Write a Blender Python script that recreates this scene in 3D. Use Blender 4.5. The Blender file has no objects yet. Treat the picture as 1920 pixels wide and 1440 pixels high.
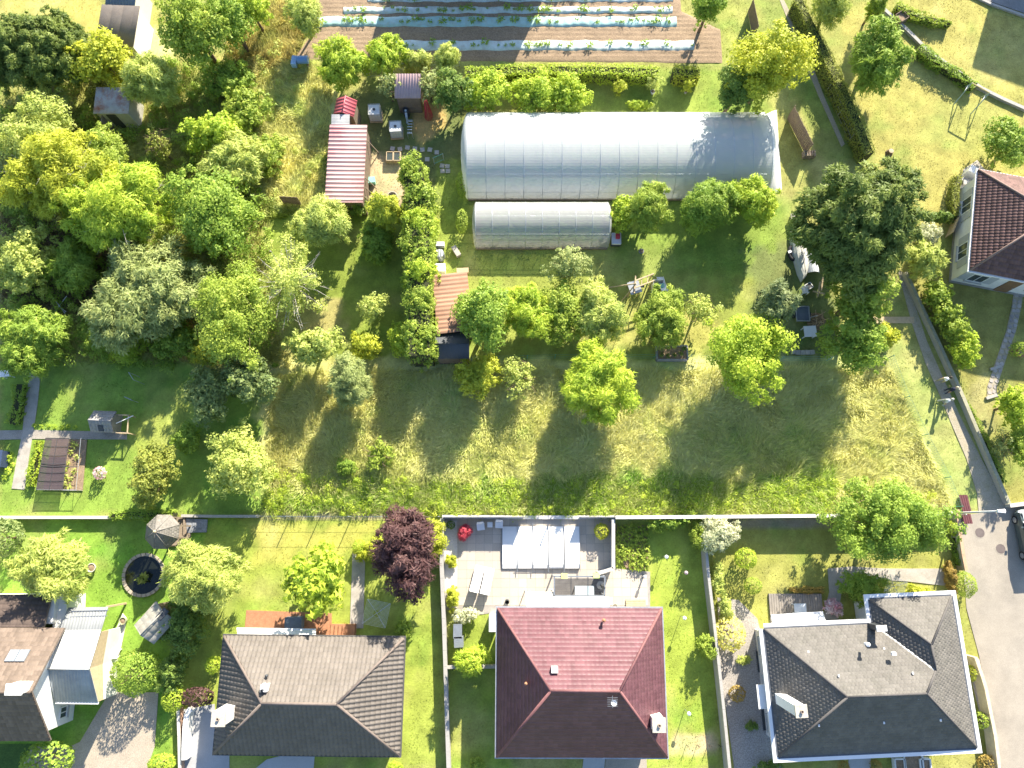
import bpy, math, random
import numpy as np
from mathutils import Vector, Matrix

# ---------------------------------------------------------------- camera, sky, sun, exposure
SC = bpy.context.scene
COL = SC.collection
H, F = 53.0, 1331.0                       # drone height (m), focal length in 1920-px pixels
TILT = math.atan(280.0 / F)               # camera leans a little north of straight down
CT, ST = math.cos(TILT), math.sin(TILT)
cam_d = bpy.data.cameras.new('camera'); cam = bpy.data.objects.new('camera', cam_d); COL.objects.link(cam)
cam_d.sensor_width = 36.0; cam_d.lens = 36.0 * F / 1920.0
cam_d.clip_start = 0.5; cam_d.clip_end = 3000
cam.location = (0, 0, H); cam.rotation_euler = (TILT, 0, 0)
SC.camera = cam

SUN_EL, SUN_AZ = math.radians(27.0), math.radians(21.8)   # azimuth from +Y towards +X
sdir = Vector((math.sin(SUN_AZ) * math.cos(SUN_EL), math.cos(SUN_AZ) * math.cos(SUN_EL), math.sin(SUN_EL)))
W = bpy.data.worlds.new('World'); SC.world = W; W.use_nodes = True
nt = W.node_tree; nt.nodes.clear()
sky = nt.nodes.new('ShaderNodeTexSky'); sky.sky_type = 'NISHITA'; sky.sun_disc = False
sky.ozone_density = 3.0; sky.sun_elevation = SUN_EL; sky.sun_rotation = SUN_AZ
bg = nt.nodes.new('ShaderNodeBackground'); bg.inputs['Strength'].default_value = 0.10
wo = nt.nodes.new('ShaderNodeOutputWorld')
nt.links.new(sky.outputs[0], bg.inputs[0]); nt.links.new(bg.outputs[0], wo.inputs[0])
sl = bpy.data.lights.new('sun', 'SUN'); sl.energy = 5.0; sl.angle = math.radians(0.53); sl.color = (1.0, 0.92, 0.77)
so = bpy.data.objects.new('sun', sl); COL.objects.link(so)
so.rotation_euler = sdir.to_track_quat('Z', 'Y').to_euler()
SC.view_settings.view_transform = 'Standard'; SC.view_settings.look = 'None'
SC.view_settings.exposure = 1.52; SC.view_settings.gamma = 1.0
try: SC.view_settings.use_curve_mapping = False
except Exception: pass
SC.render.engine = 'CYCLES'
SC.cycles.max_bounces = 4; SC.cycles.transparent_max_bounces = 6; SC.cycles.transmission_bounces = 3
SC.cycles.diffuse_bounces = 3; SC.cycles.glossy_bounces = 2; SC.cycles.caustics_reflective = False; SC.cycles.caustics_refractive = False
random.seed(7)
RNG = np.random.default_rng(11)

# ---------------------------------------------------------------- survey: photo pixel + height -> place on the ground
def P(px, py, z=0.0):
    rx, ry = (px - 960.0) / F, (720.0 - py) / F
    dy, dz = ry * CT + ST, ry * ST - CT
    t = (z - H) / dz
    return Vector((rx * t, dy * t, z))
def P2(px, py, z=0.0):
    v = P(px, py, z); return (v.x, v.y)
def PL(pts, z=0.0):
    return [P2(a, b, z) for a, b in pts]

# ---------------------------------------------------------------- materials
MATS = {}
def _new(name):
    m = bpy.data.materials.new(name); m.use_nodes = True
    n = m.node_tree.nodes; n.clear()
    return m, n, m.node_tree.links
def _noise(n, l, coord, scale, detail=4, rough=0.6):
    t = n.new('ShaderNodeTexNoise'); t.inputs['Scale'].default_value = scale
    t.inputs['Detail'].default_value = detail; t.inputs['Roughness'].default_value = rough
    l.new(coord, t.inputs['Vector']); return t.outputs['Fac']
def _ramp(n, l, fac, lo, hi, a, b):
    r = n.new('ShaderNodeMapRange'); r.inputs['From Min'].default_value = lo; r.inputs['From Max'].default_value = hi
    r.inputs['To Min'].default_value = a; r.inputs['To Max'].default_value = b; l.new(fac, r.inputs['Value']); return r.outputs[0]
def _mul(n, l, col, fac):
    v = n.new('ShaderNodeVectorMath'); v.operation = 'SCALE'; l.new(col, v.inputs[0]); l.new(fac, v.inputs['Scale']); return v.outputs[0]
def _mixc(n, l, fac, a, b):
    m = n.new('ShaderNodeMix'); m.data_type = 'RGBA'; l.new(fac, m.inputs[0])
    for s, v in ((6, a), (7, b)):
        if isinstance(v, tuple): m.inputs[s].default_value = (*v, 1)
        else: l.new(v, m.inputs[s])
    return m.outputs[2]

def mat(name, col, rough=0.75, var=0.18, scale=3.0, fine=0.12, fscale=25.0, bump=0.0, bscale=30.0, spec=0.3, metal=0.0,
        stain=None, stain_amt=0.5, stain_scale=1.2, tint=0.0, emit=None):
    """Solid surface: base colour with two scales of tone variation, optional stains, per-piece tint and relief."""
    if name in MATS: return MATS[name]
    m, n, l = _new(name)
    geo = n.new('ShaderNodeNewGeometry'); pos = geo.outputs['Position']
    base = n.new('ShaderNodeRGB'); base.outputs[0].default_value = (*col, 1); c = base.outputs[0]
    if stain:
        f = _ramp(n, l, _noise(n, l, pos, stain_scale, 6, .7), .45, .70, 0, stain_amt); c = _mixc(n, l, f, c, stain)
    if var: c = _mul(n, l, c, _ramp(n, l, _noise(n, l, pos, scale), .25, .75, 1 - var, 1 + var))
    if fine: c = _mul(n, l, c, _ramp(n, l, _noise(n, l, pos, fscale, 3), .25, .75, 1 - fine, 1 + fine))
    if tint:
        a = n.new('ShaderNodeAttribute'); a.attribute_name = 'tint'
        c = _mul(n, l, c, _ramp(n, l, a.outputs['Fac'], 0, 1, 1 - tint, 1 + tint))
    b = n.new('ShaderNodeBsdfPrincipled'); l.new(c, b.inputs['Base Color'])
    b.inputs['Roughness'].default_value = rough; b.inputs['Metallic'].default_value = metal
    b.inputs['Specular IOR Level'].default_value = spec
    if bump:
        bp = n.new('ShaderNodeBump'); bp.inputs['Strength'].default_value = bump; bp.inputs['Distance'].default_value = 0.03
        l.new(_noise(n, l, pos, bscale, 4), bp.inputs['Height']); l.new(bp.outputs[0], b.inputs['Normal'])
    o = n.new('ShaderNodeOutputMaterial'); l.new(b.outputs[0], o.inputs[0])
    MATS[name] = m; return m

def leafmat(name, a, b, trans=0.35):
    """Leaves: colour between two tones by the 'tint' of each leaf, part of the light shines through."""
    if name in MATS: return MATS[name]
    m, n, l = _new(name)
    at = n.new('ShaderNodeAttribute'); at.attribute_name = 'tint'
    c = _mixc(n, l, at.outputs['Fac'], a, b)
    p = n.new('ShaderNodeBsdfPrincipled'); l.new(c, p.inputs['Base Color']); p.inputs['Roughness'].default_value = 0.55
    p.inputs['Specular IOR Level'].default_value = 0.25
    t = n.new('ShaderNodeBsdfTranslucent'); l.new(_mul(n, l, c, _const(n, 1.35)), t.inputs['Color'])
    mx = n.new('ShaderNodeMixShader'); mx.inputs[0].default_value = trans
    l.new(p.outputs[0], mx.inputs[1]); l.new(t.outputs[0], mx.inputs[2])
    o = n.new('ShaderNodeOutputMaterial'); l.new(mx.outputs[0], o.inputs[0])
    MATS[name] = m; return m
def _const(n, v):
    k = n.new('ShaderNodeValue'); k.outputs[0].default_value = v; return k.outputs[0]

def colmat(name, trans=0.0, rough=0.9, fine=0.25, fscale=9.0, bump=0.0):
    """Ground and grass: colour carried by the 'col' attribute, broken up by noise."""
    if name in MATS: return MATS[name]
    m, n, l = _new(name)
    at = n.new('ShaderNodeAttribute'); at.attribute_name = 'col'; c = at.outputs['Color']
    geo = n.new('ShaderNodeNewGeometry'); pos = geo.outputs['Position']
    if fine:
        c = _mul(n, l, c, _ramp(n, l, _noise(n, l, pos, fscale, 5, .7), .25, .75, 1 - fine, 1 + fine))
        c = _mul(n, l, c, _ramp(n, l, _noise(n, l, pos, fscale * .12, 4, .6), .3, .7, 1 - fine * .8, 1 + fine * .8))
    p = n.new('ShaderNodeBsdfPrincipled'); l.new(c, p.inputs['Base Color']); p.inputs['Roughness'].default_value = rough
    p.inputs['Specular IOR Level'].default_value = 0.15
    if bump:
        bp = n.new('ShaderNodeBump'); bp.inputs['Strength'].default_value = bump; bp.inputs['Distance'].default_value = 0.06
        l.new(_noise(n, l, pos, 14, 5, .7), bp.inputs['Height']); l.new(bp.outputs[0], p.inputs['Normal'])
    out = p.outputs[0]
    if trans:
        t = n.new('ShaderNodeBsdfTranslucent'); l.new(c, t.inputs['Color'])
        mx = n.new('ShaderNodeMixShader'); mx.inputs[0].default_value = trans
        l.new(out, mx.inputs[1]); l.new(t.outputs[0], mx.inputs[2]); out = mx.outputs[0]
    o = n.new('ShaderNodeOutputMaterial'); l.new(out, o.inputs[0])
    MATS[name] = m; return m

def filmmat(name, col, clear=0.3, trans=0.35, rough=0.25):
    """Plastic film or frosted glass: some light passes straight, some is scattered through, some glints."""
    if name in MATS: return MATS[name]
    m, n, l = _new(name)
    geo = n.new('ShaderNodeNewGeometry'); pos = geo.outputs['Position']
    p = n.new('ShaderNodeBsdfPrincipled'); p.inputs['Base Color'].default_value = (*col, 1); p.inputs['Roughness'].default_value = rough; p.inputs['Specular IOR Level'].default_value = .3
    wv = n.new('ShaderNodeTexWave'); wv.bands_direction = 'Y'; wv.inputs['Scale'].default_value = 1.6; wv.inputs['Distortion'].default_value = 2.0
    wv.inputs['Detail'].default_value = 3; l.new(pos, wv.inputs['Vector'])
    bp = n.new('ShaderNodeBump'); bp.inputs['Strength'].default_value = 0.05; bp.inputs['Distance'].default_value = 0.05
    l.new(wv.outputs['Fac'], bp.inputs['Height']); l.new(bp.outputs[0], p.inputs['Normal'])
    t = n.new('ShaderNodeBsdfTranslucent'); t.inputs['Color'].default_value = (*col, 1)
    a = n.new('ShaderNodeMixShader'); a.inputs[0].default_value = trans; l.new(p.outputs[0], a.inputs[1]); l.new(t.outputs[0], a.inputs[2])
    tr = n.new('ShaderNodeBsdfTransparent'); tr.inputs['Color'].default_value = (.92, .96, .95, 1)
    b = n.new('ShaderNodeMixShader'); l.new(a.outputs[0], b.inputs[1]); l.new(tr.outputs[0], b.inputs[2])
    b.inputs[0].default_value = clear
    o = n.new('ShaderNodeOutputMaterial'); l.new(b.outputs[0], o.inputs[0])
    MATS[name] = m; return m

def glassmat(name, col=(.05, .08, .1), clear=0.25):
    if name in MATS: return MATS[name]
    m, n, l = _new(name)
    p = n.new('ShaderNodeBsdfPrincipled'); p.inputs['Base Color'].default_value = (*col, 1); p.inputs['Roughness'].default_value = .06
    p.inputs['Specular IOR Level'].default_value = .8
    tr = n.new('ShaderNodeBsdfTransparent'); b = n.new('ShaderNodeMixShader'); b.inputs[0].default_value = clear
    l.new(p.outputs[0], b.inputs[1]); l.new(tr.outputs[0], b.inputs[2])
    o = n.new('ShaderNodeOutputMaterial'); l.new(b.outputs[0], o.inputs[0])
    MATS[name] = m; return m

# ---------------------------------------------------------------- mesh builder
OFF = {}
class MB:
    def __init__(s): s.v = []; s.f = []; s.t = []
    def face(s, pts, tint=.5):
        i = len(s.v); s.v += [tuple(p) for p in pts]; s.f.append(tuple(range(i, i + len(pts)))); s.t.append(tint)
    def box(s, c, size, rz=0.0, tint=.5):
        cx, cy, cz = c; hx, hy, hz = size[0] / 2, size[1] / 2, size[2] / 2; ca, sa = math.cos(rz), math.sin(rz); i = len(s.v)
        for z in (-hz, hz):
            for x, y in ((-hx, -hy), (hx, -hy), (hx, hy), (-hx, hy)):
                s.v.append((cx + x * ca - y * sa, cy + x * sa + y * ca, cz + z))
        s.f += [(i+3, i+2, i+1, i), (i+4, i+5, i+6, i+7), (i, i+1, i+5, i+4), (i+1, i+2, i+6, i+5), (i+2, i+3, i+7, i+6), (i+3, i, i+4, i+7)]
        s.t += [tint] * 6; return s
    def bar(s, a, b, w, h=None, up=(0, 0, 1)):
        """rectangular beam from a to b"""
        a, b = Vector(a), Vector(b); d = (b - a); 
        if d.length < 1e-6: return s
        d.normalize(); u = Vector(up)
        if abs(d.dot(u)) > .95: u = Vector((0, 1, 0))
        x = d.cross(u).normalized(); y = x.cross(d).normalized(); h = h or w; i = len(s.v)
        for p in (a, b):
            for sx, sy in ((-1, -1), (1, -1), (1, 1), (-1, 1)): s.v.append(tuple(p + x * (sx * w / 2) + y * (sy * h / 2)))
        s.f += [(i+3, i+2, i+1, i), (i+4, i+5, i+6, i+7), (i, i+1, i+5, i+4), (i+1, i+2, i+6, i+5), (i+2, i+3, i+7, i+6), (i+3, i, i+4, i+7)]
        s.t += [.5] * 6; return s
    def tube(s, pts, radii, n=6, cap=True):
        pts = [Vector(p) for p in pts]
        if not hasattr(radii, '__len__'): radii = [radii] * len(pts)
        i0 = len(s.v)
        for k, p in enumerate(pts):
            d = (pts[min(k+1, len(pts)-1)] - pts[max(k-1, 0)])
            if d.length < 1e-9: d = Vector((0, 0, 1))
            d.normalize(); u = Vector((0, 0, 1)) if abs(d.z) < .9 else Vector((1, 0, 0))
            x = d.cross(u).normalized(); y = x.cross(d)
            for j in range(n):
                a = 2 * math.pi * j / n; s.v.append(tuple(p + (x * math.cos(a) + y * math.sin(a)) * radii[k]))
        for k in range(len(pts) - 1):
            for j in range(n):
                a, b = i0 + k*n + j, i0 + k*n + (j+1) % n; s.f.append((a, b, b + n, a + n)); s.t.append(.5)
        if cap:
            s.f.append(tuple(i0 + j for j in range(n))[::-1]); s.f.append(tuple(i0 + (len(pts)-1)*n + j for j in range(n))); s.t += [.5, .5]
        return s
    def lathe(s, c, prof, n=16):
        """profile of (radius, z) turned about a vertical axis at c"""
        i0 = len(s.v)
        for r, z in prof:
            for j in range(n):
                a = 2 * math.pi * j / n; s.v.append((c[0] + r * math.cos(a), c[1] + r * math.sin(a), c[2] + z))
        for k in range(len(prof) - 1):
            for j in range(n):
                a, b = i0 + k*n + j, i0 + k*n + (j+1) % n; s.f.append((a, b, b + n, a + n)); s.t.append(.5)
        return s
    def prism(s, poly, z0, z1, tint=.5):
        a = sum(poly[k][0] * poly[(k+1) % len(poly)][1] - poly[(k+1) % len(poly)][0] * poly[k][1] for k in range(len(poly)))
        if a < 0: poly = poly[::-1]
        n = len(poly); i = len(s.v)
        s.v += [(x, y, z0) for x, y in poly] + [(x, y, z1) for x, y in poly]
        s.f.append(tuple(range(i + n - 1, i - 1, -1))); s.f.append(tuple(range(i + n, i + 2 * n)))
        for k in range(n):
            b = (k + 1) % n; s.f.append((i + k, i + b, i + n + b, i + n + k))
        s.t += [tint] * (n + 2); return s
    def loft(s, rings, cap=True):
        """closed rings of equal length"""
        n = len(rings[0]); i0 = len(s.v)
        for r in rings: s.v += [tuple(p) for p in r]
        for k in range(len(rings) - 1):
            for j in range(n):
                a, b = i0 + k*n + j, i0 + k*n + (j+1) % n; s.f.append((a, b, b + n, a + n)); s.t.append(.5)
        if cap:
            s.f.append(tuple(i0 + j for j in range(n))[::-1]); s.f.append(tuple(i0 + (len(rings)-1)*n + j for j in range(n))); s.t += [.5, .5]
        return s
    def build(s, name, m, parent=None, smooth=False, kind=None, tint=False):
        off = OFF.get(parent.name, (0, 0, 0)) if parent is not None else (0, 0, 0)
        me = bpy.data.meshes.new(name); o = np.array(off)
        vv = np.array(s.v) - o
        me.from_pydata(vv.tolist(), [], s.f)
        if tint:
            at = me.attributes.new('tint', 'FLOAT', 'FACE'); at.data.foreach_set('value', np.array(s.t, dtype=np.float32))
        if smooth: me.polygons.foreach_set('use_smooth', [True] * len(me.polygons))
        me.materials.append(m)
        ob = bpy.data.objects.new(name, me); COL.objects.link(ob)
        if parent is not None: ob.parent = parent
        OFF[ob.name] = off
        if kind: ob['kind'] = kind
        return ob

def raw_mesh(name, co, faces, m, parent=None, n=4, attrs=None, off=(0, 0, 0), smooth=False):
    """fast mesh from arrays; faces (k, n)"""
    me = bpy.data.meshes.new(name); co = np.asarray(co, dtype=np.float32) - np.array(off, dtype=np.float32)
    faces = np.asarray(faces, dtype=np.int32); nf = len(faces)
    me.vertices.add(len(co)); me.vertices.foreach_set('co', co.ravel())
    me.loops.add(nf * n); me.loops.foreach_set('vertex_index', faces.ravel())
    me.polygons.add(nf); me.polygons.foreach_set('loop_start', np.arange(0, nf * n, n, dtype=np.int32))
    if smooth: me.polygons.foreach_set('use_smooth', np.ones(nf, dtype=bool))
    for nm, (dom, typ, dat) in (attrs or {}).items():
        at = me.attributes.new(nm, typ, dom); at.data.foreach_set('color' if 'COLOR' in typ else 'value', np.asarray(dat, dtype=np.float32).ravel())
    me.update(calc_edges=True); me.materials.append(m)
    ob = bpy.data.objects.new(name, me); COL.objects.link(ob)
    if parent is not None: ob.parent = parent
    OFF[ob.name] = tuple(off)
    return ob

def thing(name, label, cat, loc=(0, 0, 0), group=None):
    o = bpy.data.objects.new(name, None); COL.objects.link(o); o.location = loc; OFF[o.name] = tuple(loc)
    o.empty_display_size = .3
    tag(o, label, cat, group); return o
def tag(o, label, cat, group=None):
    o['label'] = label; o['category'] = cat
    if group: o['group'] = group
    return o
def struct(name, mb, m, parent=None, kind='structure', tint=False, label=None):
    o = mb.build(name, m, parent, tint=tint)
    if parent is None: o['kind'] = kind
    if label: o['label'] = label
    return o
def copy_tree(o, parent=None):
    c = o.copy(); COL.objects.link(c); c.parent = parent
    for ch in list(o.children): copy_tree(ch, c)
    return c
def lerp(a, b, t): return a + (b - a) * t
# ---------------------------------------------------------------- noise and regions on the ground
_LAT = np.random.default_rng(5).random((256, 256))
def vnoise(x, y, s):
    x, y = np.asarray(x) * s + 71.3, np.asarray(y) * s + 37.7
    xi, yi = np.floor(x).astype(int), np.floor(y).astype(int); fx, fy = x - xi, y - yi
    fx, fy = fx*fx*(3-2*fx), fy*fy*(3-2*fy)
    g = lambda a, b: _LAT[a % 256, b % 256]
    return (g(xi, yi)*(1-fx) + g(xi+1, yi)*fx)*(1-fy) + (g(xi, yi+1)*(1-fx) + g(xi+1, yi+1)*fx)*fy
def fbm(x, y, s, o=4):
    r = 0; a = .5; tot = 0
    for k in range(o): r = r + a * vnoise(x, y, s * 2**k); tot += a; a *= .55
    return r / tot
def sdist(x, y, poly):
    """signed distance to a polygon, positive inside"""
    d = np.full(x.shape, 1e9); ins = np.zeros(x.shape, bool); n = len(poly)
    for k in range(n):
        (ax, ay), (bx, by) = poly[k], poly[(k+1) % n]
        ex, ey = bx - ax, by - ay; L = ex*ex + ey*ey + 1e-9
        t = np.clip(((x-ax)*ex + (y-ay)*ey) / L, 0, 1)
        d = np.minimum(d, np.hypot(x - ax - t*ex, y - ay - t*ey))
        c = ((ay > y) != (by > y)) & (x < (bx-ax) * (y-ay) / (by - ay + 1e-12) + ax); ins ^= c
    return np.where(ins, d, -d)

STRAW = (.57, .56, .21); DRY = (.42, .38, .085); LIME = (.28, .34, .04); LAWN = (.22, .29, .038); LUSH = (.18, .30, .03)
EARTH_SHADE = (.17, .12, .075); WILD = (.32, .32, .085); GREEN = (.22, .34, .035); SAND = (.42, .35, .25); DIRT = (.20, .15, .09)
# (polygon in survey pixels, colour, edge softness m, noise on the edge m)
REG = [
 ([(-400,-400),(640,-400),(640,700),(-400,700)], WILD, .6, 1.0),
 ([(470,100),(640,110),(612,400),(500,420),(470,330)], STRAW, .5, 1.6),
 ([(430,0),(600,0),(560,110),(470,130),(420,120)], (0.462,0.392,0.126), .5, 1.5),
 ([(0,0),(190,0),(185,60),(0,60)], (0.462,0.406,0.098), .3, .4),
 ([(260,60),(320,60),(330,130),(250,140)], STRAW, .5, 1.0),
 ([(0,410),(140,420),(300,450),(330,560),(100,600),(0,560)], EARTH_SHADE, .7, 1.5),  # bare soil, with the shade under the trees put into its brown
 ([(280,440),(330,440),(330,520),(280,500)], STRAW, .4, .8),
 ([(340,590),(400,600),(410,680),(340,680)], (0.532,0.378,0.112), .4, .8),
 ([(500,390),(780,400),(790,660),(640,690),(560,600),(500,500)], LAWN, .5, .8),
 ([(560,560),(640,560),(660,650),(560,640)], (0.364,0.322,0.112), .5, .8),
 ([(0,680),(350,680),(500,750),(500,968),(0,968)], (0.210,0.329,0.042), .3, .4),
 ([(330,700),(390,750),(330,850),(250,870),(240,800)], (0.294,0.364,0.056), .5, 1.0),
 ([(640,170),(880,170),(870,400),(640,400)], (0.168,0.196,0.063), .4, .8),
 ([(690,290),(770,290),(760,390),(685,390)], (0.476,0.364,0.224), .3, .4),
 ([(760,195),(830,190),(835,235),(790,270),(770,250)], (0.560,0.350,0.126), .3, .6),
 ([(820,300),(880,300),(885,470),(820,480)], LAWN, .3, .3),
 ([(820,470),(1490,470),(1490,690),(820,690)], (0.280,0.329,0.056), .4, .6),
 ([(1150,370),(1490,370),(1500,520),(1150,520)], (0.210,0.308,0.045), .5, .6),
 ([(1130,590),(1350,590),(1350,650),(1130,650)], (0.364,0.350,0.084), .6, 1.0),
 ([(1050,130),(1480,130),(1480,215),(1050,215)], (0.238,0.315,0.049), .4, .4),
 ([(1340,0),(1480,0),(1530,140),(1470,210),(1350,110)], (0.308,0.336,0.070), .4, .8),
 ([(1420,0),(1500,0),(1640,300),(1540,300)], (0.224,0.280,0.056), .3, .4),
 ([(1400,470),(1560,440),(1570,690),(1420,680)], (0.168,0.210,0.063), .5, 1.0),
 ([(1560,0),(1920,0),(2300,100),(2300,420),(1700,420),(1640,300)], (.37,.335,.085), .3, .5),
 ([(1640,0),(1920,-100),(2300,100),(2300,240),(1920,190),(1730,80)], (.39,.35,.09), .3, .4),
 ([(1760,180),(1880,200),(1850,300),(1720,260)], (.34,.34,.085), .6, 1.0),
 ([(1690,500),(1830,500),(2200,560),(2200,950),(1895,945),(1800,740)], (0.294,0.280,0.070), .3, .4),
 ([(1800,745),(1850,700),(1870,800),(1840,815)], (0.336,0.308,0.119), .3, .4),
 ([(490,680),(1560,670),(1680,680),(1800,950),(1540,968),(490,968)], STRAW, .3, .5),
 ([(490,680),(780,680),(760,820),(560,900),(490,900)], (.50,.48,.17), .6, 1.2),
 ([(880,800),(1040,760),(1050,880),(880,890)], (.46,.48,.15), .8, 1.6),
 ([(1330,820),(1560,800),(1560,890),(1330,890)], (.42,.46,.13), .8, 1.6),
 ([(620,850),(760,830),(760,920),(600,920)], (.40,.44,.13), .8, 1.4),
 ([(490,925),(840,905),(1130,890),(1350,895),(1560,880),(1560,968),(490,968)], GREEN, .5, .9),
 ([(1640,640),(1690,640),(1900,950),(1790,955)], (0.308,0.350,0.098), .3, .3),
 ([(0,968),(440,968),(440,1440),(0,1440)], (0.196,0.350,0.035), .3, .4),
 ([(400,968),(830,968),(830,1440),(320,1440),(330,1160)], (0.294,0.357,0.049), .3, .4),
 ([(470,985),(700,985),(640,1060),(480,1060)], (0.406,0.392,0.070), .5, .8),
 ([(840,1130),(960,1130),(960,1440),(840,1440)], (0.266,0.350,0.042), .3, .3),
 ([(1150,968),(1370,968),(1370,1440),(1150,1440)], (0.294,0.378,0.042), .2, .3),
 ([(1260,1375),(1360,1375),(1360,1412),(1260,1412)], (0.588,0.434,0.252), .25, .3),
 ([(1325,968),(1810,968),(1870,1440),(1345,1440)], (0.308,0.315,0.063), .2, .3),
 ([(1330,970),(1560,970),(1560,988),(1330,988)], (0.308,0.266,0.210), .15, .2),
 ([(490,962),(720,962),(720,972),(490,972)], SAND, .12, .2),
]
REGW = [([P2(a, b) for a, b in p], c, s, n) for p, c, s, n in REG]
def ground_color(x, y):
    x, y = np.asarray(x, float), np.asarray(y, float)
    n1, n2, n3 = fbm(x, y, .35), fbm(x + 50, y - 20, 1.1), fbm(x - 31, y + 77, 3.0)
    c = np.empty((*x.shape, 3)); c[:] = WILD
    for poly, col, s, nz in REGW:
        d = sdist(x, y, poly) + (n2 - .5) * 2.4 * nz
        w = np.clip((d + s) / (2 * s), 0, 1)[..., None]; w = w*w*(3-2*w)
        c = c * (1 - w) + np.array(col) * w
    dry = np.clip((n1 - .52) * 3.2, 0, 1)[..., None]          # drier patches
    g = c.mean(axis=-1, keepdims=True); c = c * (1 - .5*dry) + np.array((.36, .32, .12)) * (g / .2) * .5 * dry
    wet = np.clip((fbm(x + 13, y + 91, .55) - .55) * 4, 0, 1)[..., None]; c = c * (1 - wet * np.array((.28, .10, .25)))     # lusher patches, clover
    c = c * (.80 + .40 * n2[..., None]) * (.82 + .36 * n3[..., None])
    lum = c @ np.array((.3, .6, .1)); c = c * .86 + lum[..., None] * np.array((1.06, 1.0, .5)) * .14
    return np.clip(c * 1.05, .01, .8)

# hard surfaces: grass does not grow there
HARD = []
def hard(pts): HARD.append([P2(a, b) for a, b in pts])

def build_ground():
    s = .34; xs = np.arange(-57, 57.01, s); ys = np.arange(-26, 62.01, s)
    X, Y = np.meshgrid(xs, ys); nx, ny = len(xs), len(ys)
    Z = (fbm(X, Y, .8, 3) - .5) * .05 - .03
    co = np.stack([X, Y, Z], -1).reshape(-1, 3); col = ground_color(X, Y).reshape(-1, 3)
    i = np.arange(nx * ny).reshape(ny, nx)
    f = np.stack([i[:-1, :-1], i[:-1, 1:], i[1:, 1:], i[1:, :-1]], -1).reshape(-1, 4)
    R = 1500.; x0, x1, y0, y1 = xs[0], xs[-1], ys[0], ys[-1]; b = len(co)
    ring = np.array([(-R,-R,-.06),(R,-R,-.06),(R,R,-.06),(-R,R,-.06),(x0,y0,-.06),(x1,y0,-.06),(x1,y1,-.06),(x0,y1,-.06)])
    co = np.vstack([co, ring]); col = np.vstack([col, np.tile(np.array(WILD), (8, 1))])
    f = np.vstack([f, np.array([(0,1,5,4),(1,2,6,5),(2,3,7,6),(3,0,4,7)]) + b])
    rgba = np.hstack([col, np.ones((len(col), 1))])
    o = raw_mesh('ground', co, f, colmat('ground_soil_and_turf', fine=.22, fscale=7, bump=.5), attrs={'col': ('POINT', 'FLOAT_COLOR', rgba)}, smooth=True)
    o['kind'] = 'structure'; o['label'] = 'grass and bare earth of the gardens'
    return o

def blades(name, pts, col, hmin, hmax, w, lean, m, label, swirl=None):
    """many single grass blades as one mesh"""
    n = len(pts); x, y = pts[:, 0], pts[:, 1]
    a = RNG.random(n) * 2 * np.pi if swirl is None else swirl(x, y) + RNG.normal(0, .7, n)
    L = hmin + (hmax - hmin) * RNG.random(n); le = lean * (.4 + .9 * RNG.random(n))
    d = np.stack([np.cos(a), np.sin(a)], -1); pr = np.stack([-d[:, 1], d[:, 0]], -1)
    ww = w * (.6 + .8 * RNG.random(n))
    base = np.zeros((n, 3)); base[:, :2] = pts; base[:, 2] = -.05
    tip = base.copy(); tip[:, :2] += d * (L * np.sin(le))[:, None]; tip[:, 2] += L * np.cos(le)
    v = np.empty((n, 3, 3)); off = np.zeros((n, 3)); off[:, :2] = pr * ww[:, None]
    v[:, 0] = base + off * .6; v[:, 1] = tip; v[:, 2] = base * .8 + tip * .2 - off * .6
    f = np.arange(n * 3).reshape(n, 3)
    rgba = np.hstack([col, np.ones((n, 1))])
    o = raw_mesh(name, v.reshape(-1, 3), f, m, n=3, attrs={'col': ('FACE', 'FLOAT_COLOR', rgba)})
    o['kind'] = 'stuff'; o['label'] = label; o['category'] = 'grass'; return o

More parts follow.
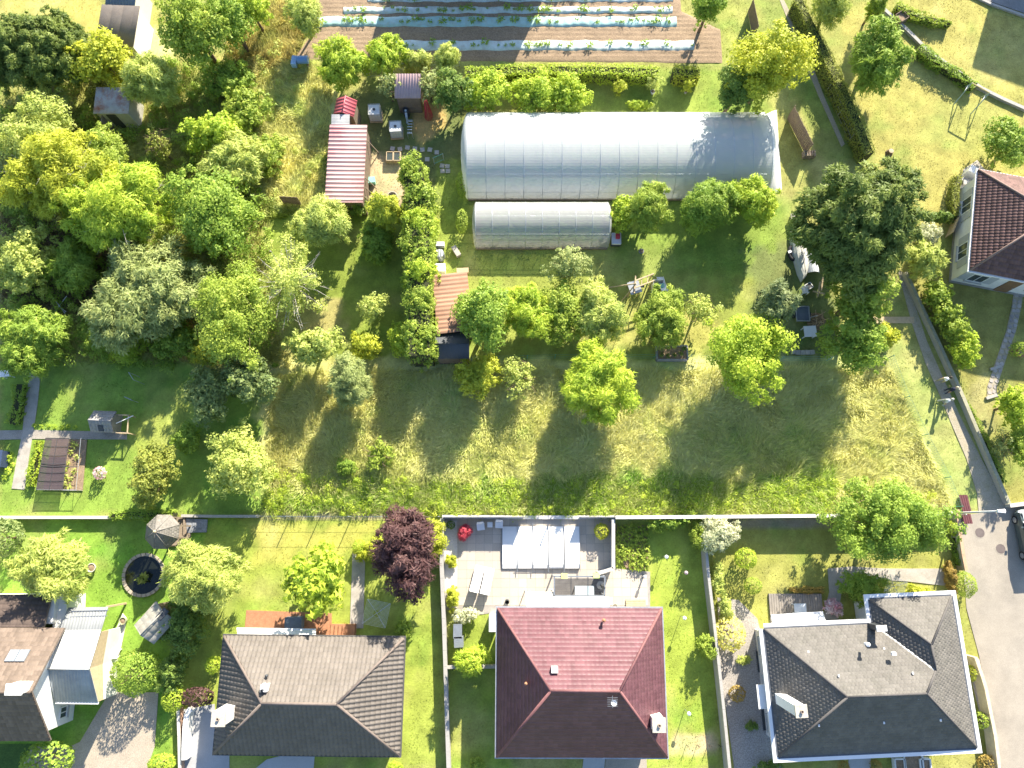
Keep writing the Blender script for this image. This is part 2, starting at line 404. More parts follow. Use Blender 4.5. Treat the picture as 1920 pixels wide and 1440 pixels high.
def scatter(poly, n):
    p = np.array(poly); lo, hi = p.min(0), p.max(0); q = lo + (hi - lo) * RNG.random((n, 2))
    return q[sdist(q[:, 0], q[:, 1], poly) > 0]
def off_hard(q):
    k = np.ones(len(q), bool)
    for h in HARD: k &= sdist(q[:, 0], q[:, 1], h) < -.05
    return q[k]
def build_grass():
    gm = colmat('grass_blades', trans=.45, fine=0, rough=.8)
    swirl = lambda x, y: fbm(x, y, .45, 3) * 12.0 + .8
    # tall hay meadow
    mead = PL([(505,705),(850,690),(1320,695),(1540,690),(1672,690),(1785,940),(1540,964),(840,964),(500,962)])
    q = scatter(mead, 210000); c = ground_color(q[:, 0], q[:, 1]); t = RNG.random((len(q), 1))
    dens = fbm(q[:, 0] + 9, q[:, 1], .7); keep = RNG.random(len(q)) < .35 + 1.1 * dens; q, c, t = q[keep], c[keep], t[keep]
    c = np.minimum(c * (1.1 + .8 * t), .85); straw = RNG.random(len(q)) < .42; c[straw] = c[straw] * .4 + np.array((.76, .73, .36)) * .6
    blades('meadow_grass', q, c, .35, .85, .05, 1.05, gm, 'tall half-dry hay grass of the long meadow', swirl)
    # wild ground in the north west
    w = np.vstack([scatter(PL([(470,100),(625,120),(610,390),(480,420),(400,330),(420,120)]), 26000),
                   scatter(PL([(0,180),(330,120),(480,200),(500,600),(560,690),(0,680)]), 45000),
                   scatter(PL([(430,0),(590,0),(560,120),(420,130)]), 9000)])
    w = off_hard(w); c = ground_color(w[:, 0], w[:, 1]) * (.85 + .8 * RNG.random((len(w), 1)))
    blades('wild_grass', w, c, .25, .75, .055, .9, gm, 'knee-high wild grass between the trees', swirl)
    # mown turf
    a = np.stack([-46 + 92 * RNG.random(240000), -17 + 64 * RNG.random(240000)], -1)
    inside = sdist(a[:, 0], a[:, 1], mead) < -.1; a = off_hard(a[inside])
    c = ground_color(a[:, 0], a[:, 1]) * (.75 + .8 * RNG.random((len(a), 1)))
    blades('lawn_grass', a, c, .05, .12, .05, .9, gm, 'short mown grass of the lawns')
# ---------------------------------------------------------------- roof coverings with real relief
ROLL = [(0, 0), (.25, .55), (.5, 1), (.75, .55)]
FLAT = [(0, 0), (.06, 1), (.94, 1)]
PAN = [(0, 0), (.42, 0), (.52, 1), (.80, 1), (.90, 0)]
CORR = [(0, 0), (.25, .5), (.5, 1), (.75, .5)]
def slope_tiles(name, poly, m, parent, tw, tl, rib, step, prof=ROLL, lift=.03, stagger=False, seed=1):
    """cover one roof plane; poly[0]->poly[1] is the eave, seen left to right from outside"""
    r = np.random.default_rng(seed)
    p = [np.array(q, float) for q in poly]
    U = p[1] - p[0]; wid = np.linalg.norm(U); U /= wid
    far = max(p[2:], key=lambda q: np.linalg.norm(np.cross(q - p[0], U)))
    N = np.cross(U, far - p[0]); N /= np.linalg.norm(N); V = np.cross(N, U)
    q2 = [((q - p[0]) @ U, (q - p[0]) @ V) for q in p]; n = len(q2)
    vmax = max(v for u, v in q2)
    lev = sorted(set([round(k * tl, 4) for k in range(int(vmax / tl) + 1)] + [round(v, 4) for u, v in q2 if v > .02] + [round(vmax, 4)]))
    lev = [a for k, a in enumerate(lev) if k == 0 or a - lev[k-1] > .03]
    def span(v):
        us = []
        for k in range(n):
            (ua, va), (ub, vb) = q2[k], q2[(k+1) % n]
            if (va - v) * (vb - v) <= 0 and abs(va - vb) > 1e-9: us.append(ua + (ub - ua) * (v - va) / (vb - va))
        return (min(us), max(us)) if us else (0, 0)
    VV, FF, TT = [], [], []; base = 0
    for k in range(len(lev) - 1):
        v0, v1 = lev[k], lev[k+1]; (l0, r0), (l1, r1) = span(v0 + 1e-3), span(v1 - 1e-3)
        lo, hi = min(l0, l1), max(r0, r1)
        if hi - lo < .02: continue
        sh = (tw / 2 if stagger and k % 2 else 0)
        c0, c1 = int(math.floor((lo - sh) / tw)), int(math.ceil((hi - sh) / tw))
        us, hs, ids = [], [], []
        for c in range(c0, c1 + 1):
            for a, h in prof: us.append(sh + (c + a) * tw); hs.append(h); ids.append(c)
        us, hs = np.array(us), np.array(hs)
        ua, ub = np.clip(us, l0, r0), np.clip(us, l1, r1)
        ja, jb = r.normal(0, .003, len(us)), r.normal(0, .003, len(us))
        rows = [(ua, np.full(len(us), v0), np.zeros(len(us)) - .02), (ua, np.full(len(us), v0), lift + step + rib * hs + ja),
                (ub, np.full(len(us), v1 + .02), lift + rib * hs + jb)]
        for u, v, h in rows: VV.append(p[0] + U * u[:, None] + V * v[:, None] + N * h[:, None])
        m_ = len(us); tn = {c: t for c, t in zip(range(c0, c1 + 1), r.random(c1 - c0 + 1))}
        j = np.arange(m_ - 1); ok = (ua[1:] - ua[:-1] > 1e-5) | (ub[1:] - ub[:-1] > 1e-5); j = j[ok]
        for a in (0, 1):
            FF.append(np.stack([base + a*m_ + j, base + a*m_ + j + 1, base + (a+1)*m_ + j + 1, base + (a+1)*m_ + j], -1))
            TT.append(np.array([tn[ids[x]] for x in j]))
        base += 3 * m_
    o = raw_mesh(name, np.vstack(VV), np.vstack(FF), m, parent, attrs={'tint': ('FACE', 'FLOAT', np.concatenate(TT))}, off=OFF.get(parent.name, (0, 0, 0)))
    o['kind'] = 'stuff'; return o

class Frame:
    """plan frame of a building: origin at its middle, u to the right, v away"""
    def __init__(s, tl, tr, br, bl, z):
        a, b, c, d = [P(*q, z) for q in (tl, tr, br, bl)]; s.o = (a + b + c + d) / 4; s.o.z = 0
        e = ((b - a) + (c - d)); e.z = 0; e.normalize(); s.ex = e; s.ey = Vector((-e.y, e.x, 0))
        s.W = ((b - a).dot(e) + (c - d).dot(e)) / 2; s.D = ((a - d).dot(s.ey) + (b - c).dot(s.ey)) / 2
        s.rz = math.atan2(e.y, e.x)
    def __call__(s, u, v, z=0.0):
        q = s.o + s.ex * u + s.ey * v; return (q.x, q.y, z)
    def inv(s, p):
        d = Vector((p[0], p[1], 0)) - s.o; return d.dot(s.ex), d.dot(s.ey)
def fbox(mb, fr, u, v, z, su, sv, sz, tint=.5): mb.box(fr(u, v, z), (su, sv, sz), fr.rz, tint)

GLASS = glassmat('window_glass', (.04, .06, .08), .12)
M_WFRAME = mat('window_frame_white', (.75, .75, .73), .5, .05, fine=.03)
M_SHUT = mat('shutter_grey', (.42, .43, .44), .6, .08)
M_DOOR = mat('door_wood', (.22, .13, .07), .6, .15)
def window(root, fr, u, v, z, w, h, face, shutters=False):
    """face: 'n','s','e','w' wall that carries it; (u, v) on the wall plane"""
    out = {'n': (0, 1), 's': (0, -1), 'e': (1, 0), 'w': (-1, 0)}[face]; hor = face in 'ns'
    def bx(mb, du, dz, su, sz, dep, ofs):
        uu = u + (du if hor else 0) + out[0] * ofs; vv = v + (0 if hor else du) + out[1] * ofs
        fbox(mb, fr, uu, vv, z + dz, su if hor else dep, dep if hor else su, sz)
    g = MB(); bx(g, 0, 0, w - .08, h - .08, .04, .01); wn = g.build('window', GLASS, root)
    f = MB()
    for s in (-1, 1): bx(f, s * (w/2), 0, .07, h + .07, .09, .02); bx(f, 0, s * h/2, w - .07, .07, .09, .02)
    bx(f, 0, 0, .05, h - .07, .07, .02); f.build('frame', M_WFRAME, wn)
    si = MB(); bx(si, 0, -h/2 - .07, w + .16, .06, .2, .08); si.build('sill', mat('sill_stone', (.5, .48, .44)), wn)
    if shutters:
        for s in (-1, 1):
            sm = MB(); bx(sm, s * (w/2 + w/4 + .05), 0, w/2, h, .05, .03); sm.build('shutter', M_SHUT, wn)
    return wn
def door(root, fr, u, v, w, h, face, z0=0.15):
    out = {'n': (0, 1), 's': (0, -1), 'e': (1, 0), 'w': (-1, 0)}[face]; hor = face in 'ns'
    m = MB(); fbox(m, fr, u + out[0]*.03, v + out[1]*.03, z0 + h/2, w if hor else .07, .07 if hor else w, h); d = m.build('door', M_DOOR, root)
    k = MB(); fbox(k, fr, u + out[0]*.10 + (w*.35 if hor else 0), v + out[1]*.10 + (0 if hor else w*.35), z0 + 1.0, .12 if hor else .05, .05 if hor else .12, .05)
    k.build('handle', mat('handle_metal', (.5, .5, .5), .3, metal=.8), d)
    return d
def cap(pts, m, parent, r=.10, name='ridge_cap'):
    mb = MB(); mb.tube([Vector(q) for q in pts], r, 7); return mb.build(name, m, parent, smooth=True)
def planks_on_line(): pass

def chimney(root, fr, top_px, ztop, zbase, su, sv, m_side, m_cap, name='chimney', pots=1):
    p = P(*top_px, ztop); u, v = fr.inv(p); mb = MB()
    fbox(mb, fr, u, v, (ztop - .12 + zbase) / 2, su, sv, ztop - .12 - zbase); c = mb.build(name, m_side, root)
    k = MB(); fbox(k, fr, u, v, ztop - .06, su + .12, sv + .12, .12); k.build('chimney_cap', m_cap, c)
    for j in range(pots):
        t = MB(); q = fr(u + (j - (pots-1)/2) * .3, v, ztop); t.lathe(q, [(.10, 0), (.10, .14), (.07, .14), (.07, .02)], 10)
        t.build('flue', mat('flue_clay', (.36, .28, .22)), c)
    return c

def hip_house(name, label, corners, ze, rise, iL, iR, m_tile, m_cap, m_wall, tiles, m_fascia, m_gutter, over=.5, zbase=0.0):
    fr = Frame(*corners, ze); root = thing(name, label, 'house', fr(0, 0, 0)); w, d = fr.W / 2, fr.D / 2
    mb = MB(); fbox(mb, fr, 0, 0, (ze - .25) / 2, fr.W - 2*over, fr.D - 2*over, ze - .25); mb.build('wall', m_wall, root)
    pl = MB(); fbox(pl, fr, 0, 0, .15, fr.W - 2*over + .06, fr.D - 2*over + .06, .3); pl.build('plinth', mat('plinth_render', (.30, .29, .28)), root)
    A, B, C, D_ = (-w, -d), (w, -d), (w, d), (-w, d); R0, R1 = (-w + iL, 0), (w - iR, 0); zr = ze + rise
    deck = MB(); e = [fr(*q, ze) for q in (A, B, C, D_)]; lo = [fr(*q, ze - .2) for q in (A, B, C, D_)]; r0, r1 = fr(*R0, zr), fr(*R1, zr)
    for fc in ((e[0], e[1], r1, r0), (e[2], e[3], r0, r1), (e[1], e[2], r1), (e[3], e[0], r0), (lo[3], lo[2], lo[1], lo[0])): deck.face(fc)
    for k in range(4): deck.face((lo[k], lo[(k+1) % 4], e[(k+1) % 4], e[k]))
    roof = deck.build('roof', m_fascia, root)
    sl = {'s': (e[0], e[1], r1, r0), 'n': (e[2], e[3], r0, r1), 'e': (e[1], e[2], r1), 'w': (e[3], e[0], r0)}
    for k, (sd, poly) in enumerate(sl.items()): slope_tiles('roof_tiles', poly, m_tile, roof, seed=k + len(label), **tiles)
    up = .06 + tiles['rib'] * .6
    z = lambda q: (q[0], q[1], q[2] + up)
    cap([z(r0), z(r1)], m_cap, roof)
    for a, b in ((e[0], r0), (e[3], r0), (e[1], r1), (e[2], r1)): cap([z(a), z(b)], m_cap, roof, .09, 'hip_cap')
    g = .13
    for u, v, su, sv in ((0, -d - g/2, fr.W + 2*g, g), (0, d + g/2, fr.W + 2*g, g), (-w - g/2, 0, g, fr.D), (w + g/2, 0, g, fr.D)):
        gm = MB(); fbox(gm, fr, u, v, ze - .07, su, sv, .12); gm.build('gutter', m_gutter, roof)
    for sd, cnt in (('n', 4), ('s', 4), ('e', 2), ('w', 2)):
        L = fr.W if sd in 'ns' else fr.D
        for j in range(cnt):
            t = (j + .5) / cnt * (L - 2*over) - (L/2 - over)
            u, v = {'n': (t, d - over), 's': (t, -d + over), 'e': (w - over, t), 'w': (-w + over, t)}[sd]
            if sd in 'ns' and j == 1: door(root, fr, u, v, 1.0, 2.1, sd)
            else: window(root, fr, u, v, 1.55, 1.2, 1.2, sd, True)
    hp = [fr(-w, -d), fr(w, -d), fr(w, d), fr(-w, d)]; HARD.append([(q[0], q[1]) for q in hp])
    return root, roof, fr, zr
# ---------------------------------------------------------------- houses
M_WALLW = mat('render_white', (.74, .73, .70), .85, .05, fine=.04, stain=(.55, .53, .48), stain_amt=.3)
M_WALLC = mat('render_cream', (.66, .60, .50), .85, .05, fine=.04)
M_CONC = mat('concrete_grey', (.42, .40, .37), .9, .12, 1.2, .12, 20, stain=(.24, .23, .20), stain_amt=.55)
M_CHIM = mat('chimney_render', (.72, .70, .66), .85, .06)
M_CHCAP = mat('chimney_cap_stone', (.50, .46, .38), .9, .25, 6, .2, 30)
M_PVC = mat('white_plastic', (.80, .80, .80), .35, .03, fine=.02)
M_ZINC = mat('zinc_metal', (.38, .40, .42), .4, .1, metal=.6)
M_DARKMET = mat('dark_metal', (.06, .065, .07), .45, .1)
M_BRICKT = mat('terracotta', (.42, .20, .11), .8, .2, 4, .2, 30)
M_WOOD = mat('weathered_wood', (.28, .22, .16), .85, .2, 5, .2, 40)
M_WOODL = mat('pale_timber', (.52, .40, .25), .8, .15, 5, .15, 40)

def roof_vent(root, px, z, m=M_PVC, r=.09, h=.35):
    p = P(*px, z); mb = MB(); mb.lathe((p.x, p.y, z - .3), [(r, 0), (r, h), (r*1.6, h), (r*1.6, h + .1), (0, h + .16)], 10); return mb.build('roof_vent', m, root)

# --- the house with the grey-brown ribbed roof
TB = mat('tiles_taupe', (.160, .140, .124), .75, .12, .8, .12, 18, tint=.08, stain=(.12, .105, .09), stain_amt=.5, stain_scale=.7)
rb, roofb, frb, zr = hip_house('detached_house', 'house with taupe ribbed tile hip roof and white chimney, south of the brick terrace',
    ((418, 1192), (756, 1197), (750, 1416), (405, 1413)), 3.2, 2.45, 3.65, 3.65, TB, mat('ridge_taupe', (.18, .145, .125), .8, tint=0), M_WALLC,
    dict(tw=.29, tl=.36, rib=.095, step=.012, prof=ROLL), mat('fascia_brown', (.16, .13, .11)), mat('gutter_dark', (.10, .095, .09), .5))
chimney(roofb, frb, (409, 1348), 6.0, 3.4, .75, .80, M_CHIM, M_CHCAP)
p = P(494, 1291, 5.6); mb = MB(); mb.box((p.x, p.y, 5.2), (.42, .42, .8)); c = mb.build('vent_stack', M_PVC, roofb)
mb = MB(); mb.lathe((p.x - .05, p.y - .1, 5.6), [(.09, 0), (.09, .2), (.06, .2)], 10); mb.build('flue', M_DARKMET, c)
roof_vent(roofb, (500, 1267), 4.9, M_DARKMET, .06, .3)

# --- the house with the red roof
TR_ = mat('tiles_wine_red', (.135, .060, .072), .50, .12, .7, .12, 16, tint=.13, spec=.3, stain=(.18, .092, .10), stain_amt=.6, stain_scale=.6)
rr, roofr, frr, zr = hip_house('detached_house', 'house with wine-red tile hip roof beside the pool terrace',
    ((934, 1141), (1241, 1141), (1249, 1420), (931, 1418)), 3.3, 2.95, 3.35, 3.35, TR_, mat('ridge_red', (.21, .095, .095), .7), M_WALLW,
    dict(tw=.30, tl=.30, rib=.008, step=.032, prof=ROLL), mat('fascia_white', (.7, .68, .66)), mat('gutter_silver', (.5, .5, .52), .4, metal=.5))
chimney(roofr, frr, (1236, 1360), 5.4, 3.4, .72, .75, M_CHIM, M_CHCAP)
p = P(1040, 1256, 5.8); mb = MB(); fbox(mb, frr, *frr.inv(p), 5.55, .42, .36, .7); c = mb.build('vent_stack', M_CHIM, roofr)
roof_vent(roofr, (1132, 1163), 4.3, M_BRICKT, .08, .3); roof_vent(roofr, (986, 1282), 5.3, M_BRICKT, .06, .25)
# antenna on the ridge
p = P(1145, 1310, 5.6); an = MB(); an.tube([(p.x, p.y, 5.2), (p.x, p.y, 6.6)], .022, 6); ant = an.build('antenna_mast', M_ZINC, roofr)
an = MB()
for k in range(5): an.bar((p.x - .32, p.y - .25 + k * .12, 6.45), (p.x + .32, p.y - .25 + k * .12, 6.45), .02)
an.bar((p.x, p.y - .35, 6.45), (p.x, p.y + .35, 6.45), .025); an.build('antenna_rods', M_ZINC, ant)
an = MB(); an.lathe((p.x + .12, p.y - .12, 6.1), [(0, 0), (.13, .03), (.19, .1)], 12); an.build('dish', M_PVC, ant)

# --- the house with the dark slate-grey L-shaped roof
TG = mat('tiles_slate_grey', (.140, .130, .119), .8, .12, .7, .18, 30, tint=.11, stain=(.09, .088, .075), stain_amt=.45)
RG = mat('ridge_slate', (.10, .093, .09), .8)
frg = Frame((1432, 1179), (1792, 1163), (1828, 1401), (1459, 1419), 3.3)
def grey_house():
    ze, D, Wd = 3.3, frg.D, frg.W; w, d = Wd/2, D/2; k = .60
    root = thing('detached_house', 'L-shaped house with slate-grey hip roof and wide white gutters beside the road', 'house', frg(0, 0, 0))
    nw = P(1630, 1127, ze); u0, v0 = frg.inv(nw); wu = u0            # wing's west eave
    ne = P(1785, 1117, ze); v1 = frg.inv(ne)[1]; Ww = w - wu
    zm, zw = ze + k * d, ze + k * Ww / 2
    R0, R1 = (-w + d, 0), (w - d, 0); Ws, Wn = (w - Ww/2, d - Ww/2), (w - Ww/2, v1 - Ww/2)
    q = lambda uv, z: frg(uv[0], uv[1], z)
    SW, SE, NE, NWw, IN, NW = (-w, -d), (w, -d), (w, v1), (wu, v1), (wu, d), (-w, d)
    sl = [[q(SW, ze), q(SE, ze), q(R1, zm), q(R0, zm)],
          [q(SE, ze), q(NE, ze), q(Wn, zw), q(Ws, zw), q(R1, zm)],
          [q(NE, ze), q(NWw, ze), q(Wn, zw)],
          [q(NWw, ze), q(IN, ze), q(Ws, zw), q(Wn, zw)],
          [q(IN, ze), q(NW, ze), q(R0, zm), q(R1, zm), q(Ws, zw)],
          [q(NW, ze), q(SW, ze), q(R0, zm)]]
    wl = MB(); o = .45
    out = [(-w+o, -d+o), (w-o, -d+o), (w-o, v1-o), (wu+o, v1-o), (wu+o, d-o), (-w+o, d-o)]
    wl.prism([frg(*a)[:2] for a in out], 0, ze - .2); wl.build('wall', M_WALLW, root)
    dk = MB()
    for s_ in sl: dk.face(s_)
    ol = [SW, SE, NE, NWw, IN, NW]
    dk.face([q(a, ze - .2) for a in ol[::-1]])
    for a in range(6): dk.face((q(ol[a], ze - .2), q(ol[(a+1) % 6], ze - .2), q(ol[(a+1) % 6], ze), q(ol[a], ze)))
    roof = dk.build('roof', mat('fascia_pale', (.72, .72, .72)), root)
    for j, s_ in enumerate(sl): slope_tiles('roof_tiles', s_, TG, roof, tw=.24, tl=.22, rib=.010, step=.018, prof=FLAT, stagger=True, seed=j + 60)
    up = lambda a, z: (*frg(*a)[:2], z + .06)
    for a, za, b, zb in ((R0, zm, R1, zm), (SW, ze, R0, zm), (NW, ze, R0, zm), (SE, ze, R1, zm), (NE, ze, Wn, zw), (NWw, ze, Wn, zw), (Wn, zw, Ws, zw), (Ws, zw, R1, zm)):
        cap([up(a, za), up(b, zb)], RG, roof, .075, 'hip_cap')
    vm = MB(); a, b = Vector(up(IN, ze)), Vector(up(Ws, zw)); vm.bar(a.lerp(b, .04), b, .13, .03); vm.build('valley_flashing', mat('flashing_pale', (.62, .6, .55)), roof)
    g = .34
    for j in range(6):
        a, b = Vector(q(ol[j], ze)), Vector(q(ol[(j+1) % 6], ze)); dr = (b - a).normalized(); nn = Vector((dr.y, -dr.x, 0))
        ex = g if j not in (3, 4) else 0
        m1 = MB(); m1.bar(a + nn*(g/2+.002) - dr*(0 if j != 4 else 0), b + nn*(g/2+.002) + dr*(ex if j != 3 else -g), g, .10); m1.build('gutter_rim', M_PVC, roof)
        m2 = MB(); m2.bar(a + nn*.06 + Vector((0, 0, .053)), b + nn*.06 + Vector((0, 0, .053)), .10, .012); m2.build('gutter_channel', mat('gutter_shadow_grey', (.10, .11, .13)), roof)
    # chimney, pipe, vents
    chimney(roof, frg, (1503, 1334), 7.0, 3.5, .62, .62, mat('chimney_white', (.80, .80, .80), .7, .04), M_CHCAP)
    p = P(1652, 1178, 4.7); mb = MB(); fbox(mb, frg, *frg.inv(p), 4.0, .40, .34, 1.4); c = mb.build('chimney', M_DARKMET, roof)
    mb = MB(); fbox(mb, frg, *frg.inv(p), 4.76, .66, .36, .12); mb.build('chimney_cap', M_PVC, c)
    roof_vent(roof, (1626, 1208), 4.95); p = P(1677, 1226, 5.1); mb = MB(); fbox(mb, frg, *frg.inv(p), 5.0, .26, .2, .2); mb.build('roof_vent', M_PVC, roof)
    for px in ((1515, 1222), (1572, 1267), (1711, 1262), (1657, 1216), (1585, 1314), (1721, 1309), (1657, 1355), (1535, 1360), (1763, 1350)):
        p = P(*px, 4.6); u, v = frg.inv(p); zz = ze + k * max(0.05, min(d - abs(v), u + w, w - u)) + .06
        p = P(*px, zz); m1 = MB(); m1.box((p.x, p.y, zz + .03), (.10, .14, .08)); m1.build('roof_hook', M_PVC, roof)
    for sd, ts in (('s', (-4, -1.3, 1.3, 4)), ('e', (-2, 1)), ('w', (-2.5, 0, 2.5))):
        for t in ts:
            u, v = {'s': (t, -d + o), 'e': (w - o, t), 'w': (-w + o, t)}[sd]
            if sd == 's' and t == -1.3: door(root, frg, u, v, 1.0, 2.1, 's')
            else: window(root, frg, u, v, 1.5, 1.1, 1.2, sd, True)
    # west awnings
    for px, z, m in (((1433, 1306), 2.9, M_PVC),):
        p = P(*px, z); m1 = MB(); fbox(m1, frg, *frg.inv(p), z, .9, 1.5, .06); m1.build('door_canopy', m, root)
    for px in ((1427, 1240), (1437, 1348)):
        p = P(*px); m1 = MB(); fbox(m1, frg, frg.inv(p)[0], frg.inv(p)[1], .06, .6, 1.4, .12); wl_ = m1.build('light_well', M_DARKMET, root)
    HARD.append([frg(*a)[:2] for a in ol])
    return root
grey_house()

# --- the house on the right edge
TM = mat('tiles_mauve_brown', (.135, .078, .070), .7, .08, .8, .1, 20, tint=.22)
rm, roofm, frm, _ = hip_house('detached_house', 'white house with mauve-brown tile roof beside the upper right lawn',
    ((1839, 322), (2099, 366), (2090, 562), (1812, 503)), 3.0, 2.5, 4.2, 4.2, TM, mat('ridge_mauve', (.26, .18, .15), .8), M_WALLW,
    dict(tw=.25, tl=.34, rib=.045, step=.035, prof=ROLL), mat('fascia_white', (.7, .68, .66)), M_PVC, over=.25)
# air conditioner and steps on its west side
p = P(1803, 466, .6); t = thing('air_conditioner', 'white air conditioning unit on the west wall of the mauve-roofed house', 'air conditioner', (p.x, p.y, .4))
mb = MB(); mb.box((p.x, p.y, .9), (.4, .85, .7), .15); cs = mb.build('casing', M_PVC, t)
mb = MB(); mb.lathe((p.x - .21, p.y, .9), [(0, 0), (.2, .01)], 12); mb.box((p.x, p.y, .48), (.3, .7, .08)); mb.build('bracket', M_ZINC, t)
t = thing('garden_steps', 'grey concrete steps at the corner of the mauve-roofed house', 'steps', P(1808, 362))
for k in range(4):
    a = P(1808 - k * 2.5, 352 + k * 7); mb = MB(); mb.box((a.x, a.y, .1 * (4 - k)), (1.1, .36, .2 * (4 - k)), -.2); mb.build('step', M_CONC, t)

# --- house at the lower left with the gable roof and carport
TL_ = mat('tiles_brown_left', (.16, .122, .098), .75, .12, .8, .14, 18, tint=.2)
def left_house():
    ze, rise = 3.2, 2.6
    frl = Frame((-180, 1178), (119, 1178), (97, 1388), (-220, 1388), ze); w, d = frl.W/2, frl.D/2
    root = thing('detached_house', 'white gabled house with brown tile roof and two skylights at the lower left', 'house', frl(0, 0, 0))
    mb = MB(); fbox(mb, frl, -.2, 0, (ze-.2)/2, frl.W - .7, frl.D - .9, ze - .2); mb.build('wall', M_WALLW, root)
    g = MB(); ue = w - .55
    tri = [(-(d-.45)), (d-.45)]
    for uu in (ue - .02,):
        a, b, c = frl(uu, tri[0], ze - .2), frl(uu, tri[1], ze - .2), frl(uu, 0, ze + rise - .35)
        a2, b2, c2 = frl(uu - .3, tri[0], ze - .2), frl(uu - .3, tri[1], ze - .2), frl(uu - .3, 0, ze + rise - .35)
        g.face((a, b, c)); g.face((c2, b2, a2)); g.face((a, a2, b2, b)); g.face((b, b2, c2, c)); g.face((c, c2, a2, a))
    g.build('gable_wall', M_WALLW, root)
    zr = ze + rise; A, B, C, D_ = frl(-w, -d, ze), frl(w, -d, ze), frl(w, d, ze), frl(-w, d, ze); r0, r1 = frl(-w, 0, zr), frl(w, 0, zr)
    dk = MB(); th = .14; lw = lambda q: (q[0], q[1], q[2] - th)
    for fc in ((A, B, r1, r0), (C, D_, r0, r1), (lw(r0), lw(r1), lw(B), lw(A)), (lw(r1), lw(r0), lw(D_), lw(C)), (B, lw(B), lw(r1), r1), (r1, lw(r1), lw(C), C), (lw(A), lw(B), B, A), (lw(C), lw(D_), D_, C)): dk.face(fc)
    roof = dk.build('roof', mat('fascia_brown', (.16, .13, .11)), root)
    slope_tiles('roof_tiles', (A, B, r1, r0), TL_, roof, .24, .33, .02, .03, ROLL, seed=31)
    slope_tiles('roof_tiles', (C, D_, r0, r1), TL_, roof, .24, .33, .02, .03, ROLL, seed=32)
    cap([(r0[0], r0[1], zr + .08), (r1[0], r1[1], zr + .08)], TL_, roof, .1)
    for px in ((20, 1232), (39, 1232)):
        p = P(*px, ze + rise * .55); u, v = frl.inv(p); z = ze + rise * (1 - abs(v)/d); an_ = math.atan2(rise, d)
        vx = Vector(frl.ex); vy = Vector((frl.ey.x * -math.cos(an_), frl.ey.y * -math.cos(an_), math.sin(an_))); nn = vx.cross(vy); nn = nn if nn.z > 0 else -nn
        c = Vector(frl(u, v, z)) + nn * .10
        m1 = MB(); m1.bar(c - vy*.40, c + vy*.40, .62, .10, up=tuple(nn)); sk = m1.build('skylight', M_ZINC, roof)
        m1 = MB(); m1.bar(c - vy*.33 + nn*.04, c + vy*.33 + nn*.04, .50, .05, up=tuple(nn)); m1.build('pane', glassmat('skylight_glass', (.45, .55, .62), .0), sk)
    chimney(roof, frl, (25, 1293), 6.6, 5.0, .9, .55, M_CHIM, mat('cap_white', (.75, .74, .72)), pots=0)
    window(root, frl, ue, -2.2, 1.3, .7, .7, 'e')
    HARD.append([frl(*q)[:2] for q in ((-w, -d), (w, -d), (w, d), (-w, d))])
    # north annex
    fa = Frame((-180, 1115), (92, 1115), (89, 1175), (-180, 1175), 2.9)
    aw, ad = fa.W/2, fa.D/2
    mb = MB(); fbox(mb, fa, .15, 0, 1.3, fa.W + .1, fa.D - .3, 2.6); mb.build('annex_wall', M_WALLW, root)
    pl = [fa(aw, ad, 2.75), fa(-aw, ad, 2.75), fa(-aw, -ad, 3.15), fa(aw, -ad, 3.15)]
    mb = MB(); mb.face(pl); mb.face([(x, y, z - .15) for x, y, z in pl[::-1]])
    for j in range(4):
        a, b = pl[j], pl[(j+1) % 4]; mb.face((a, (a[0], a[1], a[2]-.15), (b[0], b[1], b[2]-.15), b))
    ar = mb.build('annex_roof', mat('fascia_brown', (.16, .13, .11)), root)
    slope_tiles('roof_tiles', pl, mat('tiles_dark_brown', (.09, .066, .055), .75, .1, 1, .1, 18, tint=.12), ar, .24, .33, .015, .02, ROLL, seed=33)
    pw = MB(); a, b = P(100, 1118, 2.2), P(97, 1180, 2.2); pw.bar((a.x + .5, a.y, 1.1), (b.x + .5, b.y, 1.1), .9, 2.2); pw.build('parapet_wall', M_WALLW, root)
    HARD.append([fa(*q)[:2] for q in ((-aw, -ad), (aw + 1.2, -ad), (aw + 1.2, ad), (-aw, ad))])
    return root, frl
lh, frl = left_house()

def sheet_roof(name, poly, m, parent, pitch=.2, rib=.03, prof=PAN, seed=3, thick=.04, m_under=None):
    """one metal or fibre sheet roof plane with its underside"""
    poly = [tuple(q) for q in poly]; mb = MB(); mb.face(poly); mb.face([(x, y, z - thick) for x, y, z in poly[::-1]])
    for j in range(len(poly)):
        a, b = poly[j], poly[(j+1) % len(poly)]; mb.face((a, (a[0], a[1], a[2]-thick), (b[0], b[1], b[2]-thick), b))
    ro = mb.build(name, m_under or m, parent)
    sh = slope_tiles('sheet_ribs', poly, m, ro, pitch, 60.0, rib, 0.0, prof, lift=.006, seed=seed); return ro

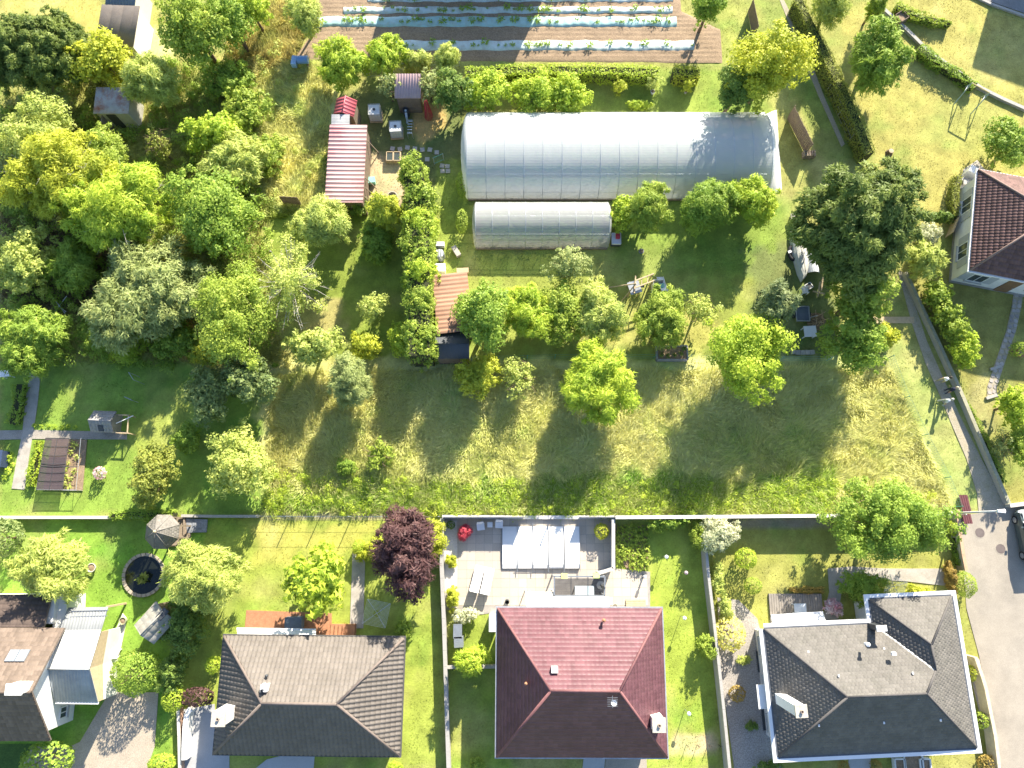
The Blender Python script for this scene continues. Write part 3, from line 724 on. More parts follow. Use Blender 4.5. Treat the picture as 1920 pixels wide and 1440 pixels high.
# carport beside it
def carport():
    M1 = mat('sheet_pale_grey', (.50, .50, .48), .45, .06, 1, .05, spec=.5); M2 = mat('sheet_shade_blue_grey', (.34, .37, .38), .45, .15, 1.5, .1, stain=(.22, .25, .25), stain_amt=.5)  # south slope's shade is put into the blue-grey copy of the sheet
    M0 = mat('sheet_tree_shade_grey', (.22, .23, .235), .6, .12, 1.5, .1)  # tree shadow on the upper panel is put into this darker copy
    zn, zr, zs = 2.55, 3.5, 2.6
    nl, nr, rl, rr_, sl_, sr = P(128, 1139, zn), P(203, 1138, zn), P(86, 1254, zr), P(168, 1254, zr), P(104, 1316, zs), P(184, 1317, zs)
    ml, mr = nl.lerp(rl, .38), nr.lerp(rr_, .38)
    root = thing('carport', 'carport with ribbed pale metal gable roof beside the brown gabled house', 'carport', P(150, 1240))
    sheet_roof('roof_sheet', (nr, nl, ml, mr), M0, root, .20, .03, CORR, 41)
    ofs = Vector((0, 0, .03)); sheet_roof('roof_sheet', (mr + ofs, ml + ofs, rl + ofs, rr_ + ofs), M1, root, .20, .03, CORR, 42)
    sheet_roof('roof_sheet', (sl_, sr, rr_, rl), M2, root, .20, .03, CORR, 43)
    cap([rl + Vector((0, 0, .06)), rr_ + Vector((0, 0, .06))], M1, root, .07)
    pts_ = [nr.lerp(rr_, .42), rr_, sr]                          # east side: white wall below, timber boarding above
    for k in range(2):
        a, b = pts_[k], pts_[k+1]; o_ = Vector((-.12, 0, 0))
        for z0, z1, m_, nm in ((0, 1.75, M_WALLW, 'side_wall'), (1.752, None, M_WOODL, 'side_boarding')):
            q4 = [Vector((a.x, a.y, z0)) + o_, Vector((b.x, b.y, z0)) + o_, Vector((b.x, b.y, z1 or b.z - .08)) + o_, Vector((a.x, a.y, z1 or a.z - .08)) + o_]
            mb = MB(); mb.face(q4[::-1]); mb.face([q - Vector((.1, 0, 0)) for q in q4])
            for j in range(4): c_, d_ = q4[j], q4[(j+1) % 4]; mb.face((c_, d_, d_ - Vector((.1, 0, 0)), c_ - Vector((.1, 0, 0))))
            mb.build(nm, m_, root)
    for a in (nr,):
        mb = MB(); mb.box((a.x - .15, a.y, a.z/2 - .05), (.12, .12, a.z - .1)); mb.build('post', M_WOODL, root)
    for a, b in ((nr, rr_), (rr_, sr)):
        mb = MB(); mb.bar(a + Vector((-.15, 0, -.12)), b + Vector((-.15, 0, -.12)), .10, .16); mb.build('rafter', M_WOODL, root)
    mb = MB(); mb.bar(sl_ + Vector((0, -.06, -.06)), sr + Vector((0, -.06, -.06)), .12, .1); mb.build('gutter', M_PVC, root)
    HARD.append(PL([(120, 1140), (205, 1140), (205, 1310), (110, 1310)]))
    # ladder lying on the north edge
    lt = thing('ladder', 'aluminium ladder lying along the top edge of the carport roof', 'ladder', P(166, 1142, 2.6))
    a, b = P(134, 1146, 2.64), P(203, 1144, 2.64); dn = Vector((0, -.36, .06))
    for ofs in (Vector(), dn):
        mb = MB(); mb.bar(a + ofs, b + ofs, .05, .06); mb.build('rail', M_ZINC, lt)
    for k in range(11):
        q = a.lerp(b, (k + .5) / 11); mb = MB(); mb.bar(q, q + dn, .035, .03); mb.build('rung', M_ZINC, lt)
carport()
# ---------------------------------------------------------------- roads, paths, terraces, walls
def sheet(name, pts, m, z=.012, th=.10, label=None, hardp=True):
    poly = PL(pts)
    if hardp: HARD.append(poly)
    mb = MB(); mb.prism(poly, z - th, z); return struct(name, mb, m, label=label)
M_ASPH = mat('asphalt_worn', (.37, .325, .265), .9, .14, .4, .22, 30, bump=.3, bscale=60, stain=(.25, .225, .19), stain_amt=.6, stain_scale=.35)
M_GRAV = mat('gravel_pinkish', (.44, .37, .29), .95, .12, .8, .30, 16, bump=.6, bscale=22, stain=(.30, .27, .20), stain_amt=.4)
M_GRAVG = mat('gravel_grey', (.36, .33, .30), .95, .10, .8, .45, 12, bump=.8, bscale=16)
M_TRACK = mat('track_dust', (.42, .365, .275), .95, .15, .8, .25, 12, bump=.4, stain=(.20, .20, .08), stain_amt=.5, stain_scale=1.6)
M_SLAB = mat('terrace_slab_pale', (.52, .455, .375), .8, .08, .6, .10, 22, tint=.10, stain=(.42, .37, .30), stain_amt=.5)
M_PATH = mat('path_concrete', (.44, .40, .35), .9, .12, 1.5, .16, 18, stain=(.26, .24, .19), stain_amt=.6)
M_SOIL = mat('tilled_soil', (.30, .215, .14), .95, .15, .8, .3, 9, bump=.9, bscale=10)

sheet('road', [(1797,968),(1835,962),(1890,950),(1925,948),(2300,940),(2300,1700),(1960,1700),(1878,1440),(1836,1230),(1812,1140),(1806,1060)], M_ASPH, .012, label='pale worn asphalt road')
sheet('lane_track', [(1683,505),(1698,512),(1712,560),(1738,640),(1770,712),(1800,780),(1840,860),(1880,935),(1890,950),(1835,962),(1832,925),(1812,860),(1782,790),(1762,740),(1735,680),(1708,600)], M_TRACK, .010, label='dusty gravel lane')
sheet('lane_wheel_track', [(1462,0),(1470,0),(1500,60),(1545,180),(1584,270),(1578,275),(1535,180),(1490,70)], M_TRACK, .0, .1)
sheet('path', [(55,700),(77,695),(70,760),(62,812),(54,860),(46,918),(22,916),(32,860),(42,812),(46,770)], M_PATH, .02)
sheet('path', [(-60,808),(60,806),(238,810),(238,824),(60,823),(-60,826)], mat('path_gravel', (.36,.32,.27), .95, .15, 1.2, .25, 14), .016)
sheet('path', [(661,1038),(685,1038),(681,1178),(656,1178)], M_PATH, .02)
sheet('path', [(1620,594),(1714,594),(1714,606),(1622,606)], M_WOODL, .02)
sheet('driveway', [(205,1298),(297,1298),(290,1400),(276,1440),(260,1500),(150,1500),(40,1440),(60,1400),(130,1400),(150,1391)], M_GRAV, .012, label='gravel drive of the gabled house')
sheet('driveway', [(345,1330),(402,1320),(410,1416),(430,1416),(430,1500),(335,1500),(338,1400)], mat('paving_blue_grey', (.40,.40,.40), .85, .08, 1, .1, 14), .014, label='grey paved drive')
sheet('path', [(480,1440),(500,1424),(540,1414),(590,1416),(588,1440),(560,1500),(460,1500)], mat('paving_pale_grey', (.46,.46,.46), .85, .06, 1, .08, 14), .016)
sheet('path', [(1095,1416),(1135,1416),(1128,1500),(1085,1500)], mat('paving_pale_grey', (.46,.46,.46)), .016)
sheet('path', [(1136,1416),(1212,1416),(1215,1500),(1130,1500)], M_ASPH, .014)
sheet('gravel_bed', [(1345,1120),(1385,1125),(1420,1160),(1425,1180),(1450,1420),(1468,1440),(1475,1500),(1385,1500),(1350,1250)], M_GRAVG, .012, label='grey gravel garden strip')
sheet('gravel_bed', [(1812,1235),(1836,1235),(1858,1335),(1838,1340)], mat('gravel_pale', (.50,.42,.36), .95, .1, 1, .3, 14), .012)
sheet('patio', [(1552,1066),(1596,1062),(1660,1066),(1790,1066),(1786,1100),(1700,1090),(1600,1084),(1578,1110),(1570,1160),(1632,1170),(1600,1185),(1540,1170),(1555,1110)], M_PATH, .014, label='concrete paving behind the slate-grey house')
sheet('path', [(1592,1404),(1632,1404),(1634,1500),(1588,1500)], mat('paving_pale_grey', (.46,.46,.46)), .016)
sheet('brick_patio', [(462,1144),(622,1150),(622,1192),(458,1190)], M_BRICKT, .012, label='orange brick patio')
sheet('parking', [(-60,1395),(60,1395),(40,1440),(20,1500),(-60,1500)], mat('grass_dark', (.08,.14,.03), .95, .2, 2, .3, 10), .004)
# crazy-paved garden path on the right: single stones
def stone_path():
    cen = [(1912,535),(1906,575),(1896,620),(1882,660),(1870,695),(1860,725),(1860,745)]
    mb = MB(); L, R = [], []
    for k, (x, y) in enumerate(cen):
        L.append((x - 9, y)); R.append((x + 9, y))
    root = struct('stone_path', MB().prism(PL(L + R[::-1]), -.09, .006), M_TRACK)
    HARD.append(PL(L + R[::-1])); ms = mat('path_stone', (.40,.36,.33), .9, .15, 4, .2, 25, tint=.2)
    rnd = random.Random(4)
    for k in range(len(cen) - 1):
        n = max(2, int(abs(cen[k+1][1] - cen[k][1]) / 9))
        for j in range(n):
            t = j / n; x = lerp(cen[k][0], cen[k+1][0], t); y = lerp(cen[k][1], cen[k+1][1], t)
            for s in (-4.5, 4.5):
                c = P(x + s + rnd.uniform(-1, 1), y + rnd.uniform(-1.5, 1.5)); pts = []
                for a in range(6):
                    an = a / 6 * 6.283 + rnd.uniform(-.3, .3); r = .17 * rnd.uniform(.85, 1.1); pts.append((c.x + r * math.cos(an), c.y + r * math.sin(an)))
                m1 = MB(); m1.prism(pts, -.02, .03 + rnd.uniform(0, .012), rnd.random()); m1.build('stone', ms, root, tint=True)
    for (x, y) in ((1866, 690), (1858, 744)):
        c = P(x, y); m1 = MB(); m1.box((c.x, c.y, .06), (.9, .22, .14), .3); m1.build('step', M_CONC, root)
stone_path()

# pool terrace with single slabs
def pool_terrace():
    base = [(829,970),(1152,970),(1154,1066),(1219,1072),(1219,1142),(1000,1142),(900,1152),(832,1142)]
    poly = PL(base); HARD.append(poly)
    root = struct('pool_terrace', MB().prism(poly, -.1, .006), mat('joint_mortar', (.34,.31,.28)), label='pale slab terrace round the pool')
    pool = PL([(944,988),(1087,988),(1087,1064),(944,1064)]); s = .62; xs = np.array(poly); lo, hi = xs.min(0), xs.max(0); protos = []; n = 0
    rnd = random.Random(2); nx = int((hi[0]-lo[0])/s) + 1; ny = int((hi[1]-lo[1])/s) + 1
    for k in range(4):
        m1 = MB(); m1.box((0, 0, -.02), (s - .022, s - .022, .05), 0, (k + .5) / 4); o = m1.build('slab', M_SLAB, root, tint=True); protos.append(o)
    used = [False] * 4
    for i in range(nx):
        for j in range(ny):
            x, y = lo[0] + (i + .5) * s, lo[1] + (j + .5) * s; X, Y = np.array([x]), np.array([y])
            if sdist(X, Y, poly)[0] < .28 or sdist(X, Y, pool)[0] > .3: continue
            k = rnd.randrange(4); o = protos[k]
            if used[k]: o = o.copy(); COL.objects.link(o)
            used[k] = True; o.location = (x, y, .006 + rnd.uniform(0, .004)); n += 1
pool_terrace()

M_WCAP = mat('wall_coping', (.60, .56, .50), .85, .10, 2, .12, 20, stain=(.42,.39,.34), stain_amt=.4)
M_WBODY = mat('wall_render', (.50, .47, .43), .9, .1, 1, .1)
def garden_wall(label, pts, h, w=.2, m=M_WBODY, mc=M_WCAP, capw=.06, name='garden_wall'):
    """wall along a polyline; points surveyed along the coping"""
    root = thing(name, label, 'wall', P(*pts[0], 0)); q = [P(a, b, h) for a, b in pts]
    for k in range(len(q) - 1):
        a, b = q[k], q[k+1]; d = (b - a).normalized(); e = w/2 if k < len(q) - 2 else 0
        m1 = MB(); m1.bar(Vector((a.x, a.y, h/2 - .05)), Vector((b.x, b.y, h/2 - .05)) + d*e, w, h); m1.build('wall_body', m, root)
        L = (b - a).length; n = max(1, int(round(L / 1.0)))
        for j in range(n):                                   # coping stones
            c0, c1 = a.lerp(b, j / n), a.lerp(b, (j+1) / n); z = Vector((0, 0, .02 + random.uniform(0, .004)))
            m1 = MB(); m1.bar(c0 + d*.006 + z, c1 - d*.006 + z, w + capw, .06); m1.t = [random.random()] * 6; m1.build('coping_stone', mc, root)
    return root
garden_wall('low pale wall along the foot of the green lawn, lower left', [(-60,970),(200,970),(262,969)], .45, .16)
garden_wall('low kerb wall between the shrub hut garden and the gazebo lawn', [(340,967),(400,968),(486,968)], .3, .14, M_CONC, M_CONC)
garden_wall('white coped wall between the meadow and the pool terrace', [(829,969),(990,970),(1152,970)], .16, .2, M_WBODY, mat('coping_white', (.70,.66,.62), .8, .08))
garden_wall('long white coped wall behind the vegetable bed and the slate-roofed house', [(1154,970),(1330,969),(1540,967),(1680,966),(1792,962)], 1.35, .18, M_WBODY, mat('coping_white', (.70,.66,.62), .8, .08))
garden_wall('concrete wall between the taupe-roofed and the wine-red-roofed house', [(829,972),(828,1060),(832,1160),(835,1250),(838,1350),(842,1470)], .95, .2, M_CONC, M_CONC)
garden_wall('grey wall between the wine-red house lawn and the gravel strip', [(1322,1005),(1327,1065),(1345,1221),(1357,1330),(1370,1460)], 1.2, .14, M_CONC, M_CONC)
garden_wall('low mossy wall along the dusty lane', [(1698,510),(1726,570),(1757,636),(1795,720),(1806,745),(1838,820),(1866,885),(1892,944)], .5, .2, M_CONC, mat('coping_moss', (.36,.34,.24), .9, .2, 3, .2, 20))
garden_wall('pale low wall turning along the road end', [(1893,948),(1925,944),(2050,936)], .5, .22)
garden_wall('terracotta coped wall along the road by the tall shrub', [(1795,955),(1800,1000),(1806,1040),(1812,1070)], .9, .18, M_WBODY, mat('coping_terracotta', (.52,.34,.22), .8, .15))
garden_wall('cream panel wall along the road beside the slate-grey house', [(1829,1232),(1842,1270),(1848,1290),(1858,1340),(1866,1380),(1876,1460)], 1.0, .16, mat('wall_cream', (.60,.50,.36)), mat('coping_cream', (.66,.55,.38), .8, .1))
garden_wall('thin brick edge beside the drive of the taupe-roofed house', [(334,1325),(336,1380),(338,1470)], .6, .14, mat('wall_terracotta', (.45,.30,.22)), M_WCAP)
garden_wall('curved white retaining wall of the grey paved drive', [(358,1328),(351,1338),(348,1360),(346,1400),(346,1425)], .8, .3, M_WALLW, M_WALLW)
garden_wall('small cross wall between the two middle houses', [(838,1251),(885,1251),(932,1250)], .6, .15, M_CONC, M_CONC)
garden_wall('low stone kerb wall with shrubs across the upper right lawn', [(1655,15),(1700,55),(1740,95),(1790,130),(1840,165),(1880,185),(1925,205)], .2, .22, M_CONC, M_CONC)
garden_wall('stone kerb along the shaded path in the top right corner', [(1800,-20),(1860,8),(1930,33)], .10, .15, M_CONC, M_CONC)
sheet('path', [(1812,-40),(1800,-14),(1860,4),(1930,28),(2000,52),(2000,-10),(1900,-40)], mat('paving_dull_grey', (.24,.24,.24), .9, .2, 1, .2, 12), .02)

# privacy screens on the pool wall and the glass side wall
M_SCR = mat('screen_panel', (.42,.42,.43), .6, .05)
def screen(label, a, b, n, h0=.2, h=1.33, m=M_SCR):
    root = thing('privacy_screen', label, 'screen', P(*a, 0))
    p, q = P(*a, h0), P(*b, h0)
    for k in range(n):
        c, d = p.lerp(q, (k + .02) / n), p.lerp(q, (k + .98) / n); m1 = MB(); m1.bar(c + Vector((0, 0, (h-h0)/2)), d + Vector((0, 0, (h-h0)/2)), .03, h - h0); m1.build('screen_panel', m, root)
    for k in range(n + 1):
        c = p.lerp(q, k / n); m1 = MB(); m1.box((c.x, c.y, (h0 + h)/2 + .02), (.06, .06, h - h0 + .04)); m1.build('screen_post', M_ZINC, root)
screen('grey privacy screen on the left half of the pool wall', (832, 970), (981, 970), 4)
screen('grey privacy screen on the right part of the pool wall', (1086, 970), (1152, 970), 2)
t = thing('fence_post', 'single slim post standing in the gap of the pool wall screens', 'post', P(1033, 970)); c = P(1033, 970, .2)
m1 = MB(); m1.box((c.x, c.y, .78), (.06, .06, 1.18)); m1.build('post', M_ZINC, t); m1 = MB(); m1.box((c.x, c.y, 1.40), (.09, .09, .04)); m1.build('cap', M_ZINC, t)
root = thing('pool_side_wall', 'grey glazed side wall at the right end of the pool terrace', 'wall', P(1148, 1020))
a, b, e = P(1150, 974, 1.2), P(1150, 1066, 1.2), P(1122, 1075, 1.2)
for p, q in ((a, b), (b, e)):
    m1 = MB(); m1.bar(p - Vector((0, 0, .62)), q - Vector((0, 0, .62)), .14, 1.1); m1.build('wall_body', mat('wall_blue_grey', (.36,.38,.40)), root)
    m1 = MB(); m1.bar(p, q, .24, .07); m1.build('coping', M_WCAP, root)
    d = (q - p); n = max(1, int(d.length / 1.1))
    for k in range(n + 1):
        c = p.lerp(q, k/n); m1 = MB(); m1.box((c.x, c.y, 1.08), (.1, .1, .3)); m1.build('post', M_ZINC, root)
# ---------------------------------------------------------------- greenhouses, sheds, field
FILM = filmmat('tunnel_film', (.86, .89, .88), .28, .34, .42)
FILM2 = filmmat('tunnel_film_old', (.66, .66, .64), .38, .30, .22)
M_STEEL = mat('galvanised_tube', (.55, .57, .58), .35, .06, metal=.5)
def tunnel(label, x0, x1, yc, a, b, bays, film, sag=.05, bulge=.5, door_right=True):
    root = thing('polytunnel', label, 'greenhouse', (x0, yc, 0)); NS = 26
    arc = lambda x, s=1.0, ofs=0: [(x, yc + (a + ofs) * math.cos(t) * s, max(.0, (b + ofs) * abs(math.sin(t)) ** .85 * s)) for t in [math.pi * k / NS for k in range(NS + 1)]]
    dx = (x1 - x0) / bays; rng = random.Random(int(a * 100))
    for k in range(bays):                                    # one film panel per bay, slack between the hoops
        co, fa = [], []; nx = 8
        for i in range(nx + 1):
            u = i / nx; sgg = 1 - sag / b * math.sin(math.pi * u)
            for (x, y, z) in arc(x0 + (k + u) * dx, sgg): co.append((x, y + rng.uniform(-.006, .006), z + rng.uniform(-.008, .008)))
        for i in range(nx):
            for j in range(NS): q = i * (NS + 1) + j; fa.append((q, q + NS + 1, q + NS + 2, q + 1))
        raw_mesh('film_panel', co, fa, film, root, off=OFF[root.name], smooth=True)
    for k in range(bays + 1):
        m1 = MB(); m1.tube(arc(x0 + k * dx, 1.0, -.005), .022, 6); m1.build('hoop', M_STEEL, root, smooth=True)
    for t in (.25, .5, .75):
        th = math.pi * t; m1 = MB(); y, z = yc + (a - .03) * math.cos(th), (b - .03) * abs(math.sin(th)) ** .85
        m1.tube([(x0, y, z), (x1, y, z)], .022, 5); m1.build('purlin', M_STEEL, root)
    for s, x in ((-1, x0), (1, x1)):                          # closed ends, gathered film
        co, fa = [], []; rings = 7; A = arc(x, 1.0)
        for r in range(rings + 1):
            u = r / rings; ext = s * bulge * math.sin(u * math.pi / 2)
            for (xx, y, z) in A: co.append((x + ext + rng.uniform(-.02, .02), yc + (y - yc) * math.cos(u * math.pi/2 * .97), z * (1 - u * .55 if bulge > .6 else math.cos(u * math.pi/2 * .97) ** .5)))
        for r in range(rings):
            for j in range(NS):
                q = r * (NS + 1) + j; fa.append((q, q + NS + 1, q + NS + 2, q + 1) if s > 0 else (q, q + 1, q + NS + 2, q + NS + 1))
        raw_mesh('end_film', co, fa, film, root, off=OFF[root.name], smooth=True)
    for s in (-1, 1):
        m1 = MB(); m1.box(((x0 + x1)/2, yc + s * (a + .05), .08), (x1 - x0, .12, .18)); m1.build('base_board', M_WOOD, root)
    # earth and crop rows inside
    m1 = MB(); m1.prism([(x0, yc - a + .1), (x1, yc - a + .1), (x1, yc + a - .1), (x0, yc + a - .1)], -.1, .02); m1.build('soil', M_SOIL, root)
    rr_ = np.random.default_rng(int(a * 10)); rows_ = [-.62, -.3, 0, .3, .62]
    nn = int((x1 - x0) * 60) * len(rows_); yy = yc + np.repeat(rows_, nn // len(rows_)) * a + rr_.normal(0, .16, nn // len(rows_) * len(rows_)); n_ = len(yy)
    pos = np.stack([x0 + .4 + (x1 - x0 - .8) * rr_.random(n_), yy, .05 + .75 * rr_.random(n_)], -1); nr = np.stack([rr_.normal(0, .4, n_), rr_.normal(0, .4, n_), np.ones(n_)], -1); nr /= np.linalg.norm(nr, axis=1)[:, None]
    tv = rr_.normal(size=(n_, 3)); tv -= nr * np.sum(tv * nr, -1, keepdims=True); tv /= np.linalg.norm(tv, axis=1)[:, None]; bt = np.cross(nr, tv)
    v = np.stack([pos - tv * .13, pos + bt * .06, pos + tv * .13, pos - bt * .06], 1)
    cr = raw_mesh('crop_rows', v.reshape(-1, 3), np.arange(n_ * 4).reshape(n_, 4), leafmat('tunnel_crop', (.10, .22, .04), (.22, .36, .06), .4), root, attrs={'tint': ('FACE', 'FLOAT', rr_.random(n_))}, off=OFF[root.name]); cr['kind'] = 'stuff'
    HARD.append([(x0 - .5, yc - a - .2), (x1 + .5, yc - a - .2), (x1 + .5, yc + a + .2), (x0 - .5, yc + a + .2)])
    return root
s_, n_ = P(960, 375).y, P(960, 215).y
BT = tunnel('large translucent polytunnel greenhouse with sixteen bays below the clipped hedge', P(878, 375).x, P(1430, 362).x, s_ + 3.68, 3.65, 2.9, 16, FILM, .010, .55)
# film apron at its open east end
xe = P(1430, 362).x; co, fa = [], []; SE, NE = P(1466, 357), P(1456, 206); NU, NV = 9, 26
for i in range(NU):
    u = i / (NU - 1)
    for j in range(NV + 1):
        th = math.pi * j / NV; a0 = Vector((xe, s_ + 3.68 + 3.66 * math.cos(th), 2.91 * abs(math.sin(th)) ** .85)); b0 = NE.lerp(SE, j / NV)
        q = a0.lerp(b0, u); q.z -= .25 * math.sin(math.pi * u) * math.sin(th); q.z = max(.03, q.z + .05 * math.sin(j * 2.3 + i * 1.9) * u); co.append(tuple(q))
for i in range(NU - 1):
    for j in range(NV): q = i * (NV + 1) + j; fa.append((q, q + NV + 1, q + NV + 2, q + 1))
raw_mesh('end_apron', co, fa, filmmat('film_white_apron', (.82,.83,.84), .06, .25, .35), BT, off=OFF[BT.name], smooth=True)
s2 = P(960, 467).y
tunnel('small weathered polytunnel greenhouse with eight bays in front of the large one', P(893, 467).x, P(1138, 467).x, s2 + 1.9, 1.85, 2.0, 8, FILM2, .010, .28)

def gable_shed(name, label, corners, ze, rise, m_roof, m_wall, axis='u', pitch=.2, rib=.03, prof=PAN, over=.12, tl=None, cat='shed'):
    fr = Frame(*corners, ze); w, d = fr.W/2, fr.D/2; root = thing(name, label, cat, fr(0, 0, 0))
    m1 = MB(); fbox(m1, fr, 0, 0, ze/2 - .05, fr.W - 2*over, fr.D - 2*over, ze - .1); m1.build('wall', m_wall, root)
    zr = ze + rise
    if axis == 'u':
        r0, r1 = fr(-w, 0, zr), fr(w, 0, zr); A, B, C, D_ = fr(-w, -d, ze), fr(w, -d, ze), fr(w, d, ze), fr(-w, d, ze)
        sl = ((A, B, r1, r0), (C, D_, r0, r1)); gab = ((fr(-w+over, -d+over, ze-.1), fr(-w+over, d-over, ze-.1), fr(-w+over, 0, zr-.1)), (fr(w-over, -d+over, ze-.1), fr(w-over, d-over, ze-.1), fr(w-over, 0, zr-.1)))
    else:
        r0, r1 = fr(0, -d, zr), fr(0, d, zr); A, B, C, D_ = fr(w, -d, ze), fr(w, d, ze), fr(-w, d, ze), fr(-w, -d, ze)
        sl = ((A, B, r1, r0), (C, D_, r0, r1)); gab = ((fr(-w+over, -d+over, ze-.1), fr(w-over, -d+over, ze-.1), fr(0, -d+over, zr-.1)), (fr(-w+over, d-over, ze-.1), fr(w-over, d-over, ze-.1), fr(0, d-over, zr-.1)))
    for g in gab: m1 = MB(); m1.face(g); m1.build('gable', m_wall, root)
    for k, s in enumerate(sl):
        if tl: 
            ro = MB(); ro.face(s); ro.face([(x, y, z - .05) for x, y, z in s[::-1]]); ro = ro.build('roof_slope', m_roof, root); slope_tiles('roof_tiles', s, m_roof, ro, pitch, tl, rib, .025, prof, seed=k + 5)
        else: sheet_roof('roof_slope', s, m_roof, root, pitch, rib, prof, seed=k + 9)
    cap([(r0[0], r0[1], zr + rib + .02), (r1[0], r1[1], zr + rib + .02)], m_roof, root, .05)
    HARD.append([fr(*q)[:2] for q in ((-w, -d), (w, -d), (w, d), (-w, d))])
    return root, fr
def mono_shed(name, label, corners, z_n, z_s, m_roof, m_wall, pitch=.2, rib=.03, prof=PAN, run='v', over=.12, cat='shed', lo=None):
    """single slope roof; z at the north and south edge; run: ribs follow 'v' (n-s) or 'u' (e-w)"""
    zm = (z_n + z_s)/2; fr = Frame(*corners, zm); w, d = fr.W/2, fr.D/2; root = thing(name, label, cat, fr(0, 0, 0))
    wl = MB(); o = over; zt = min(z_n, z_s) - .08
    fbox(wl, fr, 0, 0, zt/2, fr.W - 2*o, fr.D - 2*o, zt); wl.build('wall', m_wall, root)
    A, B, C, D_ = fr(-w, -d, z_s), fr(w, -d, z_s), fr(w, d, z_n), fr(-w, d, z_n)
    if run == 'v': poly = (A, B, C, D_) if z_s <= z_n else (C, D_, A, B)
    else: poly = (B, C, D_, A)
    sheet_roof('roof_sheet', poly, m_roof, root, pitch, rib, prof, seed=int(w*10))
    HARD.append([fr(*q)[:2] for q in ((-w, -d), (w, -d), (w, d), (-w, d))])
    return root, fr

M_REDS = mat('sheet_red_faded', (.46, .30, .28), .5, .10, .5, .06, 20, spec=.5, stain=(.42,.10,.12), stain_amt=.9, stain_scale=.28)
M_REDG = mat('sheet_red', (.46, .10, .12), .5, .08, 1, .06, spec=.5)
M_TIMB = mat('shed_boards', (.20, .15, .11), .85, .2, 4, .2, 30)
sr, fr_ = mono_shed('long_shed', 'long shed with faded red ribbed metal roof left of the water tanks', ((622,234),(692,234),(677,380),(606,379)), 2.5, 2.5, M_REDS, M_TIMB, .36, .045, PAN, 'u')
w, d = fr_.W/2, fr_.D/2
for v in (-d + .8, -d + 1.6, -d + 2.4, d - 1.0):
    m1 = MB(); m1.bar(fr_(w + .5, v, .02), fr_(w - .05, v, 1.9), .06, .06); m1.build('lean_timber', M_WOOD, sr)
mono_shed('small_shed', 'small grey sheet-roofed shed joined to the top end of the long red shed', ((622,215),(656,215),(655,233),(622,233)), 2.6, 2.5, mat('sheet_mid_grey', (.36,.36,.36), .5, .1), M_TIMB, .12, .02, CORR, 'u')
gable_shed('garden_hut', 'small hut with bright red gable roof at the top of the long red shed', ((630,184),(667,188),(666,220),(627,214)), 2.3, .45, M_REDG, mat('hut_boards', (.30,.23,.16)), 'v', .30, .03)
cs, cf = mono_shed('shelter', 'shelter with pink ribbed roof among pale trees above the water tanks', ((740,141),(789,141),(789,182),(740,182)), 2.5, 2.2, mat('sheet_pink', (.50,.34,.33), .5, .1, spec=.5), M_TIMB, .22, .03, PAN, 'v')
M_ORT = mat('tiles_orange', (.36, .205, .135), .8, .1, 1, .12, 20, tint=.15, stain=(.34,.17,.10), stain_amt=.4)
t_, ft = mono_shed('tiled_shed', 'shed with orange ribbed roof behind the clipped laurel row', ((815,518),(881,506),(882,622),(816,624)), 2.5, 2.5, M_ORT, mat('shed_wall_cream', (.55,.47,.36)), .33, .055, ROLL, 'u')
gable_shed('black_shed', 'shed with black corrugated ridge roof below the orange roof', ((816,622),(880,622),(880,672),(816,673)), 2.2, .35, mat('sheet_black', (.075,.08,.09), .55, .12, 2, .1), M_TIMB, 'u', .12, .02, CORR)
M_RUST = mat('sheet_rusty', (.42, .42, .45), .55, .15, 1.5, .15, 20, stain=(.30,.10,.06), stain_amt=.95, stain_scale=.9)
rs, rf = mono_shed('old_shed', 'pale block shed with rusty patched sheet roof in the overgrown corner', ((180,166),(246,164),(240,214),(175,211)), 2.35, 2.25, M_RUST, mat('shed_block', (.48,.46,.40), .9, .15), .20, .012, CORR, 'v')
u0, v0 = -.2, -rf.D/2 + .12
m1 = MB(); fbox(m1, rf, u0, v0 - .02, 1.0, .75, .06, 1.9); m1.build('doorway', M_DARKMET, rs)
m1 = MB(); fbox(m1, rf, u0 - .75, v0 - .25, .95, .06, .7, 1.8); m1.build('door', M_WOOD, rs)
gs, gf = mono_shed('grey_shed', 'flat grey felt-roofed shed with white end wall at the top left', ((187,10),(258,12),(254,88),(182,84)), 2.6, 2.5, mat('felt_grey', (.24,.20,.17), .9, .12, 1.5, .2, 18, stain=(.22,.20,.18), stain_amt=.5), M_WALLW, .9, .012, FLAT, 'v')
mono_shed('blue_grey_shed', 'blue-grey sheet-roofed shed at the very top left edge', ((196,-40),(256,-40),(256,10),(204,8)), 2.7, 2.6, mat('sheet_dark_blue', (.22,.25,.29), .5, .1), M_WALLC, .25, .02, PAN, 'v')
# playhouse
ph, pf = gable_shed('playhouse', 'small grey playhouse with dark doorway beside the gravel path', ((177,771),(218,772),(213,811),(170,809)), 1.15, .55, mat('playhouse_felt', (.30,.29,.28), .85, .15, 3, .2, 25), mat('playhouse_boards', (.30,.28,.25)), 'u', .25, .012, FLAT, tl=.3)
w, d = pf.W/2, pf.D/2
m1 = MB(); an_ = math.atan2(.55, d); c = Vector(pf(0, -d * .62, 1.15 + .55 * .38)); vy = Vector((pf.ey.x*math.cos(an_), pf.ey.y*math.cos(an_), math.sin(an_))); nn = Vector(pf.ex).cross(vy)
m1.bar(c - vy*.25 + nn*.06, c + vy*.22 + nn*.06, .36, .06, up=tuple(nn)); m1.build('hatch', M_DARKMET, ph)
pr_ = thing('climbing_frame', 'timber porch frame with crossed poles leaning on the grey playhouse', 'frame', pf(w + .4, 0, 0))
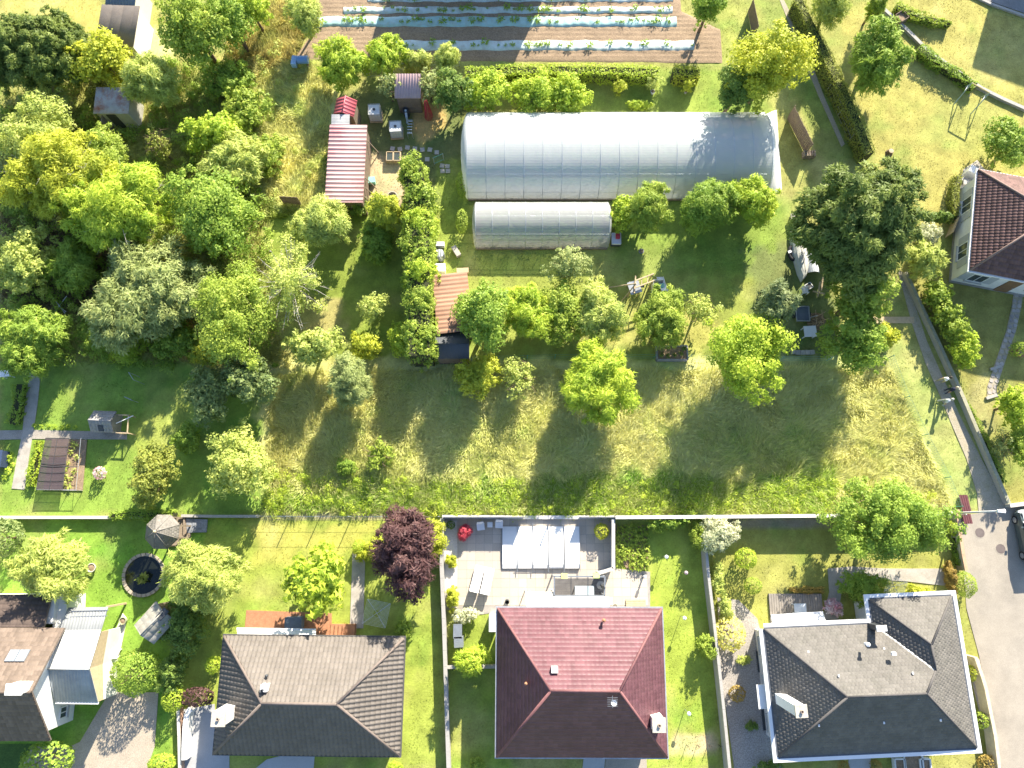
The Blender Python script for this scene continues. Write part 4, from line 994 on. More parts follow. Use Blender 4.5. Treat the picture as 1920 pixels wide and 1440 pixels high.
for a, b in (((.1, -d), (1.1, -d)), ((.1, d - .2), (.9, d - .2)), ((.95, -d), (.85, d - .2))):
    m1 = MB(); m1.bar(pf(w + a[0], a[1], 1.0), pf(w + b[0], b[1], 1.0), .07); m1.build('beam', M_WOODL, pr_)
for u, v in ((1.05, -d), (.85, d - .2), (.3, -d)): m1 = MB(); m1.bar(pf(w + u, v, 0), pf(w + u, v, 1.0), .07); m1.build('post', M_WOODL, pr_)
m1 = MB(); m1.bar(pf(w + .1, -.1, 1.15), pf(w + 1.2, .55, 1.0), .05); m1.build('beam', M_PVC, pr_)
# crooked shed on the lawn, lower left
gb, gbf = gable_shed('garden_shed', 'weathered grey-green gable shed with dark roof hatch on the lush lawn', ((294,1131),(333,1163),(285,1207),(252,1169)), 2.0, .45,
    mat('shed_felt_olive', (.33,.31,.26), .9, .12, 2, .2, 16, stain=(.46,.44,.42), stain_amt=.6, stain_scale=.9), mat('shed_dark_boards', (.16,.12,.09)), 'v', .5, .008, FLAT, tl=.45)
p = P(306, 1151, 2.35); u, v = gbf.inv(p); m1 = MB(); fbox(m1, gbf, u, v, 2.0 + .45 * (1 - abs(u) / (gbf.W/2)) + .05, .45, .8, .1); m1.build('hatch', M_DARKMET, gb)
# hexagonal garden pavilion
def gazebo():
    z0, z1 = 2.15, 3.25; c = P(305, 997, z0); e = P(338, 997, z0); R = (e - c).length
    root = thing('gazebo', 'eight-sided garden pavilion with dark shingle roof by the lower left wall', 'gazebo', (c.x, c.y, 0))
    mt = mat('shingle_dark', (.20,.185,.165), .85, .1, 1.5, .15, 20, tint=.15); pt = [(c.x + R*math.cos(math.pi/8 + k*math.pi/4), c.y + R*math.sin(math.pi/8 + k*math.pi/4)) for k in range(8)]
    for k in range(8):
        a, b = pt[k], pt[(k+1) % 8]; poly = [(*a, z0), (*b, z0), (c.x, c.y, z1)]
        m1 = MB(); m1.face(poly); m1.face([(x, y, z - .05) for x, y, z in poly[::-1]]); rp = m1.build('roof_panel', mt, root)
        slope_tiles('shingles', poly, mt, rp, .2, .16, .006, .014, FLAT, stagger=True, seed=k)
        cap([(*a, z0 + .05), (c.x, c.y, z1 + .05)], mt, root, .035, 'hip_cap')
        m1 = MB(); q = (c.x + (a[0]-c.x)*.88, c.y + (a[1]-c.y)*.88); m1.box((*q, z0/2 - .02), (.1, .1, z0 - .06)); m1.build('post', M_WOOD, root)
        m1 = MB(); q2 = (c.x + (b[0]-c.x)*.88, c.y + (b[1]-c.y)*.88)
        if k not in (0, 7): m1.bar((*q, .85), (*q2, .85), .05, .08); m1.build('rail', M_WOOD, root)
    m1 = MB(); m1.prism([(c.x + (x-c.x)*.92, c.y + (y-c.y)*.92) for x, y in pt], -.02, .12); m1.build('floor', M_WOOD, root)
    m1 = MB(); m1.lathe((c.x, c.y, z1), [(.09, 0), (.12, .08), (.05, .16), (0, .22)], 10); m1.build('finial', M_WOODL, root)
    HARD.append(pt)
gazebo()
t = thing('concrete_slab', 'flat shade-coloured concrete slab beside the eight-sided pavilion', 'slab', P(370, 985)); m1 = MB(); m1.prism(PL([(350,972),(390,974),(388,998),(352,999)]), 0, .14); m1.build('slab', mat('slab_shade_dark', (.24,.25,.27), .9, .3, 2, .3, 10), t)  # concrete slab; its shade is put into the dark bluish colour
t = thing('timber_edging', 'rough timber edging frame next to the eight-sided pavilion', 'edging', P(342, 990))
for a, b in (((336,972),(346,970)),((346,970),(346,1005)),((338,1008),(346,1005))):
    m1 = MB(); p, q = P(*a, .15), P(*b, .15); m1.bar(p, q, .12, .2); m1.build('timber', M_WOOD, t)

# house beyond the top right corner: out of view, inferred from the shadow it casts
def proj(x, y, z):
    dx, dy, dz = x, y, z - H; yc, zc = dy * CT + dz * ST, -dy * ST + dz * CT; return (960 + F * dx / -zc, 720 - F * yc / -zc)
c0 = P(1893, -100); ux, uy = Vector((.93, -.36, 0)), Vector((.36, .93, 0)); zc_ = 6.4
qc = [proj(*(c0 + uy * 9)[:2], zc_), proj(*(c0 + uy * 9 + ux * 12)[:2], zc_), proj(*(c0 + ux * 12)[:2], zc_), proj(*c0[:2], zc_)]
rx_, roofx, frx, _ = hip_house('detached_house', 'two-storey house beyond the top right corner whose shadow falls on the yellow lawn', qc, zc_, 2.4, 3.6, 3.6,
    mat('tiles_blue_slate', (.14,.15,.17), .7, .1, 1, .1, tint=.15), RG, M_WALLC, dict(tw=.3, tl=.3, rib=.02, step=.03, prof=FLAT), mat('fascia_white', (.7,.68,.66)), M_ZINC)
# barn north of the field: its shadow falls across the rows
bn, bf = gable_shed('barn', 'long barn beyond the top edge whose shadow crosses the crop field', ((770,-190),(1035,-190),(1030,-88),(765,-88)), 4.2, 1.6, mat('tiles_barn', (.25,.14,.10), .8, tint=.1), M_WALLC, 'u', .3, .03, ROLL, tl=.35, cat='barn')
# ---------------------------------------------------------------- crop field with plastic mulch
fpoly = [(560,-60),(600,30),(640,15),(1262,-60),(1268,20),(1345,55),(1352,116),(1270,112),(900,112),(560,108)]
def field():
    pts = PL([(552,112),(590,60),(600,-60),(1268,-60),(1275,22),(1352,58),(1352,118),(1200,114),(900,112)]); HARD.append(pts)
    a = np.array(pts); lo, hi = a.min(0), a.max(0); s = .14; xs = np.arange(lo[0], hi[0] + s, s * 2); ys = np.arange(lo[1], hi[1] + s, s)
    X, Y = np.meshgrid(xs, ys); d = sdist(X, Y, pts)
    Z = .015 + .05 * np.abs(np.sin(Y * 7.2 + .6 * fbm(X, Y, .6))) * np.clip(d * 1.5, 0, 1) + .04 * (fbm(X, Y, 3.0) - .4) + np.minimum(d, 0) * .4
    nx, ny = len(xs), len(ys); i = np.arange(nx*ny).reshape(ny, nx); f = np.stack([i[:-1,:-1], i[:-1,1:], i[1:,1:], i[1:,:-1]], -1).reshape(-1, 4)
    o = raw_mesh('field', np.stack([X, Y, Z], -1).reshape(-1, 3), f, M_SOIL, smooth=True); o['kind'] = 'structure'; o['label'] = 'tilled brown crop field'
field()
M_MULCH = mat('mulch_film', (.56, .65, .63), .35, .06, 2, .08, 25, spec=.5, stain=(.36, .30, .22), stain_amt=.55, stain_scale=2.2); M_MULCHB = mat('mulch_film_blue', (.38, .58, .56), .35, .08, 2, .1, 25, spec=.5, stain=(.34, .32, .25), stain_amt=.5, stain_scale=2.2)
def mulch(label, xa, xb, y0, y1, m, seed):
    r = np.random.default_rng(seed); a, b = P(xa, (y0+y1)/2), P(xb, (y0+y1)/2); hw = (P(900, y0).y - P(900, y1).y)/2; yc = a.y
    xs = np.arange(a.x, b.x, .16); vs = np.linspace(-1, 1, 9); X, V = np.meshgrid(xs, vs)
    edge = .06 * np.sin(X * 2.1 + seed) + .05 * (fbm(X + seed * 9, V, .9) - .5)
    Y = yc + V * hw + edge * np.abs(V)
    Z = .07 + .10 * (1 - V**2)**.7 + .05 * (fbm(X * 1.0, Y * 5 + seed, 1.6) - .5) + .025 * np.sin(X * 8 + 5 * fbm(X, Y, 1.5))
    Z[0] = .02; Z[-1] = .02
    nx, ny = len(xs), len(vs); i = np.arange(nx*ny).reshape(ny, nx); f = np.stack([i[:-1,:-1], i[:-1,1:], i[1:,1:], i[1:,:-1]], -1).reshape(-1, 4)
    o = raw_mesh('mulch_strip', np.stack([X, Y, Z], -1).reshape(-1, 3), f, m, smooth=True); tag(o, label, 'plastic sheet', 'plastic mulch strips of the field'); return yc, a.x, b.x
rows = [mulch('blue-white plastic mulch strip of the field, nearest to the clipped hedge', 742, 1304, 76, 96, M_MULCH, 1),
        mulch('turquoise plastic mulch strip, second from the clipped hedge', 594, 1268, 31, 51, M_MULCHB, 2),
        mulch('whitish plastic mulch strip, third from the clipped hedge', 645, 1263, 13, 26, M_MULCH, 3),
        mulch('whitish plastic mulch strip cut by the top edge of the photo', 690, 1262, -8, 5, M_MULCH, 4)]

# ---------------------------------------------------------------- pool and its furniture
def pool():
    root = thing('pool_cover', 'white sliding pool cover of five flat panels on the terrace', 'pool cover', P(1015, 1026))
    xs = [942, 970.5, 999.5, 1028.5, 1058, 1088]; mw = mat('cover_white', (.80,.79,.76), .45, .04, 1, .03, spec=.5)
    for k in range(5):
        h = .24 + .02 * k; a, b = P(xs[k], 987, h), P(xs[k+1], 1066, h); m1 = MB(); NS = 10
        y0, y1 = b.y, a.y
        rings = []
        for x in (a.x + .01, b.x - .012):
            r = [(x, lerp(y0, y1, j/NS), h - .10 + .12 * math.sin(math.pi * j/NS) ** .5) for j in range(NS + 1)]; r += [(x, y1, .02), (x, y0, .02)]; rings.append(r)
        m1.loft(rings); m1.build('cover_panel', mw, root)
        m1 = MB(); m1.box((b.x, (y0 + y1)/2, h - .02), (.035, y1 - y0 + .5, .07)); m1.build('rail', M_ZINC, root)
    a, b = P(968, 1060, .32), P(1060, 1060, .32); m1 = MB(); m1.bar(a, b, .03); m1.build('pull_bar', M_ZINC, root)
    c = P(942, 1026); m1 = MB(); m1.box((c.x, c.y, .05), (.06, 3.1, .1)); m1.build('ground_rail', M_ZINC, root)
pool()
def lounger_proto():
    t = thing('sun_lounger', 'white padded sun lounger nearer the plant bed on the pool terrace', 'sun lounger', group='sun loungers')
    mw = mat('cushion_white', (.80,.79,.78), .8, .04); 
    m1 = MB(); m1.box((0, -.32, .34), (.66, 1.25, .10)); m1.build('seat_cushion', mw, t)
    m1 = MB(); m1.bar((0, .30, .34), (0, .92, .62), .66, .10, up=(0, -.4, 1)); m1.build('back_cushion', mw, t)
    for x in (-.3, .3): m1 = MB(); m1.bar((x, -.95, .27), (x, .9, .27), .05); m1.build('side_rail', M_PVC, t)
    for x in (-.28, .28):
        for y in (-.8, .6): m1 = MB(); m1.box((x, y, .13), (.05, .05, .26)); m1.build('leg', M_PVC, t)
    return t
lp = lounger_proto(); a = P(895, 1085); lp.location = (a.x, a.y, .01); lp.rotation_euler.z = math.radians(166)
l2 = copy_tree(lp); a = P(914, 1089); l2.location = (a.x, a.y, .01); l2.rotation_euler.z = math.radians(168); l2['label'] = 'white padded sun lounger nearer the pool cover'
def chair_proto(label):
    t = thing('garden_chair', label, 'chair', group='white plastic garden chairs')
    m1 = MB(); m1.box((0, 0, .43), (.50, .48, .04)); m1.build('seat', M_PVC, t)
    m1 = MB(); m1.bar((0, .22, .45), (0, .34, .88), .48, .03, up=(0, 1, 0)); m1.build('backrest', M_PVC, t)
    for x in (-.25, .25):
        m1 = MB(); m1.bar((x, -.2, .66), (x, .27, .68), .05, .03); m1.build('armrest', M_PVC, t)
        for y in (-.2, .22): m1 = MB(); m1.bar((x, y, 0), (x * .95, y, .66 if y < 0 else .45), .045); m1.build('leg', M_PVC, t)
    return t
ch = chair_proto('white plastic chair left of the small table by the pool wall'); a = P(902, 988); ch.location = (a.x, a.y, .01); ch.rotation_euler.z = .12
for px, rz, lb in (((936, 984), -.05, 'white plastic chair right of the small table by the pool wall'), ((1505, 548), 1.7, 'white plastic chair in the shade beside the framed board')):
    c = copy_tree(ch); a = P(*px); c.location = (a.x, a.y, .01); c.rotation_euler.z = rz; c['label'] = lb
def table(label, px, sx, sy, h, m, rz=0, name='garden_table'):
    a = P(*px); t = thing(name, label, 'table', (a.x, a.y, 0)); m1 = MB(); m1.box((a.x, a.y, h), (sx, sy, .05), rz); m1.build('tabletop', m, t)
    for i in (-1, 1):
        for j in (-1, 1):
            x, y = i * (sx/2 - .08), j * (sy/2 - .08); ca, sa = math.cos(rz), math.sin(rz); m1 = MB(); m1.box((a.x + x*ca - y*sa, a.y + x*sa + y*ca, h/2 - .02), (.06, .06, h - .03)); m1.build('leg', m, t)
    return t
table('small square white table between the two pool chairs', (919, 984), .38, .38, .42, M_PVC)
table('square white table in the shade below the junk heap', (1512, 626), .95, .85, .72, M_PVC, .05)
table('white table under the lilac edge at the left vegetable plot', (21, 704), .75, .5, .7, M_PVC, .1)
table('white garden table beside the pale terrace of the gabled house', (219, 1224), .85, .6, .72, M_PVC, .1)
table('small table under the white awning of the slate-grey house', (1493, 1140), .85, .75, .72, mat('table_blue_white', (.62,.66,.70), .4), .0)

# terrace furniture of the red house: dining pergola, awning, folded blind
def red_terrace():
    t = thing('awning', 'long white awning on the pool side of the wine-red house', 'awning', P(1090, 1135))
    a, b, c, d = P(1039, 1120, 2.45), P(1141, 1120, 2.45), P(1141, 1142, 2.9), P(1039, 1142, 2.9)
    m1 = MB(); m1.face((b, a, d, c)); m1.face([Vector(q) - Vector((0, 0, .03)) for q in (c, d, a, b)]); m1.build('fabric', mat('awning_white', (.80,.78,.75), .8, .03), t)
    m1 = MB(); m1.bar(a, b, .1, .1); m1.build('front_bar', M_PVC, t); m1 = MB(); m1.bar(d, c, .14, .14); m1.build('cassette', M_PVC, t)
    for q, r in ((a, d), (b, c)): m1 = MB(); m1.bar(Vector(q) - Vector((0, 0, .06)), Vector(r) - Vector((0, 0, .08)), .05); m1.build('arm', M_ZINC, t)
    t = thing('pergola', 'slim dark metal pergola over the dining place north of the wine-red house', 'pergola', P(1086, 1100))
    z = 2.2; cs = [P(1039, 1081, z), P(1134, 1081, z), P(1134, 1117, z), P(1039, 1117, z)]
    for k in range(4): m1 = MB(); m1.bar(cs[k], cs[(k+1) % 4], .09, .1); m1.build('beam', M_ZINC, t)
    for q in cs: m1 = MB(); m1.box((q.x, q.y, z/2 - .03), (.09, .09, z - .08)); m1.build('post', M_ZINC, t)
    for k in (1, 2): m1 = MB(); m1.bar(cs[0].lerp(cs[1], k/3), cs[3].lerp(cs[2], k/3), .05, .07); m1.build('cross_bar', M_DARKMET, t)
    for px in ((1058, 1080), (1118, 1079)):
        q = P(*px, z + .12); m1 = MB(); m1.box((q.x, q.y, q.z), (.42, .36, .14)); m1.build('lime_cushion', mat('fabric_lime', (.62,.74,.25), .8), t)
    sh = thing('patio_deck', 'dark slatted deck under the metal pergola', 'deck', P(1086, 1100))
    p0, p1 = P(1040, 1084), P(1133, 1119)
    n = 12
    for k in range(n):
        x0, x1 = p0.x, p1.x; y = lerp(p1.y, p0.y, (k + .5)/n); m1 = MB(); m1.box(((x0+x1)/2, y, .02), (x1 - x0, (p0.y - p1.y)/n - .02, .05)); m1.build('plank', mat('deck_dark_grey', (.16,.15,.145), .8, .2, 3), sh)
    table('pale glass dining table under the metal pergola', (1094, 1108), 1.35, .8, .74, mat('table_glass_pale', (.46,.55,.60), .15, .03, spec=.6))
    a, b, c, d = P(986, 1110, 2.0), P(1038, 1110, 2.0), P(1038, 1142, 2.7), P(986, 1142, 2.7)
    t = thing('corrugated_canopy', 'pale corrugated canopy left of the white awning', 'canopy', P(1012, 1125)); sheet_roof('roof_sheet', (b, a, d, c), mat('sheet_pale_beige', (.55,.52,.46), .6, .08), t, .29, .07, CORR)
    for q in (a, b): m1 = MB(); m1.box((q.x, q.y, .97), (.06, .06, 1.94)); m1.build('post', M_PVC, t)
    q = P(1134, 1100); t = thing('folded_parasol', 'folded dark parasol at the right post of the metal pergola', 'parasol', (q.x, q.y, 0))
    m1 = MB(); m1.lathe((q.x - .3, q.y + .1, 0), [(.03, 0), (.03, .9), (.12, 1.0), (.16, 1.5), (.05, 2.3), (.02, 2.5)], 10); m1.build('folded_fabric', M_DARKMET, t); m1 = MB(); m1.lathe((q.x - .3, q.y + .1, 0), [(.3, 0), (.3, .06), (.05, .1)], 12); m1.build('base', M_CONC, t)
    q = P(1206, 1080); t = thing('garden_lamp', 'short white pillar lamp on the terrace corner by the vegetable bed', 'lamp', (q.x, q.y, 0))
    m1 = MB(); m1.lathe((q.x, q.y, 0), [(.06, 0), (.06, .6), (.11, .62), (.11, .8), (0, .86)], 12); m1.build('post', M_PVC, t)
    m1 = MB(); m1.lathe((q.x, q.y, .0), [(.14, 0), (.14, .03)], 12); m1.build('base', M_ZINC, t)
    q = P(951, 1127); t = thing('stove_pipe', 'dark round flue pipe beside the wine-red eave', 'pipe', (q.x, q.y, 0)); m1 = MB(); m1.lathe((q.x, q.y, 0), [(.16, 0), (.16, .9), (.13, .9), (.13, .3)], 14); m1.build('pipe', M_DARKMET, t)
    q = P(1192, 1134); t = thing('pallet', 'stack of pale timber planks on the terrace at the red house corner', 'planks', (q.x, q.y, 0))
    for k in range(5): m1 = MB(); m1.box((q.x, q.y - .3 + k * .15, .08), (1.4, .13, .1)); m1.build('plank', M_WOODL, t)
    q = P(1152, 1136); t = thing('planter', 'small stone planter under the white awning end', 'planter', (q.x, q.y, 0)); m1 = MB(); m1.lathe((q.x, q.y, 0), [(.14, 0), (.2, .35), (.17, .35), (.15, .25), (0, .25)], 12); m1.build('pot', M_CHCAP, t)
    c0 = thing('ground_strip', 'white gravel planting bed along the left edge of the pool terrace', 'bed', P(843, 1060)); m1 = MB(); m1.prism(PL([(833,976),(857,976),(857,1140),(834,1140)]), .0, .035); m1.build('gravel', mat('gravel_white', (.62,.58,.54), .95, .08, 2, .2, 18, bump=.4), c0)
red_terrace()

# grey house: deck, awning, bits
def grey_garden():
    t = thing('deck', 'grey plank deck at the back of the slate-grey house', 'deck', P(1492, 1140)); n = 22
    a, b = P(1440, 1113), P(1544, 1170)
    for k in range(n):
        x = lerp(a.x, b.x, (k + .5)/n); m1 = MB(); m1.box((x, (a.y + b.y)/2, .10), ((b.x - a.x)/n - .018, a.y - b.y, .06)); m1.build('plank', mat('deck_grey', (.28,.25,.22), .85, .15, 3, .15, 25, tint=0), t)
    m1 = MB(); m1.box(((a.x+b.x)/2, (a.y+b.y)/2, .02), (b.x - a.x, a.y - b.y, .08)); m1.build('joists', M_DARKMET, t); HARD.append(PL([(1440,1113),(1544,1113),(1544,1170),(1440,1170)]))
    t = thing('awning', 'ribbed white awning over the plank deck', 'awning', P(1498, 1160)); a, b, c, d = P(1446, 1154, 2.5), P(1543, 1148, 2.5), P(1550, 1168, 2.9), P(1450, 1175, 2.9)
    sheet_roof('fabric', (b, a, d, c), mat('awning_white', (.80,.78,.75), .8, .03), t, .3, .02, CORR); m1 = MB(); m1.bar(a, b, .1); m1.build('front_bar', M_PVC, t)
    for q, r in ((a, d), (b, c)): m1 = MB(); m1.bar(Vector(q) - Vector((0, 0, .08)), Vector(r) - Vector((0, 0, .1)), .05); m1.build('arm', M_ZINC, t)
    q = P(1660, 1095); dryer('rotary clothes dryer among shrubs behind the slate-grey house', (1678, 1100), .9, .35)
    for px, lb, s in (((1490, 1440), 'left', .5), ((1690, 1430), 'right', .9)): pass
    for k, px in enumerate(((1683, 1432), (1708, 1428), (1730, 1432))):
        q = P(*px); t = thing('raised_planter', ['small white-edged planter, left of the three below the slate roof', 'large white-edged planter, middle of the three below the slate roof', 'small white-edged planter, right of the three below the slate roof'][k], 'planter', (q.x, q.y, 0))
        sx, sy = ((.7, .8), (1.25, 1.5), (.7, .8))[k]
        for dx, dy, lx, ly in ((-sx/2, 0, .09, sy), (sx/2, 0, .09, sy), (0, -sy/2, sx - .09, .09), (0, sy/2, sx - .09, .09)):
            m1 = MB(); m1.box((q.x + dx, q.y + dy, .2), (lx, ly, .4)); m1.build('side', M_WALLW, t)
        m1 = MB(); m1.box((q.x, q.y, .14), (sx - .1, sy - .1, .28)); m1.build('soil', M_SOIL, t)
def dryer(label, px, R, rz, h=1.9):
    q = P(*px, h); t = thing('rotary_dryer', label, 'clothes dryer', (q.x, q.y, 0)); m1 = MB(); m1.tube([(q.x, q.y, 0), (q.x, q.y, h)], .025, 6); m1.build('post', M_STEEL, t)
    ends = [Vector((q.x + R*math.cos(rz + k*math.pi/2), q.y + R*math.sin(rz + k*math.pi/2), h + .1)) for k in range(4)]
    for e in ends: m1 = MB(); m1.tube([(q.x, q.y, h - .15), e], .018, 5); m1.build('arm', M_STEEL, t)
    m1 = MB()
    for f in (.3, .4, .5, .6, .7, .8, .9, 1.0):
        for k in range(4):
            a, b = Vector((q.x, q.y, h)).lerp(ends[k], f), Vector((q.x, q.y, h)).lerp(ends[(k+1) % 4], f); m1.tube([a, b], .009, 3, False)
    m1.build('line', M_PVC, t)
dryer('rotary clothes dryer on the lawn between the plum tree and the taupe roof', (706, 1150), 1.15, .6)
grey_garden()
sheet_p = thing('tarpaulin', 'blue tarpaulin folded over crates by the taupe house brick patio', 'tarpaulin', P(555, 1168)); a = P(555, 1166); m1 = MB(); m1.box((a.x, a.y, .35), (1.2, .8, .7), .05); m1.build('cover', mat('tarp_slate', (.16,.20,.26), .6), sheet_p)
t = thing('awning', 'white and green striped awning edge above the brick patio', 'awning', P(545, 1186)); a, b, c, d = P(444, 1178, 2.5), P(592, 1180, 2.5), P(592, 1196, 2.9), P(446, 1194, 2.9)
sheet_roof('fabric', (b, a, d, c), mat('awning_cream', (.74,.73,.70), .8, .06), t, .4, .015, CORR); m1 = MB(); m1.bar(a, b, .08); m1.build('front_bar', M_PVC, t)
t = thing('cellar_steps', 'brick cellar steps at the taupe house by the path', 'steps', P(650, 1180))
for k in range(6): a = P(624 + k * 8, 1182); m1 = MB(); m1.box((a.x, a.y, .03 + .05 * k), (.3, .9, .1 + .1 * k)); m1.build('step', M_BRICKT, t)

# pots and potted plants stand on the terraces
def pot(label, px, r, h, m, name='flower_pot'):
    q = P(*px); t = thing(name, label, 'pot', (q.x, q.y, 0)); m1 = MB(); m1.lathe((q.x, q.y, 0), [(r*.7, 0), (r, h*.85), (r*1.08, h*.85), (r*1.08, h), (r*.9, h), (r*.85, h*.8), (0, h*.8)], 16); m1.build('pot', m, t)
    m1 = MB(); m1.lathe((q.x, q.y, h*.8), [(r*.86, 0), (r*.4, .03), (0, .04)], 12); m1.build('soil', M_SOIL, t); return q
pot('terracotta pot at the right edge above the stone path', (1908, 664), .3, .45, M_BRICKT)
pot('white tyre-like pot on the lush lawn by the pale willow', (175, 1064), .3, .3, mat('pot_white', (.6,.58,.5)))
pot('cream pot on the paving above the carport', (149, 1133), .22, .3, M_WOODL)
pot('pale pot on the brick edge right of the carport', (235, 1163), .24, .4, mat('pot_olive', (.40,.42,.25)))
pot('white pot under the young tree above the large polytunnel', (1223, 175), .18, .3, M_PVC)
pot('small pot under the yellow sapling above the large polytunnel', (1285, 174), .15, .25, M_CONC)
pot('grey enamel pot on the shaded lawn right of the small polytunnel', (1202, 472), .2, .12, M_ZINC, 'basin')
# ---------------------------------------------------------------- smaller things in the gardens
def ibc(label, px, rz=0.0, leaf=False):
    q = P(*px); t = thing('water_tank', label, 'water tank', (q.x, q.y, 0), 'caged water tanks'); s, h = .95, 1.0
    m1 = MB(); m1.box((q.x, q.y, .14 + h/2), (s - .06, s - .06, h - .06), rz); m1.build('tank', mat('tank_white', (.68,.68,.64), .45, .05), t)
    m1 = MB(); m1.box((q.x, q.y, .07), (s + .1, s + .1, .12), rz); m1.build('pallet', M_WOODL, t)
    m1 = MB(); ca, sa = math.cos(rz), math.sin(rz)
    R = lambda x, y, z: (q.x + x*ca - y*sa, q.y + x*sa + y*ca, z)
    for z in (.3, .65, 1.0, 1.16):
        for a, b in (((-1,-1),(1,-1)),((1,-1),(1,1)),((1,1),(-1,1)),((-1,1),(-1,-1))): m1.tube([R(a[0]*s/2, a[1]*s/2, z), R(b[0]*s/2, b[1]*s/2, z)], .014, 4)
    for k in range(5):
        f = -.5 + k/4
        for sx in (-1, 1): m1.tube([R(sx*s/2, f*s, .12), R(sx*s/2, f*s, 1.16)], .012, 4); m1.tube([R(f*s, sx*s/2, .12), R(f*s, sx*s/2, 1.16)], .012, 4)
    m1.build('cage', M_STEEL, t); m1 = MB(); m1.lathe((q.x, q.y, 1.11), [(.11, 0), (.11, .06), (0, .06)], 10); m1.build('lid', M_DARKMET, t)
ibc('caged white water tank beside the shrub, right of the red hut', (706, 220), .05)
ibc('white water tank with a sprig over it, centre of the yard', (745, 251), .06)
q = P(763, 216); t = thing('dark_bin', 'dark drum with a pale hose below the pink shelter', 'drum', (q.x, q.y, 0)); m1 = MB(); m1.lathe((q.x, q.y, 0), [(.25, 0), (.25, .8), (.22, .82), (.2, .75), (0, .75)], 14); m1.build('drum', M_DARKMET, t); m1 = MB(); m1.tube([(q.x, q.y, .8), (q.x + .05, q.y - .5, .5), (q.x + .05, q.y - .7, .02)], .1, 8); m1.build('chute', mat('hose_pale', (.5,.55,.6)), t)
q = P(771, 248); t = thing('wire_rack', 'pale metal rack standing right of the centre water tank', 'rack', (q.x, q.y, 0)); 
for y in (-.6, .6):
    m1 = MB(); m1.bar((q.x - .2, q.y + y, .8), (q.x + .2, q.y + y, .8), .03)
    for x in (-.2, .2): m1.bar((q.x + x, q.y + y, 0), (q.x + x, q.y + y, .8), .03)
    m1.build('end_frame', M_STEEL, t)
for k in range(5): m1 = MB(); m1.bar((q.x - .2, q.y - .5 + k*.25, .8), (q.x + .2, q.y - .5 + k*.25, .8), .05, .03); m1.build('shelf_bar', M_STEEL, t)
# red bean poles
q0 = P(804, 218); t = thing('pole_wigwam', 'bundle of red poles leaning together on the bare earth', 'poles', (q0.x, q0.y, 0)); rnd = random.Random(9)
for k in range(16):
    a = k / 16 * 6.283; m1 = MB(); m1.tube([(q0.x + .32*math.cos(a), q0.y + .45*math.sin(a), 0), (q0.x + .12*math.cos(a) + rnd.uniform(-.05,.05), q0.y + .1*math.sin(a), 2.0 + rnd.uniform(-.2, .3))], .03, 5); m1.build('pole', mat('pole_red', (.45,.06,.07), .6), t)
# blue barrel lying with a cabinet
q = P(568, 123); t = thing('blue_barrel', 'blue barrel lying on a stand at the corner of the wild grass', 'barrel', (q.x, q.y, 0)); m1 = MB(); m1.tube([(q.x - .25, q.y, .75), (q.x + .65, q.y + .02, .75)], .32, 14); m1.build('barrel', mat('barrel_blue', (.16,.30,.55), .4, .06, spec=.5), t)
m1 = MB(); m1.box((q.x - .5, q.y - .1, .65), (.42, .8, .5), -.1); m1.build('crate', mat('crate_blue', (.30,.45,.66), .5), t)
for x in (-.5, .5): m1 = MB(); m1.box((q.x + x, q.y, .2), (.1, .5, .4)); m1.build('stand', M_WOOD, t)
# stepping stones, cold frame, arch by the big tunnel
for k, (x, y) in enumerate([(764,277),(778,279),(792,281),(806,281),(819,286),(801,299),(829,311),(839,312),(830,321),(840,321),(736,279),(750,280)]):
    q = P(x, y); m1 = MB(); m1.box((q.x, q.y, .02), (.36, .36, .06), random.uniform(-.2, .2)); o = m1.build('stepping_stone', mat('slab_buff', (.50,.45,.38), .9, .12, 3, .15, 20), None); tag(o, 'square pale stepping stone beside the left end of the large polytunnel', 'paving stone', 'stepping stones by the polytunnel')
q = P(739, 298); t = thing('cold_frame', 'timber cold frame with two square lids in the earth yard', 'cold frame', (q.x, q.y, 0))
for dx, dy, lx, ly in ((-.58, 0, .05, .8), (.58, 0, .05, .8), (0, -.4, 1.2, .05), (0, .4, 1.2, .05)): m1 = MB(); m1.box((q.x + dx, q.y + dy, .2), (lx, ly, .4)); m1.build('side', M_WOODL, t)
for dx in (-.29, .29):
    m1 = MB(); m1.box((q.x + dx, q.y, .41), (.5, .72, .02)); g = m1.build('lid', glassmat('frame_glass', (.1,.12,.1), .4), t)
    m1 = MB()
    for a, b in (((-.26,-.38),(.26,-.38)),((.26,-.38),(.26,.38)),((.26,.38),(-.26,.38)),((-.26,.38),(-.26,-.38))): m1.bar((q.x + dx + a[0], q.y + a[1], .44), (q.x + dx + b[0], q.y + b[1], .44), .05)
    m1.build('lid_frame', M_WOODL, g)
q = P(821, 301); t = thing('wire_gate', 'green netted gate standing on posts beside the stepping stones', 'gate', (q.x, q.y, 0))
a, b = P(812, 296, 1.1), P(830, 288, 1.1)
for c in (a, b): m1 = MB(); m1.box((c.x, c.y, .55), (.05, .05, 1.1)); m1.build('post', M_STEEL, t)
m1 = MB(); m1.bar(a, b, .04); m1.bar(a - Vector((0,0,.9)), b - Vector((0,0,.9)), .04)
for k in range(9): c = a.lerp(b, k/8); m1.tube([c, c - Vector((0,0,.9))], .01, 3, False)
m1.build('net', mat('net_green', (.18,.36,.28), .7), t)
q = P(698, 342); t = thing('turquoise_crate', 'turquoise crate at the foot of the long red shed', 'crate', (q.x, q.y, 0))
